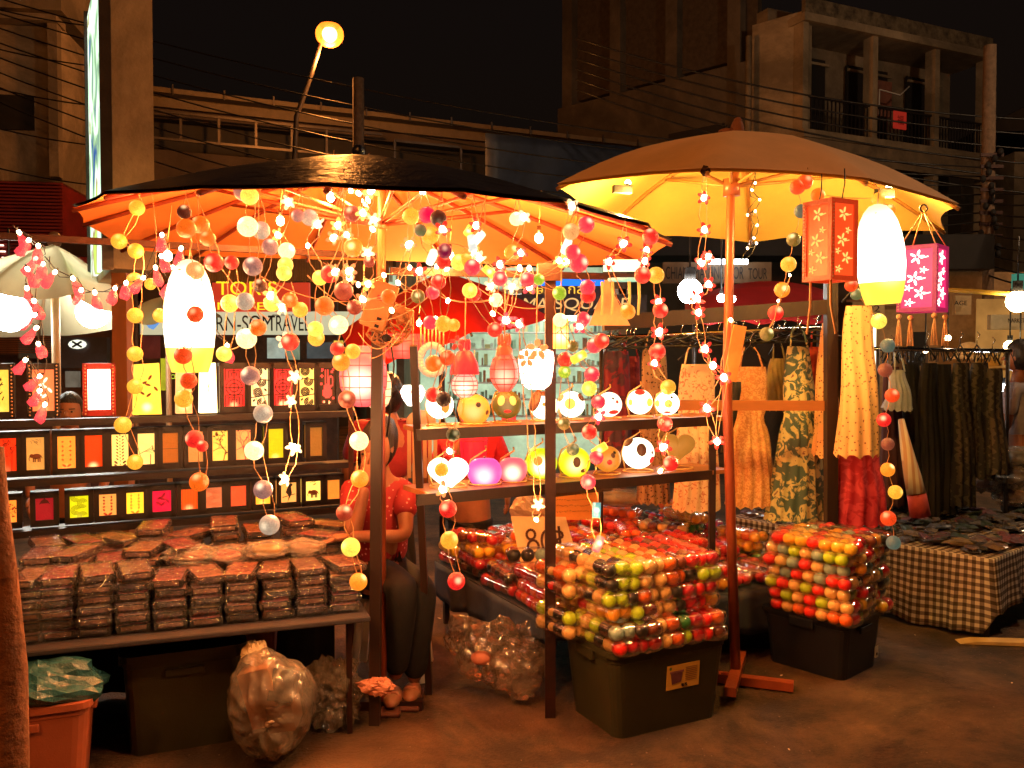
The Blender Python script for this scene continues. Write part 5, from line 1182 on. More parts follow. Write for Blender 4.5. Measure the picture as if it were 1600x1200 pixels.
c = P(898, 787, 4.6); t = thing('note_sign', 'orange cardboard note with faint handwriting leaning under the lower board', 'sign', c)
T = Matrix.Translation(c) @ Matrix.Rotation(.1, 4, 'Z') @ Matrix.Rotation(-.2, 4, 'X')
MB(T).box((0, 0, 0), (.26, .005, .17)).build('card', mat('orange card', (.75, .34, .08), .7, var=.1), t)
mb = MB(T); rr = random.Random(3)
for z in range(4):
    x = -.1
    while x < .09: strokes(mb, [[(x, .05 - z * .03), (x + rr.uniform(.004, .014), .05 - z * .03 + rr.uniform(-.006, .006))]], I4, .002, -.006, -.003); x += .014
mb.build('handwriting', BRN, t)['kind'] = 'stuff'
# pale plastic bags behind the table
crumple(P(830, 800, 4.7), .1, (1.1, .7, 1), 60, mat('pale bag', (.5, .38, .26), .4, bump=1, bscale=10), 'pale_bag', 'pale plastic bag slumped under the lower lantern board', 'bag')

# ================================================================ STRING LIGHTS
SB = dict(A=((1, .42, .03), .85, .35), Y=((1, .70, .08), 1.0, .5), YW=((1, .86, .34), 1.35, 1.2), O=((1, .26, .015), .85, 1.2), OR=((1, .14, .008), .8, .5), RO=((.85, .06, .008), .75, .5), R=((.85, .02, .015), .8, .9), PK=((.9, .04, .07), .85, 1.1), P=((.9, .0, .07), .8, .1),
 DK=((.10, .012, .006), .5, .9), DR=((.36, .03, .012), .6, 1.0), GP=((.36, .17, .14), .65, .9), GR=((.50, .38, .26), .7, .35), BK=((.05, .018, .012), .45, .05), GN=((.12, .16, .06), .6, .3), OG=((.20, .14, .02), .6, 1.2), DG=((.02, .045, .01), .4, .4), LG=((.28, .5, .02), .8, 1.2), PU=((.26, .0, .05), .6, .5), BR=((.32, .07, .03), .5, 0), PE=((1, .40, .12), .8, .5), TG=((.12, .17, .12), .5, 0))
SN = dict(A='amber', Y='yellow', YW='pale yellow', O='orange', OR='deep orange', RO='red orange', R='red', PK='pink')
sb_me = {}
for k_, (c_, s_, h_) in SB.items():
    mm = emit('cotton light ' + k_, c_, s_, var=.48, scale=6, hot=h_ * 1.5, hotc=tuple(x + (1 - x) * f for x, f in zip(c_, (.6, .42, .2))), hotpos=(0, -.8, .35), hotr=.75)
    sb_me[k_] = MB().ball((0, 0, 0), 1, 20, 12).mesh('cotton_ball', mm, True)
FC = dict(W=((1, .70, .35), 1.3), Y=((1, .66, .12), 1.15), O=((1, .28, .08), .95), R=((.85, .03, .02), .85), P=((.95, .06, .09), .9))
fl_me = {}; bud_me = {}
for k_, (c_, s_) in FC.items():
    mb = MB(); a0 = .3
    for i in range(5):
        a = a0 + i * 1.2566; rot = Matrix.Rotation(-a, 3, 'Y') @ Matrix.Rotation(.35, 3, 'X')
        mb.ball(rot @ Vector((0, 0, .62)) + Vector((0, .1 if i % 2 else -.12, 0)), 1, 8, 6, (.27, .08, .42), rot=rot)
    fl_me[k_] = mb.mesh('petal_ring', emit('petal ' + k_, c_, s_, var=.2, scale=4, hot=.8, hotc=(1, .8, .4), hotpos=(0, 0, 0), hotr=.6), True)
    mb = MB(); mb.lathe([(.02, 0), (.26, .06), (.36, .45), (.55, 1.1), (.75, 1.9), (.35, 2.3), (.5, 1.5)], n=9)
    for v in mb.v: v += Vector((noise.noise(v * 2.3), noise.noise(v * 2.3 + Vector((5, 0, 0))), noise.noise(v * 2.3 + Vector((0, 7, 0))))) * .42 * min(1, v.z); bud_me[k_] = mb.mesh('tissue_fin', emit('fin ' + k_, (c_[0], c_[1] * 1.5, c_[2] * 3), s_ * 1.5, .42, var=.4, scale=2), True)
blb_me = MB().ball((0, 0, 0), 1, 10, 7, (1, 1, 1.35)).mesh('fairy_bulb', glow('fairy bulb', (1, .62, .34), 26), True)
cap_me = {k: MB().lathe([(.0, -1.3), (.7, -1.3), (.75, 0), (.7, 1.3), (.0, 1.3)], n=12).mesh('capsule_shade', emit('capsule ' + k, c, s, hot=1.2, hotpos=(0, -.6, 0), hotr=.9), True) for k, c, s in (('Y', (1, .65, .05), 1.1), ('W', (1, .85, .6), 1.4), ('T', (.08, .45, .5), .7), ('P', (.95, .15, .14), 1.1), ('B', (.5, .62, .6), 1.0))}
rs = random.Random(99)
def strand(d, top, items, label, twin=True, group='cotton ball light strands', m=None):
    """items: 'x,y,r,C' balls; 'x,y,fC' flowers; 'x,y,cC' capsules. Everything of one strand hangs on one cable."""
    its = [q.strip().split(',') for q in items.split(';') if q.strip()]
    p0 = P(top[0], top[1], d); t = thing('light_strand', label, 'string light', p0, group)
    cable_pts = [[p0], [p0 + Vector((.012, .01, 0))]]
    for q in its:
        x, y = float(q[0]), float(q[1]); dd = d + rs.uniform(-.05, .05); p = P(x, y, dd); kind = q[-1]
        prev = cable_pts[0][-1]; 
        R = .012
        if kind[0] == 'f' and kind != 'f':
            s = rs.uniform(.026, .034) * d / 3.1; o = inst('light_flower', fl_me[kind[1]], t, p, (rs.uniform(-.6, .6), rs.uniform(-1, 1), rs.uniform(-.5, .5)), s)
            b = link(bpy.data.objects.new('fairy_bulb', blb_me)); b.parent = o; b.scale = (.36, .36, .36); b.location = (0, -.18, 0)
        elif kind[0] == 'b':
            inst('fairy_bulb', blb_me, t, p, (rs.uniform(-1, 1), rs.uniform(-1, 1), 0), .0075 if kind == 'b' else .0045)
        elif kind[0] == 'c':
            inst('capsule_shade', cap_me[kind[1]], t, p, (rs.uniform(-.8, .8), rs.uniform(-1.2, 1.2), 0), .02)
        elif kind[0] == 't':
            rx, ry = rs.uniform(2.4, 3.4), rs.uniform(-.8, .8); o = inst('tissue_fin', bud_me[kind[1]], t, p, (rx, ry, 0), (.024, .024, .03))
            b = link(bpy.data.objects.new('fairy_bulb', blb_me)); b.parent = o; b.scale = (.3, .3, .24); b.location = (0, 0, .02)
            sk = link(bpy.data.objects.new('lamp_socket', sock_me)); sk.parent = o; sk.scale = (.26,) * 3; sk.location = (0, 0, -.3)
        else:
            r = float(q[2]) * dd / F; R = r; inst('cotton_ball', sb_me[kind], t, p, (rs.uniform(-.5, .35), rs.uniform(-.7, .7), rs.uniform(-.9, .9)), r)
        for ci, cp in enumerate(cable_pts):
            sg = 1 if ci == 0 else -1; a_ = cp[-1]; e = p + Vector((sg * min(R * .5, .008), R * .9 if ci else -R * 1.02 if False else R * .9, R * .4))
            n = max(2, int((a_ - e).length / .05))
            for k in range(1, n + 1):
                f = k / n; w = math.sin(math.pi * f); cp.append(a_.lerp(e, f) + Vector((rs.uniform(-.006, .006) + sg * .008 * w, rs.uniform(-.004, .004), -.01 * w)))
    for cp in (cable_pts if twin else cable_pts[:1]): MB().tube(cp, .0017, 4, cap=False).build('cord', m or M['wire'], t, True)
    return t
sock_me = MB().lathe([(.0, -1), (.5, -1), (.6, 0), (.4, .9), (0, .9)], n=8).mesh('lamp_socket', M['bwire'], True)
strand(3.25, (213, 298), '214,325,12,A;186,377,12,A;212,392,12,A;210,438,12,A;211,493,12,A;211,553,12,A;211,604,12,A;192,664,13,A;211,722,12,A', 'long all amber ball strand hanging before the brown wooden post')
strand(3.1, (236, 298), '235,444,9,A;250,493,11,A', 'two ball amber strand just left of the oval lantern', twin=False)
strand(2.75, (286, 292), '288,331,11,DK;291,357,15,OR;305,423,14,PE;305,491,13,RO;286,555,14,RO;295,595,13,RO;287,623,14,A;304,686,14,R;316,697,9,R;311,753,15,OR', 'red and orange ball strand hanging in front of the left oval lantern')
strand(2.9, (302, 292), '313,351,14,OR;325,373,12,OR;334,410,15,R;362,410,11,R;359,474,14,Y;350,553,12,Y', 'slanting strand of orange, red and yellow balls right of the oval lantern')
strand(2.8, (382, 289), '380,299,15,GP;390,306,14,Y;387,354,16,YW;395,416,15,GP;383,471,14,GR;403,512,13,OR;385,529,16,YW;391,587,15,GP;411,646,15,GR;397,704,15,YW;411,765,15,GP;421,820,16,GR', 'longest strand of grey, mauve and pale yellow balls above the pack stacks')
strand(2.95, (400, 289), '408,360,14,GR;422,386,13,GP;406,446,11,DK;425,474,13,Y;453,469,12,OR;469,484,12,A', 'strand of grey, mauve, brown, yellow and orange balls')
strand(2.85, (436, 289), '451,315,fW;436,368,fY;448,392,13,YW;446,414,12,Y;444,427,12,Y;424,462,fY;443,480,fW', 'flower and pale yellow ball strand ending in a hot white flower')
strand(3.0, (468, 289), '465,337,10,GP;484,340,13,GR;497,352,fW;481,384,b;500,434,12,Y;493,514,12,Y;494,528,13,A', 'thin strand with one silver ball and three yellow balls beneath')
strand(2.9, (530, 288), '528,353,fY;522,372,fO;541,367,fO;515,428,14,R;526,424,fO;507,478,15,OR;529,508,15,YW', 'strand of cream flowers, one red, one orange and one pale yellow ball')
strand(2.95, (548, 288), '517,304,b;548,298,b;560,302,b;575,311,b;550,334,13,DR;552,387,15,O;546,424,fO;548,432,fO', 'strand of bare bulbs, a brown ball and a glowing amber ball near the canopy')
strand(3.0, (536, 288), '537,455,15,DR;554,480,12,DR;527,545,11,R;551,549,12,A;533,566,14,O;542,624,14,DR;561,689,15,YW;562,748,14,O;538,801,13,DR;548,855,15,Y;560,909,14,O', 'long dark red, orange and yellow strand ending beside the wooden post by the seller')
strand(3.05, (442, 470), '453,534,14,R;444,532,fW;461,588,fW;456,627,fW;460,698,fW;447,748,fW', 'strand of hot white flowers hanging before the lantern rack')
strand(2.8, (583, 288), '580,298,fY;567,332,fY;584,343,fW;582,358,b;575,395,fW;577,409,9,DR;575,442,fY;567,468,fO;607,464,12,OR', 'pale flower strand beside the red umbrella pole')
strand(2.9, (634, 289), '642,338,13,A;640,383,fO;622,442,b;653,463,11,OG;612,485,b', 'strand with one amber ball, an orange flower and an olive ball')
strand(2.85, (668, 290), '662,300,fO;667,336,13,P;672,368,14,A;657,360,10,GN;675,402,cW;685,440,12,R;676,457,11,PK;655,425,fR;672,504,11,PK;681,498,b;677,568,13,OR;699,559,12,RO;677,617,12,R', 'crowded strand of magenta, amber and pink balls left of the black ball')
strand(2.7, (688, 290), '685,341,13,BK;692,360,fR;695,392,12,PU;693,409,12,R;683,416,b;698,420,b;693,506,13,A;709,508,10,A;693,624,12,BK;708,679,11,DG;703,705,fR;690,734,11,A;693,765,fO;700,795,14,R;702,844,14,A;713,908,14,R', 'longest middle strand from a black ball down to a red ball over the film sacks')
strand(2.9, (736, 291), '745,352,fR;735,358,cY;747,372,cW;738,380,cB;717,410,13,Y;728,407,11,A;738,418,13,PK;740,459,12,R;734,454,12,Y;773,515,12,R', 'strand of cream capsules with yellow and pink balls under it')
strand(3.0, (760, 292), '742,396,fW;750,405,fW;765,425,cY;775,469,11,YW;767,448,fW;781,435,12,PK;770,490,b', 'strand with yellow capsule and a single pale yellow ball')
strand(3.05, (806, 296), '807,342,11,YW;819,338,fW;800,394,12,O;814,394,fR;782,413,fR;812,418,b;827,419,b;824,437,12,PK;828,447,fP;800,449,fW;790,500,fP;812,506,fP;841,790,fW;838,812,b', 'strand of hot yellow balls with pink flowers before the red parasol')
strand(3.0, (880, 313), '893,322,fW;885,385,cW;873,406,fY;885,410,fY;842,437,9,LG;874,458,11,LG;875,500,11,YW;895,541,9,OG;883,562,12,R;882,581,10,LG;881,662,10,OG;895,702,10,GN', 'green and lime ball strand right of the rusty iron post')
strand(2.9, (899, 315), '892,362,13,PE;916,351,13,PK;895,394,12,PK;904,411,15,PK;918,449,12,PK;919,462,12,R;911,498,11,PK;905,510,fP;940,533,12,R;929,540,12,PK;904,558,cY;925,585,12,PK;921,607,12,Y;935,628,11,PK;934,650,fP;921,675,12,R;937,702,cY;932,715,11,PK;919,753,12,PK;932,797,cT;935,850,cP', 'longest pink and red strand ending over the packs of the olive tote')
strand(3.2, (975, 330), '974,380,fR;950,408,fR;981,487,12,O', 'short strand with two red flowers and one orange ball')
strand(3.2, (1018, 356), '1016,370,13,R;1010,392,fR;1008,408,fR;1004,430,13,R;1025,430,13,A;1030,472,fR;1032,485,12,R;1030,520,fR;1027,549,13,R;1022,568,fR;1044,605,12,A;1039,662,12,R;1036,698,fR;1048,724,12,R;1032,736,b', 'red ball and red flower strand at the right tip of the navy umbrella')
strand(3.5, (1098, 262), '1101,308,fR;1101,360,fR;1095,410,fR;1108,400,fR;1106,445,fR;1088,468,fR;1091,488,fR;1100,545,fR;1112,572,fR;1131,590,fR;1105,638,fR;1120,688,fR;1142,500,b', 'all red flower strand hanging from the front rib of the pale umbrella')
strand(3.5, (1262, 262), '1258,284,12,RO;1246,292,12,RO;1252,330,11,TG;1240,374,11,OG;1232,413,12,A;1222,453,12,O;1212,489,12,R;1198,522,11,OG;1216,470,bs;1234,430,bs', 'red, olive and amber ball strand left of the red box lantern', twin=False)
strand(3.6, (1284, 276), '1278,305,11,OR;1372,311,10,A;1390,328,9,O;1330,446,10,RO;1338,460,9,GN;1373,502,12,Y;1387,540,11,TG;1383,578,11,BR;1394,618,11,RO;1381,656,11,R;1387,694,10,BR;1387,734,11,O;1399,769,11,A;1388,810,12,RO;1396,848,11,TG', 'long mixed ball strand hanging right of the speckled cream dress', twin=False)
strand(3.9, (1178, 268), '1180,286,bs;1175,297,bs;1187,312,bs;1168,336,bs;1180,330,bs;1183,352,bs;1178,372,bs;1168,388,bs;1182,380,bs;1160,408,bs', 'string of tiny white fairy bulbs bunched beside the pale umbrella pole', m=M['bwire'])
strand(3.0, (20, 352), '30,363,tR;45,375,tR;60,384,tR;56,404,tR;67,412,tR;42,450,tR;43,420,tR;53,470,tR;54,492,tR;57,512,tR;60,537,tR;62,588,tR;40,562,tR;62,610,tR;70,632,tR', 'red tissue fin light string dropping down at the far left', group='red tissue fin strings', m=M['bwire'])
strand(3.05, (70, 400), '86,425,tR;114,435,tR;127,453,tR;148,457,tR;180,450,tR;197,442,tR;224,434,tR;253,367,tR;243,418,tR;270,418,tR;283,388,tR;252,400,tR;268,440,tR;355,540,tR', 'red tissue fin light string swagged across to the oval lantern', group='red tissue fin strings', m=M['bwire'])
strand(3.1, (505, 410), '560,445,b;600,430,b;640,418,b;700,470,b;768,470,b;792,497,b;812,420,b', 'bare bulb string sweeping across the middle of the stall')
# slack cables swagged between strands
for i, (x0, y0, x1, y1, sg, d) in enumerate(((408, 432, 560, 470, .03, 3.0), (560, 500, 700, 430, .06, 3.1), (600, 470, 690, 405, .02, 3.0), (715, 420, 850, 480, .05, 3.1), (800, 405, 905, 380, .04, 3.0), (330, 395, 420, 500, .02, 2.9), (395, 520, 350, 545, .02, 2.9), (640, 500, 580, 560, .03, 3.2), (700, 380, 790, 440, -.03, 3.0), (480, 430, 600, 480, .05, 3.1), (620, 520, 560, 520, .06, 3.2), (455, 440, 500, 540, .03, 3.0), (860, 420, 780, 415, .03, 3.0), (930, 440, 870, 520, .02, 3.0))):
    cable(P(x0, y0, d), P(x1, y1, d + .1), sg, .0018, 'slack_cord', 'slack cream light cord looping between the ball strands, %s' % ('by the dark brown ball', 'left of the red parasol', 'by the umbrella pole', 'over the red parasol', 'by the twin yellow flower', 'right of the oval lantern', 'above the lattice lanterns', 'below the power strip', 'over the yellow balls', 'left of the umbrella pole', 'round the power strip', 'below the orange flowers', 'along the cross beam', 'beside the rusty post')[i], None, M['wire'], 'cord')
# red shade row of fairy drop cords from the canopy
# ---- big hanging lanterns
def oval_lantern(px, y0, y1, w, d, label, tilt=0, hot=7):
    c = P(px, y1, d); H = (y1 - y0) * d / F; Wd = w * d / F / 2
    t = thing('oval_lantern', label, 'lantern', c)
    prof = [(.70, 0), (.84, .10), (.93, .22), (1, .40), (.98, .56), (.90, .70), (.76, .83), (.58, .92), (.36, .98), (.12, 1.0)]
    def rot(v): return c + Matrix.Rotation(tilt, 3, 'Y') @ (v - c)
    mb = MB().lathe([(r * Wd, z * H) for r, z in prof if z > .2], c, 28, sc=(1, .6)); mb.v = [rot(v) for v in mb.v]
    me = emit('oval shade %d' % px, (1, .82, .42), 1.1, var=.05, scale=6, hot=hot, hotc=(1, .88, .62), hotpos=(0, -.02, H * .5), hotr=H * .62)
    mb.build('shade', me, t, True)
    mb = MB().lathe([(r * Wd, z * H) for r, z in prof if z <= .23], c, 28, sc=(1, .6)); mb.v = [rot(v) for v in mb.v]
    mb.build('base_band', emit('oval band %d' % px, (1, .66, .06), 1.25, var=.05, scale=6, hot=2.2, hotc=(1, .8, .4), hotpos=(0, -.02, H * .34), hotr=H * .3), t, True)
    mb = MB().tube([c + Vector((0, 0, H)), c + Vector((.01, 0, H + .06)), c + Vector((-.01, .03, H + .11))], .003, 5); mb.v = [rot(v) for v in mb.v]; mb.build('cord', M['wire'], t, True)
    for k in range(5):
        a = -1.9 + k * .25; z = H * (.9 - k * .1); r = Wd * (.55 + .08 * k)
        mb = MB().ball(c + Vector((r * math.cos(a), r * .6 * math.sin(a) * 1.03, z)), .012, 8, 4, (1, .25, .35)); mb.v = [rot(v) for v in mb.v]; mb.build('leaf_print', BRN, t, True)
    return t
oval_lantern(297, 406, 582, 80, 3.0, 'big blinding white oval lantern with yellow base at the left', hot=9)
oval_lantern(1380, 320, 475, 76, 3.55, 'big blinding white oval lantern with yellow base right of the red box lantern', tilt=-.07, hot=10)
def cut_lantern(px, y0, y1, w, d, rz, label, c, gl, tass=False):
    p = P(px, y1, d); H = (y1 - y0) * d / F; s = w * d / F / 2
    t = thing('cut_paper_lantern', label, 'lantern', p); T = Matrix.Translation(p) @ Matrix.Rotation(rz, 4, 'Z')
    sh = emit('cut shade %d' % px, c, 1.25, var=.2, scale=6); fr = emit('cut frame %d' % px, tuple(x * .8 for x in c), .55, var=.1); gm = glow('cut glow %d' % px, gl[0], gl[1])
    for sx in (-1, 1):
        for sy in (-1, 1): MB(T).box((sx * s, sy * s, H / 2), (.018, .018, H)).build('corner_post', fr, t)
    for z in (.009, H - .009):
        for k in range(4): MB(T @ Matrix.Rotation(k * math.pi / 2, 4, 'Z')).box((0, -s, z), (2 * s - .018, .017, .018)).build('frame_rail', fr, t)
    rr = random.Random(int(px))
    for k in range(4):
        Tk = T @ Matrix.Rotation(k * math.pi / 2, 4, 'Z') @ Matrix.Translation((0, -s, 0))
        MB(Tk).box((0, 0, H / 2), (2 * s - .018, .004, H - .036)).build('paper_side', sh, t)
        mb = MB(Tk @ Matrix.Translation((0, -.003, 0)))
        for z, x, q in ((.82, .0, 1), (.62, .35, .5), (.5, -.15, 1), (.28, .2, .9), (.14, -.45, .6), (.36, -.5, .5)):
            cx, cz = x * s, z * H; q *= s * .42
            for a in range(5): an = a * 1.2566 + rr.uniform(-.2, .2); blob(mb, cx + q * .6 * math.cos(an), cz + q * .6 * math.sin(an), q * .45, q * .17, an, I4, 7, -.002, 0)
            strokes(mb, [[(cx + q * .5, cz - q * .2), (cx + q * 1.5, cz + q * .0)]], I4, q * .13, -.002, 0)
        mb.build('flower_cutouts', gm, t)['kind'] = 'stuff'
        mb = MB(Tk); [mb.ball((sx * s, -.01, z * H / 24), .0035, 6, 4) for sx in (-1,) for z in range(1, 24)]; mb.build('beading', mat('pale bead', (0, 0, 0)), t, True)['kind'] = 'stuff'
    hk = p + Vector((0, 0, H + .16))
    if tass:
        MB().ring(hk + Vector((0, 0, .012)), .016, .004, 'X', 14).build('hook_ring', M['iron'], t, True)
        for sx, sy in ((-1, -1), (1, -1), (1, 1), (-1, 1)):
            q = T @ Vector((sx * s, sy * s, H)); MB().tube([q, hk], .003, 5).build('cord', M['wire'], t, True)
        for sx, sy in ((-1, -1), (1, -1), (-1, 1), (1, 1)):
            q = T @ Vector((sx * s, sy * s, 0)); MB().ball(q - Vector((0, 0, .02)), .013, 10, 7).build('tassel_knot', mat('tassel cord', (.75, .42, .18), .8), t, True)
            mb = MB()
            for k in range(7): a = k; mb.tube([q - Vector((0, 0, .02)), q + Vector((.008 * math.cos(a), .008 * math.sin(a), -.07)), q + Vector((.014 * math.cos(a), .014 * math.sin(a), -.15))], .0022, 4)
            mb.build('tassel', mat('tassel cord', (0, 0, 0)), t, True)['kind'] = 'stuff'
    else:
        for sx in (-1, 1): q = T @ Vector((sx * s * .9, 0, H)); MB().tube([q, q + Vector((.01, 0, .06)), q + Vector((.02, .03, .12))], .0025, 5).build('cord', M['bwire'], t, True)
        for sx in (-.6, 1): q = T @ Vector((sx * s, -s, 0)); MB().tube([q, q + Vector((0, 0, -.09)), q + Vector((.02 * sx, 0, -.2))], .005, 5).build('ribbon', M['wire'], t, True)
cut_lantern(1296, 316, 440, 50, 3.3, math.radians(-62), 'red box lantern with cut out glowing flowers hanging from the pale umbrella', (.9, .06, .01), ((1, .45, .10), 1.0))
cut_lantern(1441, 386, 488, 52, 3.9, math.radians(47), 'purple box lantern with white hot flower cutouts and cream tassels', (.62, .02, .12), ((1, .66, .5), 3), True)
# middle cluster of lanterns
def paper_lantern(px, y0, y1, w, d, c, s, label, prof, hot=1, cap=None, n=20, tas=False):
    p = P(px, y1, d); H = (y1 - y0) * d / F; R = w * d / F / 2; t = thing('paper_lantern', label, 'lantern', p)
    MB().lathe([(r * R, z * H) for r, z in prof], p, n).build('shade', emit('paper %d_%d' % (px, y0), c, s, var=.12, scale=12, hot=hot, hotc=(1, .7, .45), hotpos=(0, -R * .8, H * .4), hotr=H * .5), t, True)
    for r, z in prof[1:-1]: MB().ring(p + Vector((0, 0, z * H)), r * R * 1.01, .0018, n=22, k=4).build('hoop', RD, t)
    for k in range(8):
        a = k * math.pi / 4; MB().tube([p + Vector((r * R * 1.01 * math.cos(a), r * R * 1.01 * math.sin(a), z * H)) for r, z in prof], .0012, 4, cap=False).build('rib_wire', RD, t)
    if cap:
        q = p + Vector((0, 0, H)); MB().lathe([(cap[0] * R, -.005), (cap[0] * R * .9, cap[1] * .4), (cap[0] * R * .5, cap[1] * .85), (.004, cap[1])], q, 20).build('cap', emit('cap %d' % px, cap[2], .8, var=.1), t, True)
        for k in range(6):
            a = k * 1.047; MB().ball(q + Vector((math.cos(a) * R * .35, math.sin(a) * R * .35, cap[1] * 1.15)), R * .28, 8, 6, (.5, .5, 1.6)).build('petal', emit('cap %d' % px, c), t, True)
    MB().tube([p + Vector((0, 0, H)), p + Vector((.005, 0, H + .35))], .0025, 5).build('cord', M['wire'], t, True)
    return t
RNDP = [(.35, 0), (.75, .12), (.97, .32), (1, .5), (.97, .68), (.75, .88), (.35, 1)]
paper_lantern(726, 583, 621, 40, 3.5, (1, .45, .32), 1.3, 'white pink globe lantern under a red dome cap, in front of the shop', RNDP, 1.5, (1.15, .10, (.9, .02, .03)))
paper_lantern(788, 553, 612, 44, 3.5, (1, .10, .06), .95, 'red ribbed lantern with pointed petals on top, in front of the shop', [(.4, 0), (.8, .2), (1, .35), (1, .6), (.8, .85), (.45, 1)], .8, (.6, .05, (.95, .08, .02)))
paper_lantern(838, 545, 608, 56, 3.55, (1, .92, .72), 3.2, 'large blinding white pot lantern behind the rusty post', [(.45, 0), (.8, .12), (.92, .4), (1, .75), (.92, .95), (.5, 1)], 3)
paper_lantern(876, 497, 545, 24, 3.4, (1, .78, .08), 1.3, 'yellow cylinder lantern just right of the rusty post', [(1, 0), (1, .5), (1, 1)], 1.5)
paper_lantern(568, 540, 635, 74, 3.75, (1, .12, .12), .95, 'large pink globe lantern behind the umbrella pole', RNDP, 1.8)
paper_lantern(590, 575, 640, 44, 4.0, (1, .78, .35), 1.2, 'pale yellow ribbed lantern glowing between the posts by the seller', RNDP, .8)
paper_lantern(645, 602, 634, 40, 4.2, (1, .9, .7), 3.0, 'small white hot lantern beside the shelf leg', [(.4, 0), (.8, .35), (1, .7), (.7, 1)], 2)
paper_lantern(633, 522, 560, 66, 4.3, (1, .07, .05), .9, 'flat red drum lantern high beside the shelf leg', [(.85, 0), (1, .3), (1, .7), (.85, 1)], .3)
paper_lantern(740, 655, 720, 44, 4.35, (.9, .01, .03), .7, 'tall plain red lantern hanging behind the upper board', [(.9, 0), (1, .5), (.9, 1)], 0)
paper_lantern(795, 648, 668, 22, 4.35, (.9, .06, .05), .8, 'narrow red lantern tube hanging behind the green frog', [(1, 0), (1, 1)], 0)
# flower shaped cardboard ornaments and rope wreath
p = P(675, 562, 3.9); t = thing('rope_wreath', 'round cream rope wreath hanging beside the red drum lantern', 'wreath', p)
mb = MB(); 
for k in range(26): a = k * 2 * math.pi / 26; mb.ball(p + Vector((math.cos(a) * .055, 0, math.sin(a) * .065)), .017, 8, 6)
mb.build('rope_beads', emit('rope glow', (.8, .55, .28), .55), t, True)['kind'] = 'stuff'
for k in range(7): MB().tube([p + Vector((-.05 + k * .017, 0, .06)), p + Vector((-.05 + k * .017, 0, .16))], .004, 5).build('cord', M['wire'], t, True)
for i, (px, py, r, lb) in enumerate(((840, 545, 15, 'orange blossom ornament above the white pot lantern'), (823, 560, 12, 'smaller orange blossom ornament left of the white pot lantern'), (715, 535, 11, 'red blossom ornament above the red domed lantern'))):
    p = P(px, py, 3.45); o = link(bpy.data.objects.new('paper_blossom', MB().mesh('x', M['ink']))) if False else inst('paper_blossom', fl_me['O' if i < 2 else 'R'], None, p, (.2, .3, 0), r * 3.45 / F * 1.2); tag(o, lb, 'ornament')
# wooden figure chime behind shelf leg
p = P(658, 650, 4.3); t = thing('wood_chime', 'pale wooden owl shaped chime with long wood strips behind the shelf leg', 'chime', p)
MB().ball(p + Vector((0, 0, -.03)), .075, 14, 10, (1, .25, .8)).build('head_board', M['paleW'], t, True)
for k in range(6): q = p + Vector((-.06 + k * .026, 0, -.07)); MB().box(q + Vector((0, 0, -.12 - .02 * (k % 3))), (.019, .008, .24 + .04 * (k % 3))).build('wood_strip', M['paleW'], t)
# power strip lashed to the pole
p = P(598, 492, 3.5); t = thing('power_strip', 'tan power strip and tangled cables lashed to the umbrella pole', 'power strip', p)
T = Matrix.Translation(p) @ Matrix.Rotation(.35, 4, 'Y')
mod_bevel(MB(T).box((-.02, -.035, .03), (.105, .03, .19)).build('strip_case', mat('tan plastic', (.38, .16, .045), .5), t), .008)
MB(T).box((-.02, -.052, .06), (.034, .004, .02)).build('rocker_switch', mat('red switch', (.4, .03, .02), .4), t)
for z in (-.05, -.02): MB(T).box((.0, -.052, z), (.018, .004, .012)).build('socket_hole', M['dark'], t)
mb = MB(); rr = random.Random(5)
for k in range(26):
    a = p + Vector((rr.uniform(-.03, .08), -.02, rr.uniform(-.1, .05))); pts = [a]
    for j in range(7): a = a + Vector((rr.uniform(-.045, .05), rr.uniform(-.012, .012), rr.uniform(-.045, .035))); pts.append(p + Vector((.02, 0, -.03)) + (a - p) * min(1, .10 / max(.05, (a - p).length)))
    mb.tube(pts, .0035, 5)
mb.build('tangled_cable', mat('orange brown cable', (.28, .11, .03), .5), t, True)['kind'] = 'stuff'
mod_bevel(MB(T).box((.07, -.005, .03), (.09, .04, .06)).build('plug_adapter', mat('tan plastic', (0, 0, 0)), t), .006); MB(T).ball((.05, -.02, -.085), .02, 10, 6).build('black_plug', M['dark'], t, True)
MB().tube([p + Vector((.03, 0, -.1)), p + Vector((.045, 0, -.2)), p + Vector((.03, .02, -.36)), p + Vector((0, .1, -.5))], .004, 5).build('drop_cable', M['bwire'], t, True)
# pink scrunched bow tied low on the post
crumple(P(590, 1072, 3.55), .05, (1.4, .8, .6), 90, mat('pink rag', (.65, .25, .15), .8), 'pink_rag', 'pinkish rag tied round the foot of the square post', 'rag', fine=.4)
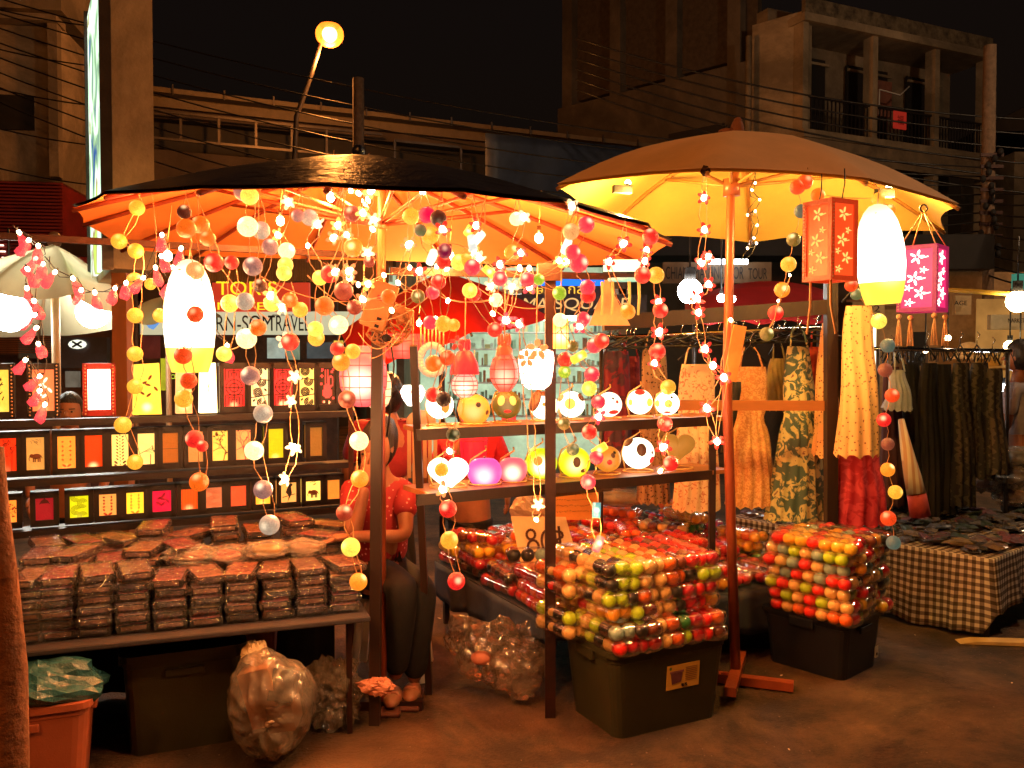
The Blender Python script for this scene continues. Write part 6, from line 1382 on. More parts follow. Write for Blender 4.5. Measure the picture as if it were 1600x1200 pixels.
# ================================================================ PEOPLE
def skinmesh(name, V, E, root, m, parent, sub=2, sc=1.0):
    names = list(V); idx = {n: i for i, n in enumerate(names)}; off = wloc(parent)
    me = bpy.data.meshes.new(name); me.from_pydata([Vector(V[n][0]) - off for n in names], [(idx[a], idx[b]) for a, b in E], [])
    o = link(bpy.data.objects.new(name, me)); o.parent = parent; me.materials.append(m)
    md = o.modifiers.new('skin', 'SKIN'); md.use_smooth_shade = True
    for n in names:
        s = me.skin_vertices[0].data[idx[n]]; r = V[n][1]; s.radius = r if isinstance(r, tuple) else (r * sc, r * sc); s.use_root = (n == root)
    sb = o.modifiers.new('sub', 'SUBSURF'); sb.levels = sub; sb.render_levels = sub
    return o
def head(t, c, fwd, hairm, bun=False, R=.098):
    rt = Vector((fwd.y, -fwd.x, 0)).normalized() * -1
    fw = fwd.normalized(); up = Vector((0, 0, 1))
    rot = Matrix((rt, fw, up)).transposed()   # local x right, y forward, z up
    fn = lambda v: 1 + (.10 * max(0, -v.z) * max(0, v.y)) - .10 * max(0, -v.z - .3)
    o = MB().ball(c, R, 24, 18, (.78, .95, 1.16), rot=rot, fn=fn).build('head', M['skin'], t, True)
    p = lambda x, y, z: c + rot @ Vector((x * R, y * R, z * R))
    MB().tube([p(0, .86, .12), p(0, 1.05, -.12), p(0, 1.02, -.22)], [.10 * R, .15 * R, .17 * R], 8).build('nose', M['skin'], o, True)
    for s in (-1, 1):
        MB().ball(p(.32 * s, .83, .10), .13 * R, 10, 6, (1, .5, .55), rot=rot).build('eye', mat('eye white', (.32, .2, .14), .4, bump=0), o, True)
        MB().ball(p(.32 * s, .89, .10), .07 * R, 8, 5).build('iris', M['ink'], o, True)
        MB().beam(p(.15 * s, .90, .27), p(.5 * s, .80, .28), .02 * R, .06 * R).build('eyebrow', M['hair'], o)
        MB().ball(p(.80 * s, 0, -.02), .2 * R, 10, 6, (.4, .8, 1.3), rot=rot).build('ear', M['skin'], o, True)
    MB().ball(p(0, .88, -.52), .22 * R, 12, 6, (1.1, .35, .3), rot=rot).build('mouth', mat('lips', (.35, .08, .06), .4, bump=0), o, True)
    mb = MB(); q = c + rot @ Vector((0, -.14 * R, .14 * R))
    mb.ball(q, R * 1.1, 26, 18, (.82, .98, 1.14), rot=rot, fn=lambda v: 1 + .05 * math.sin(v.x * 25) * .4 if not (v.y > .25 and v.z < .42) else .80)
    if bun: mb.ball(p(0, -1.05, .35), R * .42, 12, 8)
    mb.build('hair', hairm, o, True)
    return o
def hand(t, base, dirv, nrm, m, s=1.0, curl=.6, thumb=1):
    d = dirv.normalized(); n = nrm.normalized(); sd = d.cross(n).normalized(); L = .085 * s
    V = {'w': (base, .024 * s), 'p': (base + d * L * .5, (.036 * s, .016 * s)), 'k': (base + d * L, (.036 * s, .014 * s))}
    o = MB(); o.ball(base + d * L * .5, L * .62, 14, 10, (.72, 1, .33), rot=Matrix((sd, d, n)).transposed()).build('hand', m, t, True); ho = COL.objects[-1]
    for i, f in enumerate((.9, 1.0, .95, .75)):
        b = base + d * L * .9 + sd * (i - 1.5) * .019 * s; l = .075 * s * f; a = curl * (.6 + .15 * i)
        p1 = b + (d * math.cos(a * .5) + n * math.sin(a * .5)) * l * .5; p2 = p1 + (d * math.cos(a * 1.2) + n * math.sin(a * 1.2)) * l * .3; p3 = p2 + (d * math.cos(a * 1.9) + n * math.sin(a * 1.9)) * l * .25
        MB().tube([b - d * .02, p1, p2, p3], [.0095 * s, .009 * s, .008 * s, .006 * s], 8).build('finger', m, t, True)
    b = base + d * L * .3 + sd * thumb * .03 * s; MB().tube([base + d * .01, b, b + d * .03 * s + sd * thumb * .022 * s, b + d * .055 * s + sd * thumb * .024 * s], [.014 * s, .013 * s, .011 * s, .008 * s], 8).build('thumb', m, t, True)
Hc = P(590, 698, 4.02)
t = thing('person', 'seller in dark red printed shirt seated with hand to face behind the post', 'person', Vector((Hc.x, 4.1, 0)))
Nk = P(593, 742, 4.05); Ch = P(592, 792, 4.08); Wa = P(596, 848, 4.12); Pv = P(602, 892, 4.16)
SL = P(548, 768, 4.02); SRr = P(633, 768, 4.06); EL = P(553, 838, 3.84); HL = P(571, 742, 3.86); ER = P(634, 838, 3.92); HR = P(545, 838, 3.80)
hL = P(588, 897, 4.1); hR = P(618, 897, 4.16); kL = P(630, 918, 3.74); kR = P(660, 922, 3.82); aL = P(617, 1062, 3.86); aR = P(646, 1068, 3.92)
V = {'pv': (Pv, .11), 'wa': (Wa, .105), 'ch': (Ch, (.125, .10)), 'nk': (Nk, .048), 'hd': (Hc - Vector((0, 0, .03)), .05), 'sl': (SL, .05), 'sr': (SRr, .05), 'el': (EL, .036), 'wl': (HL - Vector((0, 0, .05)), .025), 'er': (ER, .036), 'wr': (HR, .025),
     'hl': (hL, .085), 'hr': (hR, .085), 'kl': (kL, .062), 'kr': (kR, .062), 'al': (aL, .036), 'ar': (aR, .036)}
E = [('pv', 'wa'), ('wa', 'ch'), ('ch', 'nk'), ('nk', 'hd'), ('ch', 'sl'), ('ch', 'sr'), ('sl', 'el'), ('el', 'wl'), ('sr', 'er'), ('er', 'wr'), ('pv', 'hl'), ('pv', 'hr'), ('hl', 'kl'), ('hr', 'kr'), ('kl', 'al'), ('kr', 'ar')]
skinmesh('body', V, E, 'pv', M['skin'], t)
Vs = {'pv': (Pv + Vector((0, 0, .02)), .13), 'wa': (Wa, .125), 'ch': (Ch, (.145, .115)), 'nk': (Nk - Vector((0, 0, .03)), .06), 'sl': (SL, .066), 'sr': (SRr, .066), 'ul': (SL.lerp(EL, .62), .058), 'ur': (SRr.lerp(ER, .62), .058)}
o = skinmesh('shirt', Vs, [('pv', 'wa'), ('wa', 'ch'), ('ch', 'nk'), ('ch', 'sl'), ('ch', 'sr'), ('sl', 'ul'), ('sr', 'ur')], 'pv', M['redshirt'], t)
Vt = {'pv': (Pv - Vector((0, 0, .03)), .125), 'hl': (hL, .10), 'hr': (hR, .10), 'kl': (kL, .078), 'kr': (kR, .078), 'al': (aL.lerp(kL, .06), .058), 'ar': (aR.lerp(kR, .06), .058)}
skinmesh('trousers', Vt, [('pv', 'hl'), ('pv', 'hr'), ('hl', 'kl'), ('hr', 'kr'), ('kl', 'al'), ('kr', 'ar')], 'pv', M['dark'], t)
head(t, Hc, Vector((-.42, -1, -.5)), M['hair'])
hand(t, HL - Vector((0, 0, .045)), Vector((.12, .1, 1)), Vector((.3, 1, 0)), M['skin'], 1, .5, 1)
hand(t, HR, Vector((-1, -.25, -.1)), Vector((0, -.1, -1)), M['skin'], 1, .7, -1)
for nm, a in (('sandal', aL), ('sandal', aR)):
    g = Vector((a.x, a.y - .03, 0)); MB().ball(g + Vector((0, -.03, .045)), .1, 16, 8, (.42, 1.05, .33)).build('foot', M['skin'], t, True)
    mod_bevel(MB().box(g + Vector((0, -.035, .012)), (.09, .24, .02)).build(nm, mat('brown sandal', (.12, .04, .025), .5), t), .008)
    MB().tube([g + Vector((-.042, -.05, .02)), g + Vector((-.02, -.06, .078)), g + Vector((.02, -.06, .078)), g + Vector((.042, -.05, .02))], .01, 6).build('strap', mat('tan strap', (.3, .1, .05), .4), t, True)
st = Vector((P(612, 930, 4.22).x, 4.24, 0)); t = thing('stool', 'white plastic stool under the seated seller', 'stool', st)
mod_bevel(MB().box(st + Vector((0, 0, .40)), (.32, .3, .03)).build('seat', M['white'], t), .01)
for sx in (-1, 1):
    for sy in (-1, 1): MB().beam(st + Vector((sx * .17, sy * .15, 0)), st + Vector((sx * .13, sy * .12, .39)), .035, .03).build('leg', M['white'], t)
# standing shopper behind
def stander(px, ytop, ybase_z, d, label, shirt, pants, fwd, h=1.6, hairm=None, extra=None, bun=False):
    c = P(px, ytop, d); z0 = c.z - h; b = Vector((c.x, c.y, 0)); s = h / 1.65; hz = c.z - .11
    t = thing('person', label, 'person', b); f = fwd.normalized(); r = Vector((f.y, -f.x, 0))
    q = lambda x, y, z: Vector((b.x, b.y, 0)) + r * x + f * y + Vector((0, 0, z))
    G = lambda k: hz * k
    V = {'pv': (q(0, 0, G(.58)), .12), 'ch': (q(0, 0, G(.80)), (.13, .1)), 'nk': (q(0, 0, G(.92)), .05), 'hd': (q(0, 0, G(.96)), .05), 'sl': (q(-.17, 0, G(.86)), .05), 'sr': (q(.17, 0, G(.86)), .05), 'el': (q(-.23, .02, G(.68)), .038), 'er': (q(.23, .02, G(.68)), .038), 'wl': (q(-.20, .16, G(.56)), .026), 'wr': (q(.20, .16, G(.56)), .026), 'kl': (q(-.09, .02, G(.30)), .06), 'kr': (q(.09, -.02, G(.30)), .06), 'al': (q(-.09, 0, .08), .04), 'ar': (q(.09, 0, .08), .04)}
    E = [('pv', 'ch'), ('ch', 'nk'), ('nk', 'hd'), ('ch', 'sl'), ('ch', 'sr'), ('sl', 'el'), ('sr', 'er'), ('el', 'wl'), ('er', 'wr'), ('pv', 'kl'), ('pv', 'kr'), ('kl', 'al'), ('kr', 'ar')]
    skinmesh('body', V, E, 'pv', M['skin'], t)
    skinmesh('shirt', {'pv': (q(0, 0, G(.60)), .14), 'ch': (q(0, 0, G(.79)), (.15, .12)), 'nk': (q(0, 0, G(.89)), .06), 'sl': (V['sl'][0], .066), 'sr': (V['sr'][0], .066), 'ul': (V['sl'][0].lerp(V['el'][0], .8), .055), 'ur': (V['sr'][0].lerp(V['er'][0], .8), .055)}, [('pv', 'ch'), ('ch', 'nk'), ('ch', 'sl'), ('ch', 'sr'), ('sl', 'ul'), ('sr', 'ur')], 'pv', shirt, t)
    skinmesh('trousers', {'pv': (q(0, 0, G(.55)), .13), 'kl': (V['kl'][0], .075), 'kr': (V['kr'][0], .075), 'al': (q(-.09, 0, .11), .06), 'ar': (q(.09, 0, .11), .06)}, [('pv', 'kl'), ('pv', 'kr'), ('kl', 'al'), ('kr', 'ar')], 'pv', pants, t)
    head(t, q(0, .01, hz), f, hairm or M['hair'], bun)
    for s_ in (-1, 1):
        hand(t, q(s_ * .20, .16, G(.56)), f * .6 + Vector((0, 0, -1)), -r * s_, M['skin'], 1, .6, s_)
        mod_bevel(MB().box(q(s_ * .09, .05, .035), (.1, .1, .07)).build('shoe', M['dark'], t), .02)
    return t
stander(606, 588, 0, 4.9, 'woman with black hair bun and maroon shirt seen from behind beyond the seated seller', mat('maroon shirt', (.25, .01, .02), .75, bump=.4), M['dark'], Vector((-.3, 1, 0)), bun=True)
t = stander(1594, 535, 0, 6.4, 'shopper in grey top, white belt and black trousers cut off by the right picture edge', mat('grey top', (.30, .28, .32), .8, bump=.3), M['dark'], Vector((-.6, .6, 0)))
hzp = P(1594, 645, 6.4); MB().lathe([(.155, -.06), (.16, .02), (.155, .10)], (hzp.x, hzp.y, hzp.z), 20, sc=(1, .85)).build('belt', M['white'], t, True)
stander(108, 618, 0, 5.6, 'shopper half hidden behind the middle of the left lantern rack', mat('brown shirt', (.16, .07, .04), .8), M['dark'], Vector((.3, -1, 0)))
stander(735, 618, 0, 5.4, 'shopper in bright red top standing behind the hanging red lanterns', mat('bright red top', (.6, .01, .03), .75, bump=.4), M['dark'], Vector((.2, 1, 0)))
# ================================================================ CLOTHES
def garment(px, y0, y1, wt, wb, d, m, label, strap=True, fold=9, waist=None, name='dress', depth=.09, hanger=True, group='garments on the rails', seed=0, sleeves=False, flat_top=.35):
    c = P(px, y1, d); H = (y1 - y0) * d / F; a, b = wt * d / F / 2, wb * d / F / 2
    t = thing(name, label, name, P(px, y0, d), group)
    n = 48; K = 22; vs = []; fs = []; rr = random.Random(seed + px); ph = rr.uniform(0, 6); ph2 = rr.uniform(0, 6); fold = fold + 4
    for i in range(K + 1):
        f = i / K; w = b + (a - b) * f ** .8
        if waist: w *= 1 - waist * math.exp(-((f - .62) / .07) ** 2)
        if f > .93: w *= 1 - (f - .93) * 1.2
        amp = .08 + .28 * (1 - f) ; dp = depth * (.35 + .75 * (1 - f))
        for j in range(n):
            u = 2 * math.pi * j / n; r1 = 1 + amp * .5 * math.sin(fold * u + ph + 1.6 * math.sin(3 * f + ph2)) + .03 * math.sin(17 * u + f * 4)
            vs.append((w * math.cos(u) * (1 + (.02 + .05 * (1 - f)) * math.sin(fold * u + ph + f)), dp * math.sin(u) * r1 + .012 * math.sin(f * 7 + ph), f * H + .012 * math.sin(fold * u + ph) * (1 - f)))
    for i in range(K):
        for j in range(n): fs.append((i * n + j, i * n + (j + 1) % n, (i + 1) * n + (j + 1) % n, (i + 1) * n + j))
    mb = MB(Matrix.Translation(c) @ Matrix.Rotation(.2, 4, 'Z')); mb.add(vs, fs); o = mb.build('cloth_body', m, t, True)
    top = P(px, y0, d)
    if waist: MB(Matrix.Translation(c + Vector((0, 0, H * .62))) @ Matrix.Rotation(.2, 4, 'Z')).ring((0, 0, 0), (a * .3 + b * .35) * 1.0, .006, n=24, sy=.45).build('waist_seam', m, t, True)
    if strap:
        for s in (-1, 1): MB().tube([top + Vector((s * a * .7, -.03, -.01)), top + Vector((s * a * .55, -.01, .06)), top + Vector((s * a * .3, .02, .11))], .006, 5).build('strap', m, t, True)
    if hanger:
        MB().tube([top + Vector((-a * 1.0, 0, .02)), top + Vector((0, 0, .12)), top + Vector((a * 1.0, 0, .02))], .006, 6).build('hanger', M['bwire'], t, True)
        MB().tube([top + Vector((0, 0, .12)), top + Vector((.0, 0, .16)), top + Vector((.02, 0, .19)), top + Vector((.0, 0, .21))], .003, 5).build('hanger_hook', M['chrome'], t, True)
    return t
paisley = patterned('orange paisley', (.78, .42, .16), (.62, .26, .08), 'NOISE', 55, .5, c3=(.8, .5, .24), dist=1.2)
pale_fl = patterned('pale floral cotton', (.85, .62, .36), (.60, .22, .12), 'NOISE', 30, .58, c3=(.35, .3, .12), dist=1.5)
leo = patterned('brown leopard print', (.05, .025, .015), (.30, .18, .09), 'VORONOI', 55, .3)
multi = patterned('dark plum print', (.18, .01, .03), (.05, .02, .04), 'NOISE', 9, .5, c3=(.4, .2, .05), dist=1)
tie = patterned('green and cream floral', (.06, .10, .08), (.55, .46, .20), 'NOISE', 13, .5, c3=(.20, .08, .05), dist=1.8)
speck = patterned('cream with brown specks', (.25, .1, .04), (.78, .45, .18), 'VORONOI', 48, .24)
redsk = patterned('crimson batik', (.40, .012, .03), (.55, .04, .06), 'NOISE', 10, .5, dist=2)
zebra = patterned('black zebra print', (.010, .008, .007), (.06, .045, .03), 'WAVE', 9, .62, dist=5, stretch=(.6, .6, 3))
garment(962, 548, 742, 44, 50, 5.3, multi, 'plum and gold dress, leftmost on the rail behind the small white lanterns', fold=7)
garment(985, 556, 745, 30, 40, 5.45, mat('wine cloth', (.2, .01, .02), .8, bump=.3), 'plain wine red dress squeezed beside the plum and gold one', fold=6)
garment(1022, 545, 785, 40, 50, 5.2, leo, 'brown leopard print dress on the rail', fold=8)
garment(1088, 568, 796, 56, 74, 5.1, pale_fl, 'pale orange gathered sundress with thin straps left of the umbrella pole', waist=.1, fold=10)
garment(1172, 572, 790, 50, 78, 5.1, paisley, 'pale orange sundress with black tie ribbon right of the umbrella pole', waist=.25, fold=9)
q = P(1150, 610, 4.95); MB().tube([q, q + Vector((-.02, -.01, -.15)), q + Vector((-.06, 0, -.34))], [.012, .022, .018], 6).build('tie_ribbon', M['dark'], bpy.data.objects['dress'], True) if False else tag(MB().tube([q + Vector((0, 0, .05)), q, q + Vector((-.02, -.01, -.15)), q + Vector((-.07, 0, -.36))], [.03, .03, .022, .018], 6).build('tie_ribbon', M['dark'], loc=q, smooth=True), 'black ribbon tied round the pale umbrella pole before the dresses', 'ribbon')
garment(1215, 560, 640, 26, 40, 5.3, mat('olive cloth', (.3, .22, .06), .8), 'olive halter top behind the green and cream dress', name='top')
garment(1246, 540, 812, 38, 104, 5.05, tie, 'long green and cream floral halter dress', waist=.2, fold=11)
garment(1275, 542, 640, 28, 36, 5.2, mat('red orange cloth', (.6, .06, .02), .8, var=.5, scale=12), 'red orange top hanging behind the wooden frame post', name='top')
garment(1291, 505, 712, 22, 40, 4.95, speck, 'narrow speckled cream dress just left of the wooden frame post', strap=False, fold=5)
garment(1340, 478, 712, 48, 70, 4.55, speck, 'wide speckled cream dress hanging right of the wooden frame post', strap=False, fold=5, depth=.07)
garment(1343, 700, 818, 66, 92, 4.8, redsk, 'crimson batik skirt below the speckled cream dress', strap=False, fold=7, name='skirt', hanger=False)
bk = mat('black cloth', (.009, .007, .006), .8, var=.4, bump=.4, bscale=12)
for i, (px, y0, y1, wt, wb, mm, lb) in enumerate(((1392, 572, 790, 26, 40, mat('dark plum cloth', (.07, .02, .02), .8), 'dark plum garment, first on the black clothes rail'), (1422, 568, 800, 30, 46, bk, 'plain black dress beside the striped scarf'), (1448, 566, 806, 28, 44, bk, 'plain black dress in the middle of the dark rail'), (1472, 568, 802, 28, 44, bk, 'plain black dress with gold neck left of the zebra prints'), (1500, 566, 790, 28, 46, zebra, 'zebra print dress, left one of three'), (1526, 566, 745, 30, 48, zebra, 'zebra print dress, middle one of three'), (1550, 575, 740, 26, 44, zebra, 'zebra print dress, right one beside the cool lamp'))):
    garment(px, y0, y1, wt, wb, 5.9 + .05 * (i % 2), mm, lb, strap=False, fold=6 + i % 3, group='dark garments on the far rail')
garment(1403, 578, 640, 22, 40, 5.6, mat('pale blue cloth', (.4, .42, .42), .7), 'pale blue white top peeking beside the cream dress', name='top', group='dark garments on the far rail')
scf = patterned('cream scarf', (.55, .30, .18), (.70, .56, .38), 'WAVE', 9, .4, stretch=(1, .3, 0), dist=1)
t = tag(MB().tube([P(1408, 655, 5.3), P(1416, 700, 5.25), P(1426, 745, 5.22), P(1432, 772, 5.2)], [.018, .035, .05, .055], 10).build('striped_scarf', scf, smooth=True), 'long cream scarf with red end hanging off the dark rail', 'scarf')
MB().tube([P(1432, 772, 5.2), P(1438, 806, 5.2)], [.055, .06], 10).build('red_end', mat('faded red cloth', (.5, .06, .05), .8), t, True)
# rails
def rail(name, a, b, label, posts=()):
    t = thing(name, label, 'clothes rail', (a.x, a.y, 0)); MB().tube([a, b], .014, 8).build('rail', M['chrome'], t, True)
    for p in posts: MB().tube([p, Vector((p.x, p.y, 0))], .014, 8).build('upright', M['steel'], t, True)
rail('clothes_rail', P(940, 528, 5.25), P(1300, 512, 5.1), 'chrome clothes rail crowded with black hangers behind the pale umbrella pole', (P(940, 528, 5.25), P(1300, 512, 5.1)))
rail('clothes_rail', P(1365, 545, 5.8), P(1580, 548, 6.1), 'chrome clothes rail of black and zebra garments at the right', (P(1372, 545, 5.8), P(1575, 548, 6.1)))
random.seed(17)
for i in range(16):
    px = 955 + i * 21 + random.uniform(-6, 6); p = P(px, 519 - i * .8, 5.1 + random.uniform(-.1, .15)); a = random.uniform(-.9, .9); w = random.uniform(.13, .2)
    dv = Vector((math.cos(a) * w, math.sin(a) * w, 0)); z = Vector((0, 0, -.03))
    t = thing('empty_hanger', '%s empty black hanger from the left on the chrome clothes rail' % ['first','second','third','fourth','fifth','sixth','seventh','eighth','ninth','tenth','eleventh','twelfth','thirteenth','fourteenth','fifteenth','sixteenth'][i], 'hanger', p, 'empty black hangers on the clothes rail')
    MB().tube([p + z * 3 - dv, p + z, p + z * 3 + dv], .007, 6).build('shoulder_bar', M['bwire'], t, True); MB().tube([p + z * 3 - dv, p + z * 3.4, p + z * 3 + dv], .005, 5).build('lower_bar', M['bwire'], t, True)
    MB().tube([p + z, p, p + Vector((.015, 0, .03)), p + Vector((-.015, 0, .035))], .003, 5).build('hook', M['chrome'], t, True)
mb = MB()
for i in range(60):
    px = 1372 + i * 3.5; p = P(px, 549 + random.uniform(-2, 3), 5.85 + i * .004); mb.tube([p, p + Vector((random.uniform(-.03, .03), random.uniform(-.05, .05), -.07))], .004, 4)
tag(mb.build('hanger_hooks', M['bwire'], loc=P(1372, 560, 5.85)), 'tight row of black hanger hooks along the far rail', 'hangers', kind='stuff')
# wide straw hats and heads beyond the rail
for px, py, c, lb in ((1514, 549, (.62, .45, .2), 'pale straw hat on display above the zebra prints'), (1546, 566, (.6, .42, .12), 'yellow straw hat hanging lower behind the zebra prints')):
    p = P(px, py, 6.6); t = thing('straw_hat', lb, 'hat', p); m_ = mat('straw %d' % px, c, .8, bump=.6, bscale=60)
    MB().ball(p, .09, 16, 10, (1, 1, .8)).build('crown', m_, t, True); MB().lathe([(.09, 0), (.14, -.02), (.15, -.03), (.09, -.01)], p - Vector((0, 0, .03)), 20).build('brim', m_, t, True)
# pair of fabric hanging lanterns ends & strap on the pale pole
p = P(1148, 552, 4.0); tag(MB().box(p, (.06, .012, .26), T=Matrix.Rotation(.18, 4, 'Y')).build('cloth_strap', mat('orange cloth strap', (.7, .28, .06), .8), loc=p), 'orange cloth strip tied to the pale umbrella pole', 'strap')
p = P(1305, 520, 4.7)
# banner tassels in front of ROMA sign
t = thing('tassel_mobile', 'mint ring mobile with four yellow rope tassels hanging over the shop sign', 'mobile', P(978, 437, 3.9))
MB().ring(P(978, 437, 3.9), .075, .008, n=22, sy=.5).build('mint_ring', emit('mint', (.3, .7, .5), .8), t, True)
for i, x in enumerate((941, 957, 983, 998)): p = P(x, 440, 3.9); MB().tube([p, p + Vector((.003, 0, -.07)), p + Vector((-.002, 0, -.15))], [.008, .007, .006], 6).build('rope_tassel', emit('yellow rope', (.85, .5, .08), .6), t, True)
MB().box(P(975, 415, 4.0), (.19, .01, .055)).build('lit_shade', emit('white drum', (1, .95, .6), 1.4), t)
p = P(948, 490, 4.4); mb = MB(Matrix.Translation(p)); mb.prism([(-.09, -.06), (-.015, .13), (-.01, .19), (.01, .19), (.02, .13), (.12, -.06)], 0, .01); tag(mb.build('cloth_pouch', mat('beige cloth', (.62, .36, .18), .8), loc=p), 'beige triangular cloth hanging at the left end of the upper beam', 'cloth')

# ================================================================ CHECKED TABLE AT THE RIGHT
def gingham(name, k, c1, c2, c3):
    m = bpy.data.materials.new(name); nt, out = nodes(m); L = nt.links.new
    tc = N(nt, 'ShaderNodeTexCoord'); sp = N(nt, 'ShaderNodeSeparateXYZ'); L(tc.outputs['UV'], sp.inputs[0]); ss = []
    for ax in (0, 1):
        a = N(nt, 'ShaderNodeMath', operation='MULTIPLY'); a.inputs[1].default_value = k; L(sp.outputs[ax], a.inputs[0])
        f = N(nt, 'ShaderNodeMath', operation='FRACT'); L(a.outputs[0], f.inputs[0]); g = N(nt, 'ShaderNodeMath', operation='GREATER_THAN'); g.inputs[1].default_value = .5; L(f.outputs[0], g.inputs[0]); ss.append(g)
    ad = N(nt, 'ShaderNodeMath', operation='ADD'); L(ss[0].outputs[0], ad.inputs[0]); L(ss[1].outputs[0], ad.inputs[1])
    dv = N(nt, 'ShaderNodeMath', operation='MULTIPLY'); dv.inputs[1].default_value = .5; L(ad.outputs[0], dv.inputs[0])
    r = N(nt, 'ShaderNodeValToRGB'); r.color_ramp.interpolation = 'CONSTANT'; r.color_ramp.elements[0].color = (*c1, 1); r.color_ramp.elements[1].position = .75; r.color_ramp.elements[1].color = (*c3, 1)
    e = r.color_ramp.elements.new(.25); e.color = (*c2, 1); L(dv.outputs[0], r.inputs[0])
    b = N(nt, 'ShaderNodeBsdfPrincipled', i_Roughness=.85); L(r.outputs[0], b.inputs['Base Color']); L(b.outputs[0], out.inputs[0]); return m
NC = Vector((2.62, 4.68, 0)); dl = (Vector((2.30, 5.08, 0)) - NC).normalized(); dl = Vector((-.66, .75, 0)).normalized(); dr = Vector((.75, .66, 0)); ZB = .455
t = thing('checked_table', 'table under a brown and cream gingham cloth loaded with dark garments', 'table', NC)
me_v = []; fs = []; uv = []
LL, LR = 1.7, 1.6
NX, NY = 60, 14
for i in range(NX + 1):
    s = i / NX
    if s < .6: base = NC + dl * LL * (1 - s / .6); nr = Vector((-.75, -.66, 0)); dist = -LL * (1 - s / .6)
    else: base = NC + dr * LR * ((s - .6) / .4); nr = Vector((.66, -.75, 0)); dist = LR * ((s - .6) / .4)
    for j in range(NY + 1):
        v = j / NY; hang = .43 if s < .6 else .30
        w = .022 * v * math.sin(dist * 26) + .012 * v * math.sin(dist * 61 + 1) + .02 * v
        p = base + nr * w + Vector((0, 0, ZB - hang * v - .01 * v * math.sin(dist * 13))); me_v.append(p); uv.append((dist, hang * v))
for i in range(NX):
    for j in range(NY): fs.append((i * (NY + 1) + j, (i + 1) * (NY + 1) + j, (i + 1) * (NY + 1) + j + 1, i * (NY + 1) + j + 1))
b0 = len(me_v); tops = [NC, NC + dl * LL, NC + dl * LL + dr * LR, NC + dr * LR]
for p in tops: me_v.append(p + Vector((0, 0, ZB + .001)))
for q in ((0, 0), (LL, 0), (LL, LR), (0, LR)): uv.append(q)
fs.append((b0, b0 + 3, b0 + 2, b0 + 1))
me = bpy.data.meshes.new('gingham_cloth'); me.from_pydata([v - NC for v in me_v], [], fs); ul = me.uv_layers.new(name='UVMap')
for lp in me.loops: ul.data[lp.index].uv = uv[lp.vertex_index]
me.materials.append(gingham('gingham', 24, (.50, .44, .36), (.16, .12, .10), (.035, .022, .018))); me.polygons.foreach_set('use_smooth', [True] * len(me.polygons))
o = link(bpy.data.objects.new('gingham_cloth', me)); o.parent = t; o.modifiers.new('s', 'SOLIDIFY').thickness = .003
for a, b in ((.06, .06), (LL - .06, .06), (LL - .06, LR - .06), (.06, LR - .06)): p = NC + dl * a + dr * b; MB().beam(p, p + Vector((0, 0, ZB - .02)), .04, .04).build('leg', M['steel'], t)
random.seed(61)
cl = [(.02, .016, .015), (.05, .04, .03), (.09, .05, .03), (.02, .04, .02), (.10, .02, .025), (.03, .03, .04), (.16, .11, .05)]
mbs = [MB() for _ in cl]
for i in range(340):
    a = random.uniform(.03, LL - .05); b = random.uniform(.02, LR * .95); p = NC + dl * a + dr * b + Vector((0, 0, ZB + .012 + random.uniform(0, .035)))
    s = random.uniform(.025, .07); rot = Matrix.Rotation(random.uniform(0, 6), 3, 'Z') @ Matrix.Rotation(random.uniform(-.4, .4), 3, 'X')
    o1 = Vector((i, i * .3, 0)); mbs[i % 7].ball(p, s, 9, 5, (1.3, .7, .28), rot=rot, fn=lambda v: 1 + .5 * noise.noise(v * 2 + o1))
for i, mb in enumerate(mbs): tag(mb.build('folded_goods', mat('goods cloth %d' % i, cl[i], .55, var=.6, scale=30, bump=.6, coat=.2), loc=NC + Vector((0, 0, ZB))), '%s small folded garments and trinkets strewn over the gingham table' % ('black', 'dark olive', 'brown', 'deep green', 'dark red', 'navy', 'tan')[i], 'goods', kind='stuff')
for i, (px, py, c, lb) in enumerate(((1446, 806, (.70, .45, .22), 'cream card display stand nearest the ball strand on the gingham table'), (1521, 812, (.62, .38, .18), 'tan card display stand further right on the gingham table'))):
    p = P(px, py, 5.9); k = Matrix.Translation(p) @ Matrix.Rotation(.3, 4, 'Z') @ Matrix.Rotation(-.5, 4, 'X')
    tag(mod_bevel(MB(k).prism([(-.055, -.05), (.05, -.06), (.065, .01), (.02, .055), (-.045, .045)], 0, .02).build('display_stand', mat('stand %d' % i, c, .6), loc=p), .006), lb, 'display')
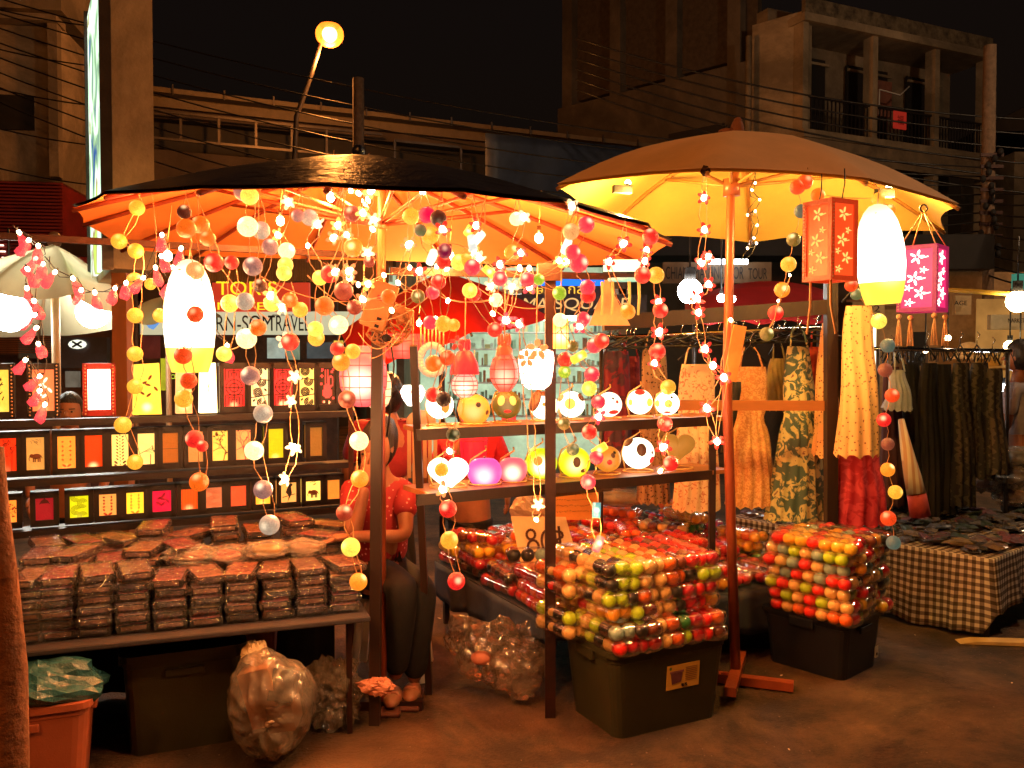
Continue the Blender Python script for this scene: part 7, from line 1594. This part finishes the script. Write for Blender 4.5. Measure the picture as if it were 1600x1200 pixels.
for i, (px, py, c, lb) in enumerate(((1462, 816, (.5, .2, .08), 'flat orange belt lying by the cream card stand'), (1545, 818, (.5, .25, .15), 'flat pinkish belt lying by the tan card stand'), (1560, 862, (.6, .45, .05), 'yellow purse at the front corner of the gingham table'))):
    p = P(px, py, (5.85, 5.8, 4.98)[i]); tag(MB().ball(p, .06, 12, 6, (1.6, .6, .16)).build('accessory', mat('acc %d' % i, c, .5), smooth=True), lb, 'accessory')
for i, (px, py, r, lb) in enumerate(((1570, 742, .16, 'biggest clear bag of folded clothes on the far end of the gingham table'), (1590, 715, .12, 'clear bag topmost in the heap below the cool lamp'), (1535, 752, .12, 'clear bag with pink cloth, leftmost of the bag heap'), (1585, 775, .12, 'clear bag lowest of the heap at the picture edge'))):
    p = P(px, py, 6.2); o = tag(crumple(p, r, (1.2, .9, .6), 200 + i, film('clothes bag', (1, .95, .8), clear=.6, rough=.12, bump=1), 'clothes_bag', lb, 'bag', fine=.25), None)
    MB().ball(p, r * .8, 14, 8, (1.15, .8, .5)).build('contents', mat('bag cloth %d' % i, ((.3, .2, .1), (.25, .25, .2), (.5, .2, .12), (.3, .12, .1))[i], .8), o, True)
tag(MB().box(P(1500, 760, 6.3), (.25, .2, .03)).build('orange_tray', mat('orange tray', (.6, .3, .08), .6), loc=P(1500, 760, 6.3)), 'orange flat packet lying before the zebra dresses', 'packet')
tag(MB().ball(P(1408, 996, 4.85) , .035, 12, 6, (1.3, 1, .3)).build('paper_scrap', M['paper'], smooth=True), 'crumpled paper scrap on the asphalt right of the navy tote', 'paper')
p = P(1580, 1003, 4.65); T = Matrix.Translation((p.x, p.y, .0)) @ Matrix.Rotation(-.12, 4, 'Z'); tag(MB(T).prism([(-.28, .004), (.5, .004), (.5, .03), (-.2, .02)], -.05, .03).build('cardboard_strip', mat('yellow cardboard', (.62, .42, .16), .7), loc=(p.x, p.y, 0)), 'flat yellow cardboard strip on the ground by the gingham cloth', 'cardboard')
tag(MB().box(P(1180, 940, 4.75), (.55, .35, .42)).build('under_table_box', mat('dark brown box', (.05, .045, .03), .8), loc=P(1180, 1000, 4.75)), 'dark box under the low table between both totes', 'box')
